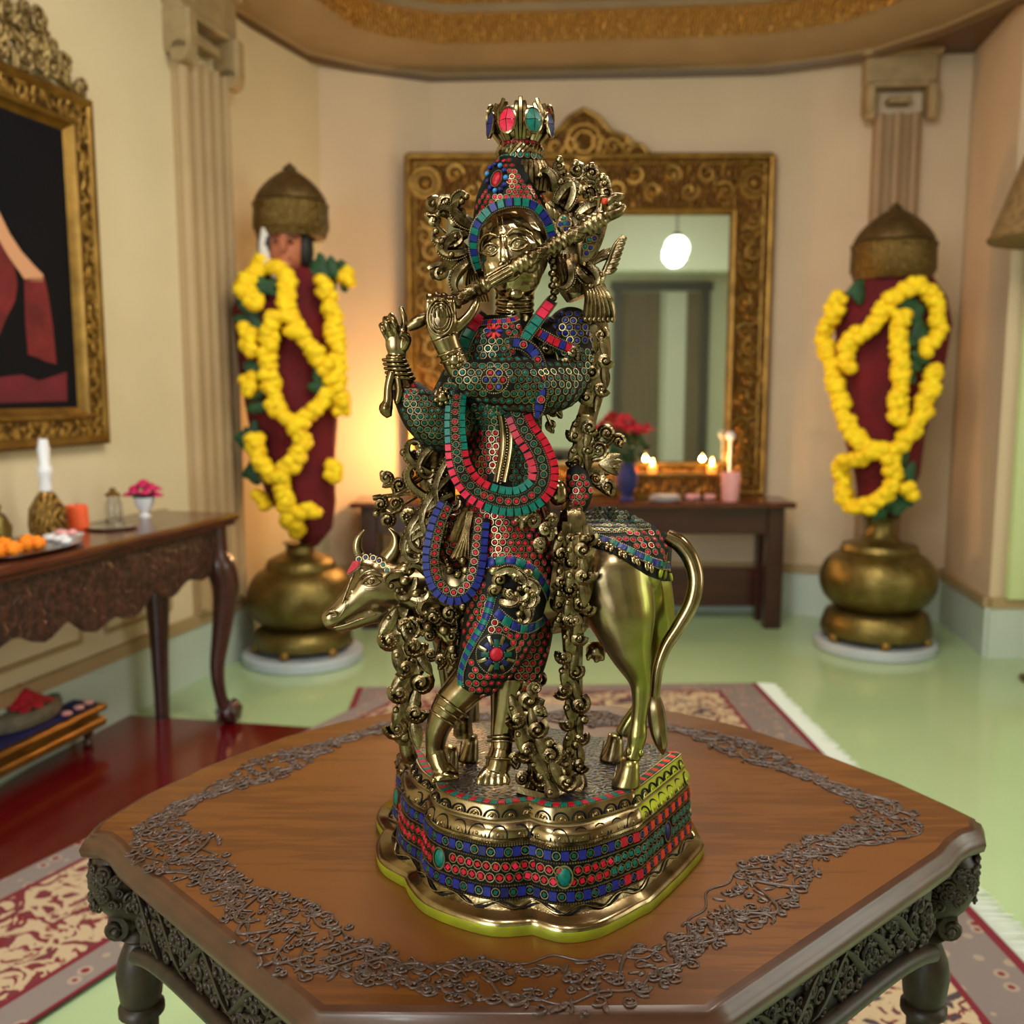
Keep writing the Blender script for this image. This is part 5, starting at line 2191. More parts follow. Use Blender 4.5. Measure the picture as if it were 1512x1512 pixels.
# eye with lids, brow, nostril
ballpx(cow, 547, 858, -46, (6.5, 4.6, 4), 0, 14, 10)
for pts in ([(534, 862, -46, 1.4), (541, 853, -50.5, 2.0), (551, 851, -51.5, 2.1), (562, 859, -48, 1.3)], [(534, 862, -46, 1.2), (544, 864.5, -50.5, 1.7), (554, 863.5, -50.5, 1.6), (562, 859, -48, 1.2)],
            [(530, 853, -43, 1.6), (540, 844.5, -47, 2.2), (552, 843, -48, 2.2), (565, 850, -45, 1.4)], [(538, 870, -48, 1), (549, 871, -49, 1.4), (560, 867, -47, 1)],
            [(482, 909, -46, 1.4), (487, 903, -49.5, 2.2), (494, 903.5, -50.5, 2.2), (497, 909, -50, 1.4), (491, 911, -50, 1.2)], [(492, 927, -44, 1), (512, 922, -47, 1.6), (534, 914, -46, 1.4), (556, 907, -43, .8)],
            [(500, 912, -50, 1), (506, 904, -52, 1.5), (511, 893, -52, 1)]):
    tubepx(cow, pts, 6, 8)
# pupils
for r_, rr in ((4.0, .7),):
    ring(cow, s(547, 858, -50.2), V((-.2, -1, .1)), r_ * .8 * K, rr * K, 0, 12, 4)
co_ = cow.build('cow', [M['cowspillbrass']], statue, smooth=180)
cow_bv = bvh_of(cow)
for i, pts in enumerate((([(536, 828, -16, 9), (528, 812, -17, 7.5), (529, 796, -18, 5.5), (538, 783, -18, 2)]), ([(574, 826, -2, 15), (585, 808, -2, 12), (584, 792, -4, 7), (574, 780, -6, 2)]))):
    h = MB()
    tubepx(h, pts, 6, 12)
    h.build('horn', M['brass'], co_, smooth=180)
h = MB()
tubepx(h, [(580, 848, -30, 5), (592, 843, -34, 11), (604, 838, -34, 11), (615, 828, -30, 2)], 5, 12, flat=.5, up=(0, -1, .3))
h.build('ear', M['brass'], co_, smooth=180)
h = MB()
tubepx(h, [(984, 792, 20, 12), (1004, 803, 16, 13), (1020, 826, 10, 12.5), (1027, 856, 4, 12), (1021, 890, 0, 11.5), (1002, 925, -4, 10.5), (983, 955, -8, 9.5), (972, 985, -10, 8.5), (968, 1015, -12, 8), (967, 1030, -12, 8)], 6, 14)
tubepx(h, [(966, 1026, -12, 8), (968, 1045, -13, 13), (972, 1075, -16, 13.5), (977, 1100, -18, 9), (979, 1114, -18, 2)], 6, 16, flute=.14)
h.build('tail', M['brass'], co_, smooth=60)
# brow jewel and beads
h = MB()
for x, y, d_ in ((530, 826, -38), (540, 823, -42), (551, 824, -42), (560, 828, -40), (566, 834, -38), (572, 842, -36)):
    stone(h, s(x, y, d_), V((-.2, -1, .3)).normalized(), 4.2 * K, INDIGO if x < 565 else TEAL)
    ballpx(h, x - 4, y - 5, d_ + 2, 2, RNG, 6, 4)
q = [(517, 842, -44), (524, 829, -42), (534, 829, -46), (531, 838, -48), (522, 845, -46), (515, 848, -44)]
qq = [s(*v) for v in q]
h.add(qq + [v + V((-.002, -.003, .001)) for v in qq], [tuple(range(6, 12)), tuple(range(6))[::-1]] + [(i, (i + 1) % 6, 6 + (i + 1) % 6, 6 + i) for i in range(6)], RED)
bead_line(h, [v + V((-.001, -.002, 0)) for v in qq + qq[:1]], .0012)
h.build('brow_jewel', INL, co_, smooth=50)
# saddle cloth
sd = MB()
top_edge = [(846, 768), (866, 754), (890, 749), (915, 752), (940, 763), (965, 776), (985, 790), (993, 800)]
low_edge = [(846, 782), (866, 786), (890, 791), (915, 801), (940, 813), (965, 826), (985, 832), (991, 830)]
fr_edge = [(846, 800), (866, 806), (890, 811), (915, 822), (940, 838), (962, 852), (980, 858), (990, 858)]


def wrap(mb, bv, edges, m, nu=34, nv=7, off=2.5, th=2):
    """Cloth laid on a body between px edge lines; rows run from the first edge to the last."""
    E = []
    for e in edges:
        c_ = catmull(e, 12)
        E.append([c_[int(i * (len(c_) - 1) / (nu - 1))] for i in range(nu)])
    rows_ = []
    for ei in range(len(E) - 1):
        for j in range(nv + (ei == len(E) - 2)):
            t_ = j / nv
            r_ = []
            for i in range(nu):
                x = E[ei][i][0] * (1 - t_) + E[ei + 1][i][0] * t_
                y = E[ei][i][1] * (1 - t_) + E[ei + 1][i][1] * t_
                h_ = hit(bv, x, y)
                r_.append((x, y, h_[0].y if h_ else None))
            rows_.append(r_)
    for i in range(nu):
        last = None
        for r_ in rows_[::-1]:
            if r_[i][2] is None:
                r_[i] = (r_[i][0], r_[i][1], (last if last is not None else s(0, 0, 20).y) + .006)
            last = r_[i][2]
    f_ = [[at_y(x, y, Y_ - off * K) for x, y, Y_ in r_] for r_ in rows_]
    back_ = [at_y(x, y, Y_ + 40 * K) + V((0, 0, -.004)) for x, y, Y_ in rows_[0]]
    mb.loft([back_] + f_, m, False, False)
    ins_ = [[p + V((0, th * K * 2, 0)) for p in r_] for r_ in f_]
    mb.loft(ins_[::-1], m, False, False)
    mb.loft([f_[-1], ins_[-1]], m, False, False)
    for e in (0, -1):
        mb.loft([[r_[e] for r_ in ins_], [r_[e] for r_ in f_]], m, False, False)


wrap(sd, cow_bv, [top_edge, low_edge, fr_edge], FIL)
sbv = bvh_of(sd)
fill(sd, sbv, [(846, 786), (850, 766), (868, 750), (890, 744), (920, 750), (950, 766), (966, 780), (930, 785), (900, 788), (870, 787)], 7.2, [GREEN, TEAL], 3.3)
fill(sd, sbv, [(872, 790), (925, 787), (965, 778), (992, 797), (995, 818), (985, 828), (950, 814), (925, 802), (890, 794)], 10.5, [RED, RED, PINK])
strip_on(sd, sbv, [(846, 788), (868, 791), (892, 797), (916, 807), (942, 819), (966, 831), (988, 836)], 12, [TEAL, BLUE], 16)
bead_line(sd, [h_[0] + h_[1] * .0005 for h_ in [hit(sbv, x, y) for x, y in catmull([(866, 786), (890, 787), (920, 786), (960, 781)], 12)] if h_], .0012)
for i in range(17):
    t = i / 16
    h0 = catmull([(850, 799), (890, 809), (940, 834), (988, 856)], 8)
    x, y = h0[int(t * (len(h0) - 1))]
    hh = hit(sbv, x, y - 4)
    if hh:
        tq, uq, nq = basis(hh[1])
        RR = Matrix((tq, uq, nq)).transposed()
        sd.ball(hh[0] + nq * .002, (4.2 * K, 8 * K, 3.2 * K), BR if t < .85 else LIME, 9, 6, RR)  # rearmost fringe drops take the green reflection colour
        sd.tube([hh[0] + uq * 9 * K - tq * 4 * K, hh[0] + uq * 6 * K + nq * .004, hh[0] + uq * 9 * K + tq * 4 * K], 1.2 * K, 5, BR)
sd.build('saddle_cloth', INL, co_, smooth=60)

# ---------------------------------------------------------------- figure: brass skin
body = MB()
BIG.append(body)
tubepx(body, [(745, 500, -12, 40), (758, 470, -18, 28), (760, 442, -22, 27), (760, 415, -22, 30)], 5, 16)
for yy in (440, 450, 459):
    body.tube([s(760 + math.cos(a) * 28.5, yy + math.sin(a) * 3, -22 + math.sin(a) * -28.5) for a in [2 * PI * k / 24 for k in range(25)]], 1.6 * K, 6)
# raised hand that holds the flute (back of hand to the viewer)
tubepx(body, [(690, 560, -84, 19), (676, 540, -92, 18), (664, 518, -98, 17), (656, 498, -100, 19)], 5, 14)
ballpx(body, 652, 474, -102, (22, 33, 11), 0, 14, 10)
for k, (x, r_) in enumerate(((634, 6.2), (645, 6.8), (656, 6.8), (667, 6.2))):
    top = 438 + (2, 0, 1, 4)[k]
    tubepx(body, [(x, 462, -104, r_ + .6), (x - 1, 448, -106, r_), (x - 1, top, -98, r_), (x, top + 3, -84, r_ * .9), (x + 1, top + 14, -74, r_ * .8), (x + 2, top + 26, -74, r_ * .7)], 4, 9)
tubepx(body, [(668, 490, -98, 9), (684, 476, -98, 8), (695, 463, -97, 7), (702, 450, -94, 6), (704, 441, -90, 4.5)], 4, 9)
# the other hand: palm turned out, fingers raised and curled
tubepx(body, [(600, 582, -60, 20), (592, 560, -66, 17), (586, 540, -70, 14), (585, 524, -72, 15)], 4, 12)
ballpx(body, 586, 507, -73, (16, 22, 9), 0, 12, 8)
for (pts) in ([(594, 496, -75, 6), (597, 480, -77, 5.4), (596, 466, -76, 4.8), (591, 453, -73, 3.6)],
              [(586, 492, -76, 6), (582, 476, -82, 5.4), (578, 466, -90, 5), (581, 474, -97, 4.4), (585, 484, -96, 3.8)],
              [(579, 494, -76, 5.8), (573, 480, -81, 5.2), (569, 471, -88, 4.8), (571, 479, -95, 4.2), (575, 489, -94, 3.6)],
              [(573, 499, -75, 5.2), (567, 488, -79, 4.6), (563, 480, -84, 4.2), (565, 487, -90, 3.6), (568, 495, -89, 3)],
              [(596, 514, -75, 7), (602, 502, -82, 6), (598, 494, -90, 5.2), (590, 492, -95, 4.2)]):
    tubepx(body, pts, 4, 8)
# lower legs and feet
tubepx(body, [(716, 985, -62, 33), (690, 1012, -62, 29), (664, 1042, -60, 25), (648, 1072, -56, 19), (643, 1098, -52, 15), (644, 1112, -50, 15)], 5, 14)
ballpx(body, 640, 1116, -42, (12, 13, 13))
tubepx(body, [(644, 1108, -50, 15), (650, 1128, -58, 15), (657, 1142, -66, 12)], 4, 12)
for k in range(5):
    x = 640 + k * 8.4
    tubepx(body, [(648 + k * 3.4, 1132 - k * .5, -62, 6), (x, 1146 - k * .8, -71 + k, 4.1 if k < 4 else 5.2), (x + .3, 1152 - k, -77 + k, 4.2 if k < 4 else 5.2), (x + .3, 1156 - k * 1.2, -80 + k, 3.2 if k < 4 else 4)], 4, 9)
ballpx(body, 657, 1146, -70, (19, 8.5, 10))
tubepx(body, [(756, 1000, -30, 34), (748, 1050, -40, 24), (742, 1080, -46, 18), (741, 1098, -50, 16), (740, 1110, -52, 17)], 5, 14)
ballpx(body, 742, 1122, -46, (16, 14, 16))
tubepx(body, [(740, 1108, -52, 17), (736, 1128, -62, 19), (731, 1144, -72, 15)], 4, 14)
for k in range(5):
    x = 709 + k * 9.5
    tubepx(body, [(720 + k * 5, 1136, -70, 7.2), (x + 1, 1150, -80, 6.2 if k else 7), (x, 1161 - abs(k - 1.5), -84, 5.0 if k else 6.4)], 4, 8)
skin = fuse(body, .0013, 3)
# head, sculpted at its own finer grain
HC = s(757, 374, -34)
RY = Matrix.Rotation(math.radians(-15), 3, 'Z')
RR_ = Matrix.Rotation(math.radians(-9), 3, 'Y')
RP = Matrix.Rotation(math.radians(4), 3, 'X')
HR = RR_ @ RY @ RP


def hp(x, y, z):
    return HC + HR @ V((x * K, -z * K, y * K))


hd = MB()


def hb(x, y, z, r, seg=16, rg=10):
    hd.ball(hp(x, y, z), (r[0] * K, r[2] * K, r[1] * K), 0, seg, rg, HR)


def ht(pts, n=4, seg=7):
    c_ = catmull(pts, n)
    hd.tube([hp(x, y, z) for x, y, z, r in c_], [r * K for x, y, z, r in c_], seg)


hb(0, 10, -14, (51, 62, 50), 24, 16)
hb(0, -6, 6, (44, 60, 39), 24, 16)
hb(0, -40, 10, (32, 26, 28))
hb(0, -56, 25, (14, 11, 12))
for sx in (-1, 1):
    hb(sx * 22, -16, 24, (18, 20, 17))
    hb(sx * 19, 9, 33.5, (13.5, 9, 9))
    hb(sx * 19, 8, 37, (9.5, 6.2, 7))
    ht([(sx * 6, 22, 43, 2), (sx * 16, 28, 43, 2.4), (sx * 28, 26, 38, 2.4), (sx * 38, 17, 29, 1.6)])
    ht([(sx * 7, 6, 42, 1.4), (sx * 12, 12.5, 44.5, 1.9), (sx * 20, 15.5, 44.5, 2.1), (sx * 28, 12.5, 40.5, 1.9), (sx * 34, 6, 34, 1.3)])
    ht([(sx * 7, 6, 42, 1.2), (sx * 13, 1.5, 43.5, 1.5), (sx * 20, 0, 43, 1.6), (sx * 28, 2, 39.5, 1.4), (sx * 34, 6, 34, 1.2)])
    hb(sx * 7.5, -15, 45, (5.2, 4.2, 5.5), 10, 8)
    hb(sx * 47, -4, -6, (5, 16, 9))
ht([(0, 24, 40.5, 2.4), (0, 14, 43.5, 3.8), (0, 2, 49.5, 5.2), (0, -9, 53.5, 6.4), (0, -13, 53.5, 6.2)])
ht([(-15, -30, 38, 1.8), (-6, -26.5, 44, 3.2), (0, -28, 45.5, 2.8), (6, -26.5, 44, 3.2), (15, -30, 38, 1.8)])
ht([(-12, -33, 38.5, 1.8), (0, -36, 44, 4.4), (12, -33, 38.5, 1.8)])
head = fuse(hd, .00085, 2)
hx = MB()
for sx in (-1, 1):
    ring(hx, hp(sx * 19, 8, 44), HR @ V((sx * .1, -1, 0)), 3.6 * K, .55 * K, 0, 14, 4)
    ring(hx, hp(sx * 19, 8, 44.3), HR @ V((sx * .1, -1, 0)), 1.3 * K, .45 * K, 0, 10, 4)
    hx.tube([hp(sx * 3.6, 34, 42.2), hp(sx * 3.4, 44, 40.6), hp(sx * 3.2, 54, 36.5)], .6 * K, 5)
hx.tube([hp(-3.6, 34, 42.3), hp(0, 30, 44.5), hp(3.6, 34, 42.3)], .6 * K, 5)

skin.join(head)
skin.join(hx)
# nails on the feet, fingers' rings, bangles, anklets
orn = MB()


def bangle(x, y, d_, rx, tilt, r_, dirr=0.0):
    pts = []
    for k in range(25):
        a = 2 * PI * k / 24
        u, v = math.cos(a) * rx, math.sin(a) * rx
        pts.append(s(x + u * math.cos(tilt), y + u * math.sin(tilt) - v * dirr, d_ + v))
    orn.tube(pts, r_ * K, 7, 0, flute=.1)


for (x, y, d_, rx, t_) in ((741, 1088, -49, 20, 0), (741, 1094, -50, 20.5, 0), (740, 1120, -56, 21.5, .05), (668, 1042, -60, 28, .65), (662, 1052, -59, 26, .65), (655, 1062, -58, 24, .6)):
    bangle(x, y, d_, rx, t_, 2.2)
for i in range(5):
    bangle(583 + i * 2.2, 532 + i * 6.4, -70 + i, 17 + i * .8, .05, 2.8)
for (x, y, d_, t_) in ((664, 520, -98, -.35), (669, 529, -96, -.35)):
    bangle(x, y, d_, 20, t_, 2.0)
# oval plate with rays on the back of the hand
for q_, rr in ((1, 1.5), (.8, 1.1), (.6, 1.1)):
    orn.tube([s(650 + math.cos(a) * 19 * q_, 468 + math.sin(a) * 27 * q_, -114 - (1 - q_) * 3) for a in [2 * PI * k / 28 for k in range(29)]], rr * K, 6)
for k in range(4):
    orn.tube([s(640 + k * 6.6, 446, -113), s(641 + k * 6.2, 468, -115)], 1.1 * K, 5)
# flower bosses on both wrists
for (x, y, d_) in ((671, 531, -114), (653, 586, -86)):
    ballpx(orn, x, y, d_, (8, 8, 6), 0, 12, 8)
    for k in range(7):
        a = k * 2 * PI / 7
        ballpx(orn, x + math.cos(a) * 10, y + math.sin(a) * 10, d_ + 3, 4.4, 0, 8, 6)
# hanging tassel under the open hand
tubepx(orn, [(580, 548, -84, 7), (574, 570, -84, 6), (573, 592, -84, 7), (570, 604, -84, 10), (575, 616, -84, 4)], 4, 8, flute=.14)
tubepx(orn, [(587, 556, -86, 5), (590, 576, -84, 6), (586, 596, -84, 4)], 4, 8, flute=.14)
skin.join(orn)
fb = skin.build('figure', [M['brass']], statue, smooth=180)

# ---------------------------------------------------------------- tunic, sleeves
tn = MB()
BIG.append(tn)
tubepx(tn, [(742, 478, -14, 44), (738, 520, -22, 58), (742, 570, -18, 60), (746, 630, -10, 54), (744, 690, -8, 58), (744, 745, -6, 68)], 5, 20)
ballpx(tn, 792, 505, -10, (44, 40, 40))
ballpx(tn, 842, 487, -6, (34, 33, 32))
ballpx(tn, 690, 505, -12, (24, 40, 34))
tubepx(tn, [(848, 500, -4, 34), (838, 555, -16, 36), (800, 572, -50, 40), (755, 566, -78, 38), (705, 560, -90, 28), (672, 550, -90, 20)], 5, 16)
tubepx(tn, [(690, 560, -8, 38), (664, 622, -34, 44), (630, 612, -52, 36), (602, 580, -60, 23), (597, 568, -62, 20)], 5, 16)
tun = fuse(tn, .0018, 8)
tbv = bvh_of(tun)
bulb = [(655, 545), (690, 524), (720, 520), (750, 522), (785, 524), (800, 548), (802, 575), (790, 600), (755, 618), (715, 614), (680, 596), (658, 570)]
med = [(715 + math.cos(k * PI / 8) * 25 + 15, 562 + math.sin(k * PI / 8) * 22) for k in range(16)]
fill(tun, tbv, bulb, 11.5, [GREEN, GREEN, GREEN, TEAL], skip=[med])
for k in range(6):
    a = k * PI / 3
    h = hit(tbv, 730 + math.cos(a) * 12.5, 561 + math.sin(a) * 11.5)
    stone(tun, h[0], h[1], 5.2 * K, (RED, BLUE)[k % 2])
h = hit(tbv, 730, 561)
stone(tun, h[0], h[1], 5.2 * K, INDIGO)
bead_line(tun, [hit(tbv, 730 + math.cos(a) * 21, 561 + math.sin(a) * 20)[0] for a in [k * PI / 14 for k in range(29)]], .0012)
fill(tun, tbv, [(690, 500), (752, 494), (762, 505), (758, 524), (735, 532), (700, 530), (686, 522)], 11.5, GREEN)
for k in range(8):
    a = k * PI / 4
    h = hit(tbv, 729 + math.cos(a) * 8, 489 + math.sin(a) * 7)
    if h:
        t_, u_, n_ = basis(h[1])
        d_ = t_ * math.cos(a) - u_ * math.sin(a)
        tile(tun, h[0] + n_ * .0006, d_, n_.cross(d_), n_, 9 * K, 4.5 * K, .0012, (BLUE, RED, ORG, RED)[k % 4], .5)
fill(tun, tbv, [(700, 482), (720, 481), (720, 498), (696, 500)], 9, [GREEN, RED])
fill(tun, tbv, [(742, 482), (770, 474), (775, 486), (762, 500), (745, 496)], 9.5, [GREEN, RED, RED])
fill(tun, tbv, [(758, 496), (775, 488), (768, 515), (752, 530), (748, 518)], 9, RED)
strip_on(tun, tbv, [(708, 478), (725, 476), (742, 475), (758, 472), (775, 465)], 8, [RED, BLUE], 9)
fill(tun, tbv, [(808, 470), (820, 450), (846, 444), (872, 456), (880, 484), (876, 512), (850, 508), (822, 494)], 11, BLUE)
fill(tun, tbv, [(795, 500), (842, 515), (872, 520), (880, 560), (862, 600), (826, 640), (790, 640), (790, 600), (804, 575)], 11, GREEN)
fill(tun, tbv, [(590, 580), (625, 566), (668, 560), (690, 600), (690, 660), (655, 672), (615, 650), (592, 610)], 10.5, GREEN)
fill(tun, tbv, [(588, 572), (612, 562), (620, 578), (596, 592)], 9, [RED, INDIGO, RED])
fill(tun, tbv, [(690, 640), (738, 640), (740, 700), (712, 706), (694, 690)], 10.5, RED)
fill(tun, tbv, [(688, 604), (800, 604), (810, 690), (796, 740), (752, 740), (752, 636), (694, 636)], 10.5, GREEN)
for x_ in (737, 748):
    pts = [hit(tbv, x_ + 6 * math.sin((y - 600) / 30), y) for y in range(612, 716, 5)]
    tun.tube([h[0] + h[1] * .002 for h in pts if h], 5.2 * K, 7, BR, flute=.15)
bead_line(tun, [h[0] + h[1] * .005 for h in [hit(tbv, 743 + 6 * math.sin((y - 600) / 30), y) for y in range(612, 716, 2)] if h], .0016, BR)
tun.build('tunic', INL, statue, smooth=60)

# ---------------------------------------------------------------- dhoti
dh = MB()
BIG.append(dh)
tubepx(dh, [(742, 730, -6, 66), (752, 790, -20, 66), (752, 850, -38, 62), (742, 910, -54, 56), (728, 955, -66, 50), (708, 995, -68, 36), (700, 1012, -66, 30)], 5, 20)
tubepx(dh, [(778, 790, 0, 46), (782, 870, -4, 42), (776, 950, -14, 38), (760, 1010, -26, 34), (750, 1040, -36, 28)], 5, 16)
ballpx(dh, 680, 790, -14, (46, 52, 40))
dho = fuse(dh, .0018, 8)
dbv = bvh_of(dho)
medal = [(733 + math.cos(k * PI / 8) * 31, 966 + math.sin(k * PI / 8) * 31) for k in range(16)]
oval = [(716, 832), (745, 824), (780, 832), (806, 856), (816, 890), (806, 922), (780, 938), (745, 925), (720, 898)]
fill(dho, dbv, [(690, 742), (820, 742), (845, 800), (850, 900), (830, 980), (800, 1030), (760, 1040), (720, 1030), (694, 1030), (686, 1002), (704, 960), (728, 906), (716, 860)], 11.2, [RED, RED, RED, PINK], skip=[medal, oval])
fill(dho, dbv, [(630, 735), (700, 735), (716, 850), (722, 890), (700, 940), (680, 960), (660, 900), (636, 830)], 11.2, RED)
for r_, n_, c_, w_ in ((27, 8, None, 0), ):
    for k in range(16):
        a = k * PI / 8
        rr = 16.5 if k % 2 == 0 else 22
        h = hit(dbv, 733 + math.cos(a) * rr, 966 + math.sin(a) * rr)
        t_, u_, n2 = basis(h[1])
        d_ = t_ * math.cos(a) - u_ * math.sin(a)
        tile(dho, h[0] + n2 * .0006, d_, n2.cross(d_), n2, (11 if k % 2 == 0 else 13) * K, (7 if k % 2 == 0 else 5) * K, .0013, (GREEN, BR, INDIGO, BR)[k % 4], .45)
h = hit(dbv, 733, 966)
Rm = Matrix(basis(h[1])).transposed()
dho.ball(h[0], (9.5 * K, 10.5 * K, 4.5 * K), RED, 16, 8, Rm)
for R_ in (12, 30):
    bead_line(dho, [hit(dbv, 733 + math.cos(a) * R_, 966 + math.sin(a) * R_ * 1.03)[0] for a in [k * PI / 16 for k in range(33)]], .0011)
strip_on(dho, dbv, [(727, 880), (716, 916), (700, 945), (686, 975), (680, 1003), (686, 1024), (702, 1036), (718, 1034)], 13, [TEAL, BLUE], 17)
strip_on(dho, dbv, [(718, 832), (740, 827), (765, 830), (790, 846), (806, 870), (810, 895), (800, 917), (778, 928), (752, 920), (732, 902)], 14, [BLUE, TEAL], 21)
strip_on(dho, dbv, [(720, 1046), (735, 1038), (748, 1022)], 11, [BLUE, TEAL], 4)
dho.build('dhoti', INL, statue, smooth=60)


# ---------------------------------------------------------------- sashes
def ribbon(name, path, cols, thick=5, n=9, label=None):
    """path: (x, y, d, width); cols: list of (offset -.5...5, width frac, kind, colour function of travel)."""
    c_ = catmull(path, n)
    C = [s(x, y, d) for x, y, d, w in c_]
    W = [w * K for x, y, d, w in c_]
    mb = MB()
    N = V((0, -1, .12)).normalized()
    fr = []
    for i in range(len(C)):
        tg = (C[min(i + 1, len(C) - 1)] - C[max(i - 1, 0)]).normalized()
        n_ = (N - tg * N.dot(tg)).normalized()
        fr.append((C[i], tg, n_.cross(tg).normalized(), n_, W[i]))
    sec = []
    for p, tg, u, n_, w in fr:
        q = []
        for a, b_ in ((-.5, -.5), (-.5, .1), (-.42, .25), (0, .42), (.42, .25), (.5, .1), (.5, -.5)):
            q.append(p + u * w * a + n_ * thick * K * b_)
        sec.append(q)
    mb.loft(sec, FIL)

    def at(t, o):
        k = t * (len(fr) - 1)
        i = min(int(k), len(fr) - 2)
        f = k - i
        p = fr[i][0].lerp(fr[i + 1][0], f)
        u = fr[i][2].lerp(fr[i + 1][2], f).normalized()
        n_ = fr[i][3].lerp(fr[i + 1][3], f).normalized()
        w = fr[i][4] * (1 - f) + fr[i + 1][4] * f
        lift = thick * K * (.42 - .55 * abs(o) ** 1.4)
        return p + u * w * o + n_ * lift, u, (n_ + u * o * .5).normalized(), w
    for o, wf, kind, cf in cols:
        line = [at(i / 120, o)[0] for i in range(121)]
        L = sum((a - b_).length for a, b_ in zip(line, line[1:]))
        if kind == 'bead':
            bead_line(mb, line, .0012)
            continue
        wm = sum(W) / len(W)
        st = {'ring': 10.2 * K, 'tile': 9.5 * K, 'long': 14 * K}[kind]
        # travel evenly along this line
        acc, marks = 0, []
        for i in range(120):
            acc += (line[i + 1] - line[i]).length
            if acc >= st:
                acc = 0
                marks.append((i + .5) / 120)
        for t in marks:
            p, u, n_, w = at(t, o)
            if kind == 'ring':
                stone(mb, p, n_, min(4.6 * K, wf * w * .5), cf(t))
            else:
                tg = n_.cross(u).normalized()
                u2 = tg.cross(n_).normalized()
                tile(mb, p + n_ * .0005, tg, u2, n_, st * .95, wf * w, .0011, cf(t), .95)
    return mb.build(name, INL, statue, smooth=50)


def steps(*st):
    def f(t):
        for lim, c_ in st:
            if t <= lim:
                return c_
        return st[-1][1]
    return f


ribbon('shawl', [(676, 575, -76, 26), (672, 610, -84, 28), (673, 650, -90, 30), (679, 690, -92, 34), (700, 722, -92, 38), (735, 738, -92, 40), (768, 739, -92, 41), (795, 722, -90, 43), (803, 696, -86, 42), (793, 664, -84, 40), (775, 636, -82, 38), (761, 606, -76, 34)],
       [(-.36, .27, 'tile', steps((.30, TEAL), (.36, RED), (.50, RED), (.66, TEAL), (1, RED))), (-.19, 0, 'bead', None), (.0, .28, 'ring', steps((.18, RED), (.36, GREEN), (.62, RED), (1, GREEN))), (.19, 0, 'bead', None), (.36, .27, 'tile', steps((.18, TEAL), (.36, PINK), (.6, TEAL), (.66, RED), (1, RED)))] if False else
       [(.36, .27, 'tile', steps((.22, TEAL), (.40, RED), (.66, TEAL), (1, RED))), (.19, 0, 'bead', None), (.0, .28, 'ring', steps((.18, RED), (.40, GREEN), (.62, RED), (1, GREEN))), (-.19, 0, 'bead', None), (-.36, .27, 'tile', steps((.2, TEAL), (.42, PINK), (.62, TEAL), (1, RED)))])
ribbon('sash', [(660, 742, -70, 22), (648, 766, -80, 24), (640, 795, -86, 24), (636, 825, -88, 24), (640, 852, -90, 24), (652, 872, -92, 25), (670, 880, -94, 26), (688, 873, -94, 25), (700, 853, -92, 24), (706, 825, -90, 24), (709, 795, -86, 23), (712, 765, -80, 22)],
       [(-.28, .42, 'tile', steps((1, BLUE))), (-.03, 0, 'bead', None), (.2, .4, 'ring', steps((1, RED))), (.44, 0, 'bead', None)])
ribbon('sash', [(752, 506, -76, 17), (772, 509, -76, 18), (789, 522, -74, 19), (798, 545, -82, 19), (799, 575, -96, 19), (796, 600, -96, 18), (793, 614, -92, 8)],
       [(0, .62, 'tile', lambda t: BLUE), (.45, 0, 'bead', None), (-.45, 0, 'bead', None)])
mbx = MB()
for (x, y, d_) in ((773, 509, -81), (794, 531, -82), (800, 558, -94), (799, 590, -101)):
    ballpx(mbx, x, y, d_ + 1, (6, 6, 3), FIL, 10, 6)
    stone(mbx, s(x, y, d_ - 2), V((0, -1, .15)).normalized(), 5 * K, RED)
mbx.build('sash_stones', INL, statue, smooth=50)
ribbon('chest_strap', [(786, 486, -56, 14), (806, 498, -56, 15), (828, 509, -52, 16), (852, 518, -42, 16)], [(0, .7, 'tile', lambda t: RED if int(t * 9) % 2 else BLUE), (.45, 0, 'bead', None), (-.45, 0, 'bead', None)])
ribbon('shoulder_strap', [(815, 444, -40, 17), (803, 460, -52, 18), (790, 478, -62, 18), (778, 496, -68, 16), (771, 508, -70, 13)], [(0, .74, 'long', steps((.42, PINK), (1, TEAL))), (.45, 0, 'bead', None), (-.45, 0, 'bead', None)])
ribbon('shoulder_strap', [(716, 464, -44, 16), (703, 478, -56, 18), (692, 494, -66, 19), (685, 510, -72, 19), (682, 524, -74, 17)], [(0, .74, 'long', steps((.42, PINK), (1, TEAL))), (.45, 0, 'bead', None), (-.45, 0, 'bead', None)])
# red studded flap beside the hip, with a round knob
fl2 = MB()
tubepx(fl2, [(846, 690, -30, 10), (852, 705, -34, 17), (856, 725, -36, 19), (850, 745, -36, 17), (838, 760, -36, 9)], 5, 14, FIL)
f2 = fuse(fl2, .0016, 2)
f2b = bvh_of(f2)
fill(f2, f2b, [(838, 698), (862, 696), (874, 720), (872, 745), (850, 764), (834, 764), (836, 740)], 10.6, [RED, RED, PINK])
f2.build('hip_flap', INL, statue, smooth=60)
kb = MB()
ballpx(kb, 824, 728, -50, (14, 19, 14), 0, 20, 14)
kb.build('hip_knob', M['brass'], statue, smooth=180)

# ---------------------------------------------------------------- crown
cr = MB()
ax0, ax1 = s(762, 352, -16), s(768, 150, 0)
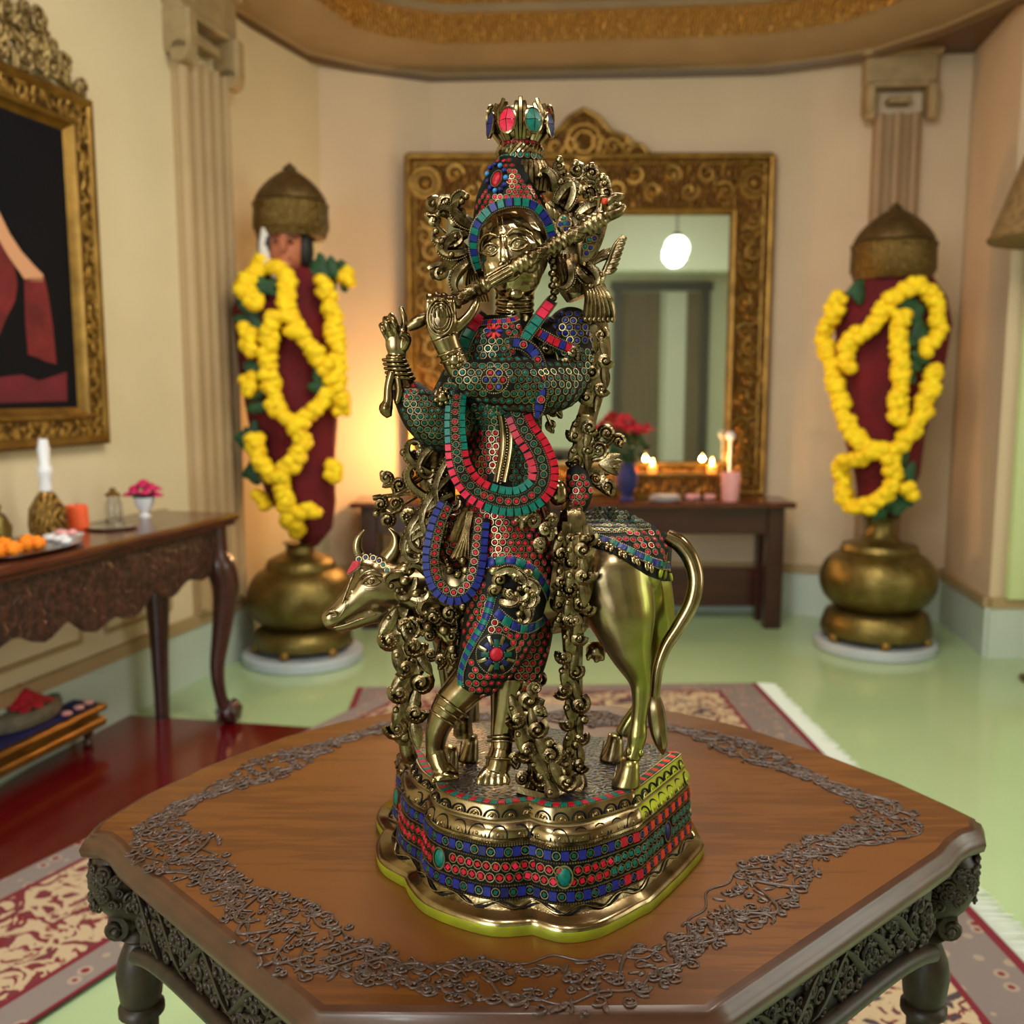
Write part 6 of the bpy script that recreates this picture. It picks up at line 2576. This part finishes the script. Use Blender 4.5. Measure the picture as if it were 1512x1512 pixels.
# dome of the headdress
cd = MB()
tubepx(cd, [(757, 372, 10, 50), (756, 345, 6, 55), (755, 318, 2, 55), (754, 296, -2, 50), (756, 275, -2, 42), (760, 256, 2, 33), (765, 234, 6, 24)], 5, 24)
cdf = fuse(cd, .0016, 3)
cbv = bvh_of(cdf)
fill(cdf, cbv, [(696, 346), (700, 318), (710, 285), (722, 250), (738, 230), (760, 234), (775, 258), (800, 280), (816, 312), (820, 345), (808, 330), (790, 304), (758, 292), (726, 304), (704, 334)], 8.6, [RED, RED, PINK], skip=[[(716, 272), (722, 246), (736, 238), (750, 250), (752, 270), (744, 288), (722, 288)], [(757, 236), (810, 236), (812, 280), (792, 284), (772, 262)]])
# brow medallion: red drop in a ring of blue beads
for k in range(11):
    a = k * 2 * PI / 11
    h = hit(cbv, 734 + math.cos(a) * 13, 264 + math.sin(a) * 19)
    if h:
        cdf.ball(h[0] + h[1] * 3 * K, 3.6 * K, (TURQ, BLUE, INDIGO)[k % 3], 9, 6)
h = hit(cbv, 734, 265)
Rm = Matrix(basis(h[1])).transposed()
cdf.ball(h[0] + h[1] * .0005, (7 * K, 11.5 * K, 5 * K), RED, 14, 8, Rm)
bead_line(cdf, [h[0] + h[1] * .002 + Rm @ V((math.cos(a) * 8.5 * K, math.sin(a) * 13 * K, 0)) for a in [k * PI / 12 for k in range(25)]], .0008)
# ribbed bun behind, rope, bead rows
for k in range(26):
    a = k * 2 * PI / 26
    cdf.tube([s(780 + math.cos(a) * r_, y + math.sin(a) * 3.5, 2 + math.sin(a) * r_) for r_, y in ((30, 284), (33, 272), (33, 260), (30, 249), (25, 241))], 3.6 * K, 7, CAST)
for (y, r_, tr_) in ((246, 33, 4), (241, 31, 3)):
    cdf.tube([s(768 + math.cos(a) * r_, y - math.sin(a) * 6, 8 - math.sin(a) * -r_) for a in [2 * PI * k / 32 for k in range(33)]], tr_ * K, 7, BR)
cdf.lathe([(30 * K, 0), (31 * K, .006), (29 * K, .014), (26 * K, .02), (25 * K, .03), (24 * K, .04)], s(768, 247, 8), 28, FIL)
for k in range(20):
    a = k * 2 * PI / 20
    n_ = V((math.cos(a), math.sin(a), .15)).normalized()
    stone(cdf, s(768, 236, 8) + V((math.cos(a) * 31 * K, math.sin(a) * 31 * K, 0)), n_, 4.2 * K, TEAL)
    stone(cdf, s(768, 216, 8) + V((math.cos(a) * 27 * K, math.sin(a) * 27 * K, 0)), n_, 4.0 * K, RED)
for k in range(30):
    a = k * 2 * PI / 30
    a2 = a + .35
    c0_ = s(768, 226, 8)
    cdf.tube([c0_ + V((math.cos(a) * 30 * K, math.sin(a) * 30 * K, -5 * K)), c0_ + V((math.cos((a + a2) / 2) * 33 * K, math.sin((a + a2) / 2) * 33 * K, 0)), c0_ + V((math.cos(a2) * 30 * K, math.sin(a2) * 30 * K, 6 * K))], 3 * K, 6, BR)
# lotus finial with cut stones
fc = s(768, 214, 8)
cdf.lathe([(22 * K, 0), (30 * K, 8 * K), (38 * K, 22 * K), (38 * K, 34 * K), (30 * K, 46 * K), (18 * K, 50 * K), (.001, 48 * K)], fc, 28, BR)
for k in range(8):
    a = -PI / 2 + (k + .5) * PI / 4
    d_ = V((math.cos(a), math.sin(a), 0))
    for o_ in (-.16, 0, .16):
        d2 = V((math.cos(a + o_ + PI / 8), math.sin(a + o_ + PI / 8), 0))
        cdf.tube([fc + d2 * 28 * K + V((0, 0, 2 * K)), fc + d2 * 40 * K + V((0, 0, 18 * K)), fc + d2 * 41 * K + V((0, 0, 36 * K)), fc + d2 * 33 * K + V((0, 0, (56 if o_ == 0 else 50) * K))], [3.2 * K, 4 * K, 4 * K, 3 * K], 6, BR)
    ball_c = fc + d_ * (47 if k not in (1, 6) else 46) * K + V((0, 0, (42 if k not in (1, 6, 0, 7) else 22) * K))
    nn = (d_ + V((0, 0, .12))).normalized()
    t_, u_, n_ = basis(nn)
    ring(cdf, ball_c - nn * 1 * K, nn, 12.5 * K, 1.6 * K, BR, 18, 5, 1.35)
    col = {6: TEAL, 7: BLUE, 0: TEAL, 1: BLUE}.get(k, RED)
    col = [TEAL, INDIGO, RED, TEAL, RED, TEAL, INDIGO, PINK][k]
    for sx in (-1, 1):
        for sy in (-1, 1):
            qv = []
            for j in range(4):
                th = j * PI / 6
                qv.append(ball_c + t_ * sx * (.5 + 11 * math.sin(th)) * K + u_ * sy * (.5 + 15.5 * math.cos(th)) * K + n_ * (1.2 * K))
            ctr = ball_c + t_ * sx * .5 * K + u_ * sy * .5 * K + n_ * 6 * K
            cdf.add([ctr] + qv, [(0, 1, 2), (0, 2, 3), (0, 3, 4)] if sx * sy < 0 else [(0, 2, 1), (0, 3, 2), (0, 4, 3)], col)
ballpx(cdf, 768, 162, -14, (7, 9, 7), BR, 12, 8)
crown_o = cdf.build('crown', INL, statue, smooth=45)
ribbon('brow_band', [(707, 400, -28, 11), (701, 380, -40, 13), (699, 358, -50, 14), (705, 332, -60, 14), (727, 308, -70, 14), (757, 299, -76, 14), (787, 304, -70, 14), (806, 324, -60, 14), (815, 350, -48, 13), (816, 366, -40, 11)], [(0, .78, 'tile', lambda t: (BLUE, TEAL)[int(t * 19) % 2]), (.46, 0, 'bead', None), (-.46, 0, 'bead', None)])

# ---------------------------------------------------------------- flute
f0, f1 = s(602, 484, -84), s(908, 312, -84)
fl = MB()
ax = (f1 - f0)
LN = ax.length
ux = ax.normalized()
fp, frad = [], []
bumps = [(.0, 7), (.03, 10), (.07, 9), (.09, 7)]
N = 150
for i in range(N + 1):
    t = i / N
    r_ = 9.2
    for c_, h_, w_ in ((.235, 3.2, .012), (.335, 3.6, .008), (.355, 3.6, .008), (.375, 3.2, .008), (.53, 3.6, .01), (.555, 4.2, .012), (.58, 3.6, .01), (.69, 3.0, .008), (.715, 3.8, .01), (.74, 3.4, .009), (.765, 2.6, .008), (.86, 3.6, .01), (.885, 4.6, .012), (.91, 4, .01), (.935, 3.4, .01)):
        r_ += h_ * math.exp(-((t - c_) / w_) ** 2)
    if t < .12:
        r_ = 6 + 3.5 * math.sin(PI * min(1, t / .10))
    fp.append(f0 + ax * t)
    frad.append(r_ * K)
fl.tube(fp, frad, 14)
for t0, t1 in ((.25, .33), (.6, .68), (.79, .85)):
    for hand in (-1, 1):
        for ph in range(6):
            pts = []
            for j in range(9):
                t = t0 + (t1 - t0) * j / 8
                a = hand * j / 8 * 2.2 + ph * PI / 3
                n1, n2, _ = basis(ux)
                pts.append(f0 + ax * t + (n1 * math.cos(a) + n2 * math.sin(a)) * 9.3 * K)
            fl.tube(pts, .9 * K, 5)
for ph in range(12):
    n1, n2, _ = basis(ux)
    a = ph * PI / 6
    fl.tube([f0 + ax * t + (n1 * math.cos(a) + n2 * math.sin(a)) * (9.2 + .5) * K for t in (.40, .45, .50)], 1.2 * K, 5)
# makara end
ballpx(fl, 905, 308, -84, (15, 14, 13), 0, 14, 10)
tubepx(fl, [(900, 318, -90, 8), (914, 312, -92, 7), (922, 304, -90, 4)], 4, 8)
tubepx(fl, [(896, 300, -90, 7), (908, 292, -92, 7), (920, 290, -90, 4)], 4, 8)
scroll(fl, 894, 284, -84, 9, -1, 4, 1.6, 1.2, (884, 306, -84))
ballpx(fl, 909, 300, -97, 3, 0, 8, 6)
fl.build('flute', [M['brasscast']], statue, smooth=60)
mbx = MB()
ballpx(mbx, 893, 297, -96, (4.5, 4.5, 4), 0, 10, 6)
mbx.build('flute_gem', [M['gorange']], statue, smooth=180)

# ---------------------------------------------------------------- scrollwork, each spray a part of its own
def part(name, mb, m='brasscast'):
    return mb.build(name, [M[m]], statue, smooth=60)


rs.seed(5)
# curls of hair left of the face
h = MB()
tubepx(h, [(704, 340, -10, 14), (690, 332, -14, 12), (676, 320, -18, 11), (662, 308, -20, 10), (652, 296, -20, 8)], 5, 12, flute=.16)
tubepx(h, [(706, 392, -8, 14), (690, 380, -14, 13), (672, 362, -18, 12), (662, 352, -18, 9)], 5, 12, flute=.16)
scroll(h, 640, 302, -26, 12, -1, 6, .3, 1.3, (660, 318, -20))
scroll(h, 660, 300, -30, 12, 1, 6.5, 2.6, 1.3, (672, 326, -20))
scroll(h, 677, 318, -26, 12, 1, 5.5, 2.6, 1.4, (690, 336, -16))
scroll(h, 640, 326, -24, 9, 1, 5, 4.4, 1.2, (658, 345, -18))
scroll(h, 672, 350, -32, 10, -1, 5.5, 1, 1.3, (690, 344, -18))
scroll(h, 655, 368, -26, 9, 1, 5, 5, 1.3, (674, 360, -20))
for k in range(7):
    a = 2.3 + k * .2
    tubepx(h, [(684 + k, 372 + k * 2, -22, 5), (664 - k, 380 + k * 2.5, -30 - k, 6), (648 - k * 1.4, 392 + k * 2, -28, 5), (638 + k * 1.6, 404 + k * 1.2, -24, 3.5), (640 + k * 2.6, 412 - k * .3, -20, 2)], 4, 8, flute=.18)
scroll(h, 650, 402, -34, 13, 1, 4, 4.2, 1.4, (676, 384, -22))
for k in range(6):
    tubepx(h, [(696 + k * 3, 384, -8, 4), (690 + k * 3, 404, -10, 4.5), (688 + k * 5, 424, -8, 4), (700 + k * 4, 446, -6, 3)], 4, 8, flute=.18)
ballpx(h, 700, 410, -2, (16, 34, 10))
for (x, y, L_, a_, hd_) in ((696, 336, 60, 3.6, 1), (690, 346, 56, 3.0, -1), (680, 330, 52, 4.3, -1), (676, 352, 50, 2.7, 1), (690, 372, 60, 2.8, 1), (694, 384, 70, 2.5, -1), (672, 312, 40, 4.6, 1)):
    comma(h, x, y, -26, L_, 10.5, a_, hd_, 0, True, 8.5)
part('hair_curls', h)
# crest of curls and bird right of the face
h = MB()
tubepx(h, [(812, 300, 6, 20), (826, 330, 6, 26), (838, 370, 4, 30), (846, 410, 2, 28), (856, 440, 0, 20)], 5, 14, flute=.1)
tubepx(h, [(806, 276, 10, 12), (820, 262, 8, 11), (836, 268, 4, 12)], 5, 10)
for (x, y, R, hd_, r_, a0, st_) in ((826, 246, 9, 1, 5, 1.5, (834, 282, 4)), (852, 252, 12, -1, 6.5, 1.2, (846, 290, 2)), (874, 256, 12, 1, 6.5, 2.0, (862, 292, 0)), (892, 272, 12, 1, 6, 2.4, (872, 300, 0)), (846, 276, 11, 1, 5.5, 3, (838, 304, 0)), (870, 284, 11, -1, 5.5, .2, (856, 312, -4)), (836, 300, 11, -1, 5, 1, (826, 330, -4)), (862, 312, 11, 1, 5, 3.5, (848, 340, -8)), (898, 292, 8, 1, 4.5, 3, (880, 316, -4)), (824, 280, 8, -1, 4.5, 1, (818, 304, 0)), (884, 304, 8, -1, 4.5, 1, (870, 324, -4))):
    scroll(h, x, y, -14, R, hd_, r_, a0, 1.35, st_, 0, True, True)
for (x, y) in ((826, 236), (850, 242), (874, 246), (890, 262)):
    ballpx(h, x, y, -18, 6, 0, 10, 7)
for k in range(5):
    leafpx(h, 806 + k * 9, 300 + k * 6, -22, 26, 7, 1.0 + .1 * k)
# ear drops and side locks
for k in range(9):
    ballpx(h, 816 + (k % 2) * 3, 368 + k * 9, -20, (7, 5.5, 7), 0, 10, 6)
for k in range(5):
    tubepx(h, [(824 + k * 6, 376, -24, 4.5), (828 + k * 5, 396, -28, 5), (832 + k * 5, 414, -26, 5), (828 + k * 7, 432, -22, 3)], 4, 8, flute=.18)
for (x, y, L_, a_, hd_) in ((820, 300, 60, -1.2, 1), (836, 310, 64, -1.0, -1), (852, 318, 60, -.8, 1), (866, 330, 54, -.6, -1), (830, 340, 56, -.7, 1), (844, 356, 56, -.5, -1), (818, 284, 50, -1.5, -1), (838, 384, 60, 1.2, 1), (850, 396, 60, 1.0, -1), (862, 390, 50, .5, 1)):
    comma(h, x, y, -24, L_, 9.5, a_, hd_, 0, True, 9)
part('hair_crest', h)
h = MB()
for k in range(7):
    leafpx(h, 862 + k * 3.4, 402 - k * 3, -20 - k * .5, 40 - abs(3 - k) * 3, 5, -1.15 + k * .12, 0, .1)
for k in range(7):
    y = 404 - k * 8
    leafpx(h, 893 + k * 3.4, y, -30, 20 - k, 5, -.45, 0, .2)
tubepx(h, [(888, 412, -26, 5), (898, 388, -28, 4), (908, 362, -28, 3), (920, 348, -26, 2)], 4, 8)
part('feather_plume', h)
# inlaid leaf above the bird
h = MB()
lf_ = [(858, 384), (858, 366), (866, 346), (880, 332), (892, 328), (888, 348), (880, 368), (868, 384)]
lc = [s(x, y, -40 - 5 * math.sin(i)) for i, (x, y) in enumerate(catmull(lf_, 3, True))]
lc2 = [p + V((.004, .006, 0)) for p in lc]
n = len(lc)
h.add(lc + lc2, [tuple(range(n))[::-1], tuple(range(n, 2 * n))] + [(i, (i + 1) % n, n + (i + 1) % n, n + i) for i in range(n)], CAST)
for (x, y, c_) in ((866, 374, BLUE), (864, 364, TEAL), (872, 366, BLUE), (870, 354, TEAL), (878, 352, BLUE), (876, 342, TEAL), (884, 340, TEAL)):
    stone(h, s(x, y, -46), V((0, -1, .1)), 4.2 * K, c_)
bead_line(h, lc + lc[:1], .0012)
h.build('inlaid_leaf', INL, statue, smooth=50)
h = MB()
for (x, y, c_) in ((832, 322, TEAL), (838, 330, BLUE), (828, 331, BLUE), (836, 338, INDIGO), (834, 330, TEAL)):
    stone(h, s(x, y, -48), V((0, -1, .1)), 4.4 * K, c_)
ballpx(h, 833, 330, -42, (12, 14, 5), CAST, 12, 8)
h.build('inlaid_rosette', INL, statue, smooth=50)
# tassel of locks on the right shoulder
h = MB()
tubepx(h, [(866, 412, -14, 16), (878, 428, -20, 17), (884, 446, -22, 15)], 4, 12)
for k in range(7):
    tubepx(h, [(862 + k * 4, 420, -32, 4), (868 + k * 5, 438, -38, 5), (866 + k * 6.4, 456, -36, 4.6), (864 + k * 7, 470, -32, 4)], 4, 8, flute=.18)
    ballpx(h, 864 + k * 6.8, 472, -33, 4.4, 0, 8, 6)
part('shoulder_tassel', h)
# twisting trunk with foliage down the right side
h = MB()
tubepx(h, [(878, 470, 6, 18), (886, 520, 8, 16), (880, 570, 8, 15), (866, 620, 4, 15), (860, 670, 0, 16), (858, 720, -4, 14)], 6, 12, flute=.14)
vine(h, [(872, 478, -14), (884, 520, -16), (882, 556, -16), (872, 600, -14)], (9, 12), 4.8, 15, 9, 0, 12)
vine(h, [(864, 612, -14), (858, 650, -16), (860, 690, -16)], (9, 12), 4.8, 14, 10, 0, 12)
part('foliage_trunk', h)
h = MB()
for (x, y, R, hd_, r_, a0, st_) in ((836, 540, 9, 1, 4.5, 3, (820, 520, -50)), (826, 560, 10, -1, 4.6, 1, (812, 540, -56)), (828, 586, 9, 1, 4.4, 3.6, (812, 570, -60)), (818, 608, 9, -1, 4.4, 0, (808, 592, -60)), (814, 628, 7, 1, 4, 2, (806, 610, -58)), (806, 516, 9, 1, 4, 3.4, (796, 506, -50)), (846, 520, 8, -1, 4, .4, (836, 512, -36))):
    scroll(h, x, y, -46, R, hd_, r_, a0, 1.35, st_, 0, True, True)
part('sleeve_scrolls', h)
# outspread spray at the right hip
h = MB()
for (x, y, R, hd_, r_, a0, st_) in ((896, 640, 11, 1, 5, 3.4, (860, 660, -10)), (914, 652, 9, 1, 4.6, 3.8, (886, 668, -14)), (884, 664, 14, -1, 5, 1.4, (862, 690, -10)), (906, 690, 9, 1, 4.6, 3.0, (876, 700, -12)), (880, 706, 13, 1, 5, 4.2, (860, 690, -12)), (896, 718, 10, -1, 4.6, .6, (872, 712, -14)), (868, 646, 9, -1, 4.5, 2, (858, 672, -12))):
    scroll(h, x, y, -20, R, hd_, r_, a0, 1.4, st_, 0, True, True)
for a in (-.5, -.2, .1, .45):
    leafpx(h, 884, 684, -22, 34, 7, a)
ballpx(h, 917, 656, -26, 6)
part('foliage_spray', h)
# big spray at the left hip
h = MB()
tubepx(h, [(650, 640, -10, 22), (640, 680, -10, 24), (646, 720, -10, 26), (650, 760, -12, 22)], 5, 12, flute=.12)
tubepx(h, [(638, 620, -4, 20), (632, 650, -6, 20), (640, 690, -8, 18)], 5, 12, flute=.14)
for (x, y, L_, r_, a_, hd_) in ((668, 668, 132, 9, 2.2, -1), (668, 700, 150, 10, 2.45, -1), (668, 730, 150, 10, 2.75, -1), (664, 760, 135, 9.5, 2.95, -1), (656, 782, 104, 8.5, 3.1, -1), (652, 650, 92, 8, 2.6, -1), (640, 700, 90, 8, 3.5, 1), (644, 740, 96, 8, 3.5, 1)):
    comma(h, x, y, -46, L_, r_, a_, hd_, 0, True, 12.5)
for (x, y, R, hd_, r_, a0, st_) in ((606, 676, 11, -1, 5, .6, (640, 690, -24)), (570, 706, 9, -1, 5, 1.0, (612, 712, -36)), (590, 716, 10, 1, 4.6, 2.4, (624, 706, -40)), (562, 744, 10, 1, 5, 4.6, (606, 728, -36)), (584, 744, 11, -1, 4.6, 1.4, (620, 730, -40)), (572, 768, 11, 1, 5, 4.6, (612, 750, -34)), (602, 764, 12, -1, 4.8, .4, (632, 744, -40)), (624, 672, 9, 1, 4.4, 3.0, (642, 662, -20)), (604, 700, 8, 1, 4, 2.0, (630, 694, -38)), (624, 770, 9, 1, 4.4, 4.2, (640, 748, -36)), (616, 690, 7, -1, 4, 1, (636, 684, -36))):
    scroll(h, x, y, -36, R, hd_, r_, a0, 1.4, st_, 0, True, True)
for (x, y) in ((556, 758), (566, 700), (596, 668), (612, 652)):
    ballpx(h, x, y, -38, 6)
part('foliage_spray', h)
# flowers and fruit between the cow's neck and the sash
h = MB()
rs.seed(8)
for k in range(16):
    x, y = 600 + (k % 4) * 15 + rs.uniform(-4, 4), 796 + (k // 4) * 26 + rs.uniform(-5, 5)
    comma(h, x, y, -42 + rs.uniform(-6, 4), rs.uniform(40, 52), rs.uniform(7.5, 9.5), rs.uniform(0, 6.3), rs.choice((-1, 1)), 0, k % 2 == 0, 9.5)
for (x, y, r_) in ((604, 812, 8), (628, 838, 9), (598, 858, 9), (614, 876, 8), (640, 866, 7), (644, 806, 8), (612, 786, 7)):
    ballpx(h, x, y, -52, (r_, r_ * .9, r_), 0, 11, 8)
part('flower_cluster', h)
h = MB()
vine(h, [(598, 896, -36), (586, 930, -40), (600, 960, -42), (612, 985, -40), (606, 1015, -38), (600, 1050, -38), (598, 1095, -30)], (13, 17), 6.4, 21, 13, 0, 15)
tubepx(h, [(598, 1090, -30, 10), (602, 1110, -26, 12), (606, 1120, -22, 12)], 4, 10)
ballpx(h, 598, 1085, -38, (11, 12, 11))
ballpx(h, 614, 1040, -44, (9, 10, 9))
scroll(h, 606, 930, -50, 16, 1, 5.5, 4.4, 1.5, (590, 896, -42), 0, True, True)
scroll(h, 610, 976, -48, 13, -1, 5, .4, 1.5, (598, 950, -44), 0, True, True)
part('foliage_column', h)
h = MB()
for (x, y, R, hd_, r_, a0, st_) in ((640, 912, 12, 1, 5, 3.4, (604, 912, -46)), (664, 906, 11, -1, 5, 1, (632, 900, -46)), (690, 918, 16, 1, 5.5, 3.2, (650, 930, -46)), (668, 940, 10, -1, 5, .6, (646, 926, -46)), (672, 968, 9, 1, 5, 2.4, (690, 940, -54)), (634, 938, 9, 1, 4.6, 4, (620, 910, -46)), (650, 975, 8, -1, 4.4, 1, (664, 950, -50)), (704, 900, 10, -1, 4.6, 2, (680, 900, -50)), (636, 966, 8, 1, 4.4, 1, (650, 945, -46)), (696, 942, 9, 1, 4.4, 0, (676, 926, -50))):
    scroll(h, x, y, -52, R, hd_, r_, a0, 1.45, st_, 0, True, True)
for (x, y, r_) in ((632, 926, 8), (656, 930, 9), (668, 958, 8), (684, 896, 7)):
    ballpx(h, x, y, -60, r_)
tubepx(h, [(640, 900, -20, 26), (660, 930, -20, 26), (680, 960, -22, 20), (664, 990, -20, 12)], 4, 10, flute=.1)
part('foliage_spray', h)
# blossoms on the hip inside the oval
h = MB()
for (x, y, r_) in ((730, 843, 9), (756, 843, 11), (778, 846, 9), (732, 868, 10), (762, 888, 11), (780, 900, 11), (768, 906, 8)):
    ballpx(h, x, y, -104, (r_, r_ * .9, r_ * .8), 0, 11, 8)
for (x, y, L_, a_, hd_) in ((730, 850, 50, -.6, 1), (752, 842, 46, .3, 1), (744, 870, 50, .8, -1), (766, 858, 44, 0, 1), (770, 886, 46, .9, 1), (784, 868, 40, 1.2, 1), (738, 886, 40, .4, -1)):
    comma(h, x, y, -102, L_, 9.5, a_, hd_, 0, True, 9)
for (x, y, R, hd_, a0) in ((738, 856, 9, 1, 2), (764, 852, 9, -1, 1), (788, 886, 9, 1, 3), (752, 876, 8, -1, 4), (776, 896, 8, 1, 0), (730, 872, 8, 1, 2)):
    scroll(h, x, y, -108, R, hd_, 4, a0, 1.4)
part('blossom_cluster', h)
h = MB()
for (x, y, R, hd_, r_, a0, st_) in ((786, 770, 14, 1, 5, 3.2, (770, 742, -60)), (806, 782, 10, -1, 5, .6, (784, 756, -60)), (798, 802, 8, 1, 4.6, 2, (806, 776, -64)), (772, 760, 9, -1, 4.4, 2, (764, 744, -60)), (815, 768, 8, 1, 4, 4, (800, 750, -50))):
    scroll(h, x, y, -82, R, hd_, r_, a0, 1.4, st_, 0, True, True)
part('waist_scrolls', h)
h = MB()
tubepx(h, [(670, 800, -76, 8), (680, 770, -76, 6), (690, 750, -72, 5)], 4, 8, flute=.2)
for k in range(5):
    tubepx(h, [(690 + k * 2, 755, -74, 3), (684 + k * 2, 790, -80, 3.6), (668 + k * 6, 824, -82, 3.2)], 4, 7, flute=.2)
for (x, y) in ((664, 842), (676, 848), (688, 842), (684, 828)):
    ballpx(h, x, y, -84, 7, 0, 9, 7)
part('waist_tassel', h)
# slender foliage post down to the pedestal on the right
h = MB()
tubepx(h, [(846, 735, -36, 8), (845, 752, -46, 15), (846, 770, -54, 20), (848, 830, -58, 21), (846, 900, -54, 19), (846, 960, -36, 15), (848, 1020, -6, 13), (850, 1070, -12, 12), (846, 1120, -24, 12), (842, 1180, -50, 12)], 6, 12, flute=.14)
vine(h, [(850, 790, -70), (852, 840, -74), (848, 900, -68), (844, 950, -48), (840, 1010, -26), (848, 1050, -22), (848, 1110, -30), (846, 1160, -44)], (10, 13), 5.4, 19, 9, 0, 12)
for (x, y, d_) in ((862, 795, -80), (856, 930, -66), (854, 945, -60), (862, 1062, -30), (850, 1100, -36), (846, 1130, -40)):
    ballpx(h, x, y, d_, 8, 0, 10, 7)
for k in range(5):
    leafpx(h, 842 + k * 4, 1060 + k * 4, -30, 34, 6, 1.4 + k * .08)
tubepx(h, [(838, 1194, -60, 9), (848, 1176, -54, 13), (856, 1156, -44, 12), (852, 1140, -36, 9)], 4, 10, flute=.2)
vine(h, [(836, 770, -62), (836, 830, -66), (834, 915, -60)], (9, 12), 5, 15, 8, 0, 13)
vine(h, [(862, 775, -60), (864, 850, -64), (858, 915, -58)], (8, 11), 4.8, 15, 7, 0, 12)
part('foliage_column', h)
h = MB()
tubepx(h, [(752, 1010, -30, 12), (768, 1050, -40, 16), (778, 1090, -46, 18), (800, 1130, -52, 18), (824, 1164, -58, 14), (838, 1184, -62, 10)], 6, 12, flute=.14)
vine(h, [(760, 1020, -50), (774, 1050, -58), (780, 1080, -62), (796, 1112, -66), (812, 1140, -70), (830, 1168, -72)], (13, 17), 6.2, 20, 13, 0, 13)
for (x, y, R, hd_, r_, a0, st_) in ((790, 1016, 9, 1, 5, 3, (766, 1020, -50)), (796, 1050, 8, -1, 4.6, 0, (778, 1050, -54)), (812, 1098, 8, 1, 5, 2, (794, 1104, -62)), (772, 1150, 12, -1, 5, .5, (786, 1110, -66)), (800, 1160, 13, 1, 5, 3, (786, 1130, -70)), (832, 1120, 8, 1, 4.6, 2, (812, 1124, -66)), (824, 1142, 8, -1, 4.4, 1, (808, 1130, -70)), (762, 1120, 9, 1, 4.6, 2, (776, 1090, -62))):
    scroll(h, x, y, -68, R, hd_, r_, a0, 1.4, st_, 0, True, True)
ballpx(h, 811, 1097, -74, 8)
ballpx(h, 830, 1112, -74, 7)
tubepx(h, [(764, 1166, -72, 7), (800, 1176, -76, 8), (836, 1186, -72, 7)], 4, 10, flute=.2)
part('foliage_spray', h)
# dark openwork behind the legs and the cow's chest
h = MB()
tubepx(h, [(700, 900, 10, 30), (706, 960, 6, 24), (690, 1020, 0, 18), (684, 1060, 10, 14), (684, 1085, 14, 16)], 5, 12, flute=.1)
vine(h, [(690, 960, -30), (700, 1000, -20), (770, 1000, 0), (790, 1010, 10)], (8, 11), 4.6, 15, 8, 0, 10)
part('foliage_support', h)
# ------------------------------------------------------------------ camera, lights, view
cam = bpy.data.cameras.new('camera')
co = bpy.data.objects.new('camera', cam)
COL.objects.link(co)
co.location = CAM
co.rotation_euler = (PI / 2 - PITCH, 0, 0)
cam.sensor_width = 36
cam.lens = F / 1512 * 36
cam.clip_start = .02
cam.dof.use_dof = True
cam.dof.focus_distance = 1.10
cam.dof.aperture_fstop = 4.2
sc.camera = co


def area(name, loc, target, size, power, color, sizey=None):
    l = bpy.data.lights.new(name, 'AREA')
    l.energy = power
    l.color = color
    l.size = size
    if sizey:
        l.shape = 'RECTANGLE'
        l.size_y = sizey
    o = bpy.data.objects.new(name, l)
    COL.objects.link(o)
    o.location = loc
    o.rotation_euler = (V(target) - V(loc)).to_track_quat('-Z', 'Y').to_euler()
    return o


def point(name, loc, power, color, r=.02):
    l = bpy.data.lights.new(name, 'POINT')
    l.energy = power
    l.color = color
    l.shadow_soft_size = r
    o = bpy.data.objects.new(name, l)
    COL.objects.link(o)
    o.location = loc
    return o


area('ceiling_panel_light', (.4, 2.6, 3.55), (.4, 2.6, 0), 1.6, 88, (1, .93, .80))
area('rear_fill_light', (-2.15, -2.3, 1.75), (-.6, 2, 1.4), 1.8, 75, (.92, .97, 1), 1.7)  # added fill in front of the rear glowing pane
area('side_fill_light', (4.15, 1.2, 1.7), (0, 2.2, 1.0), 1.6, 30, (.95, 1, .9), 2.0)  # added fill from the right, in front of the side pane
point('pendant_light', (1.78, 1.2, 2.9), 60, (1, .97, .9), .12)
point('rear_wall_fill', (-1.7, -1.5, 2.7), 45, (.95, 1, .95), .2)  # added fill to brighten the rear wall; no lamp hangs here
area('highlight_fill', (-1.1, -.1, 3.25), (0, 1.1, 1.2), .28, 16, (1, .95, .86))  # this and the next light are added for highlights on the brass
area('highlight_fill', (.12, -.1, 3.25), (0, 1.1, 1.2), .28, 16, (1, .95, .86))
w = bpy.data.worlds.new('world')
sc.world = w
w.use_nodes = True
w.node_tree.nodes['Background'].inputs[0].default_value = (.8, .9, 1, 1)
w.node_tree.nodes['Background'].inputs[1].default_value = .3
sc.view_settings.view_transform = 'Standard'
sc.view_settings.look = 'None'
sc.view_settings.exposure = .1
sc.view_settings.gamma = 1
sc.view_settings.use_curve_mapping = False
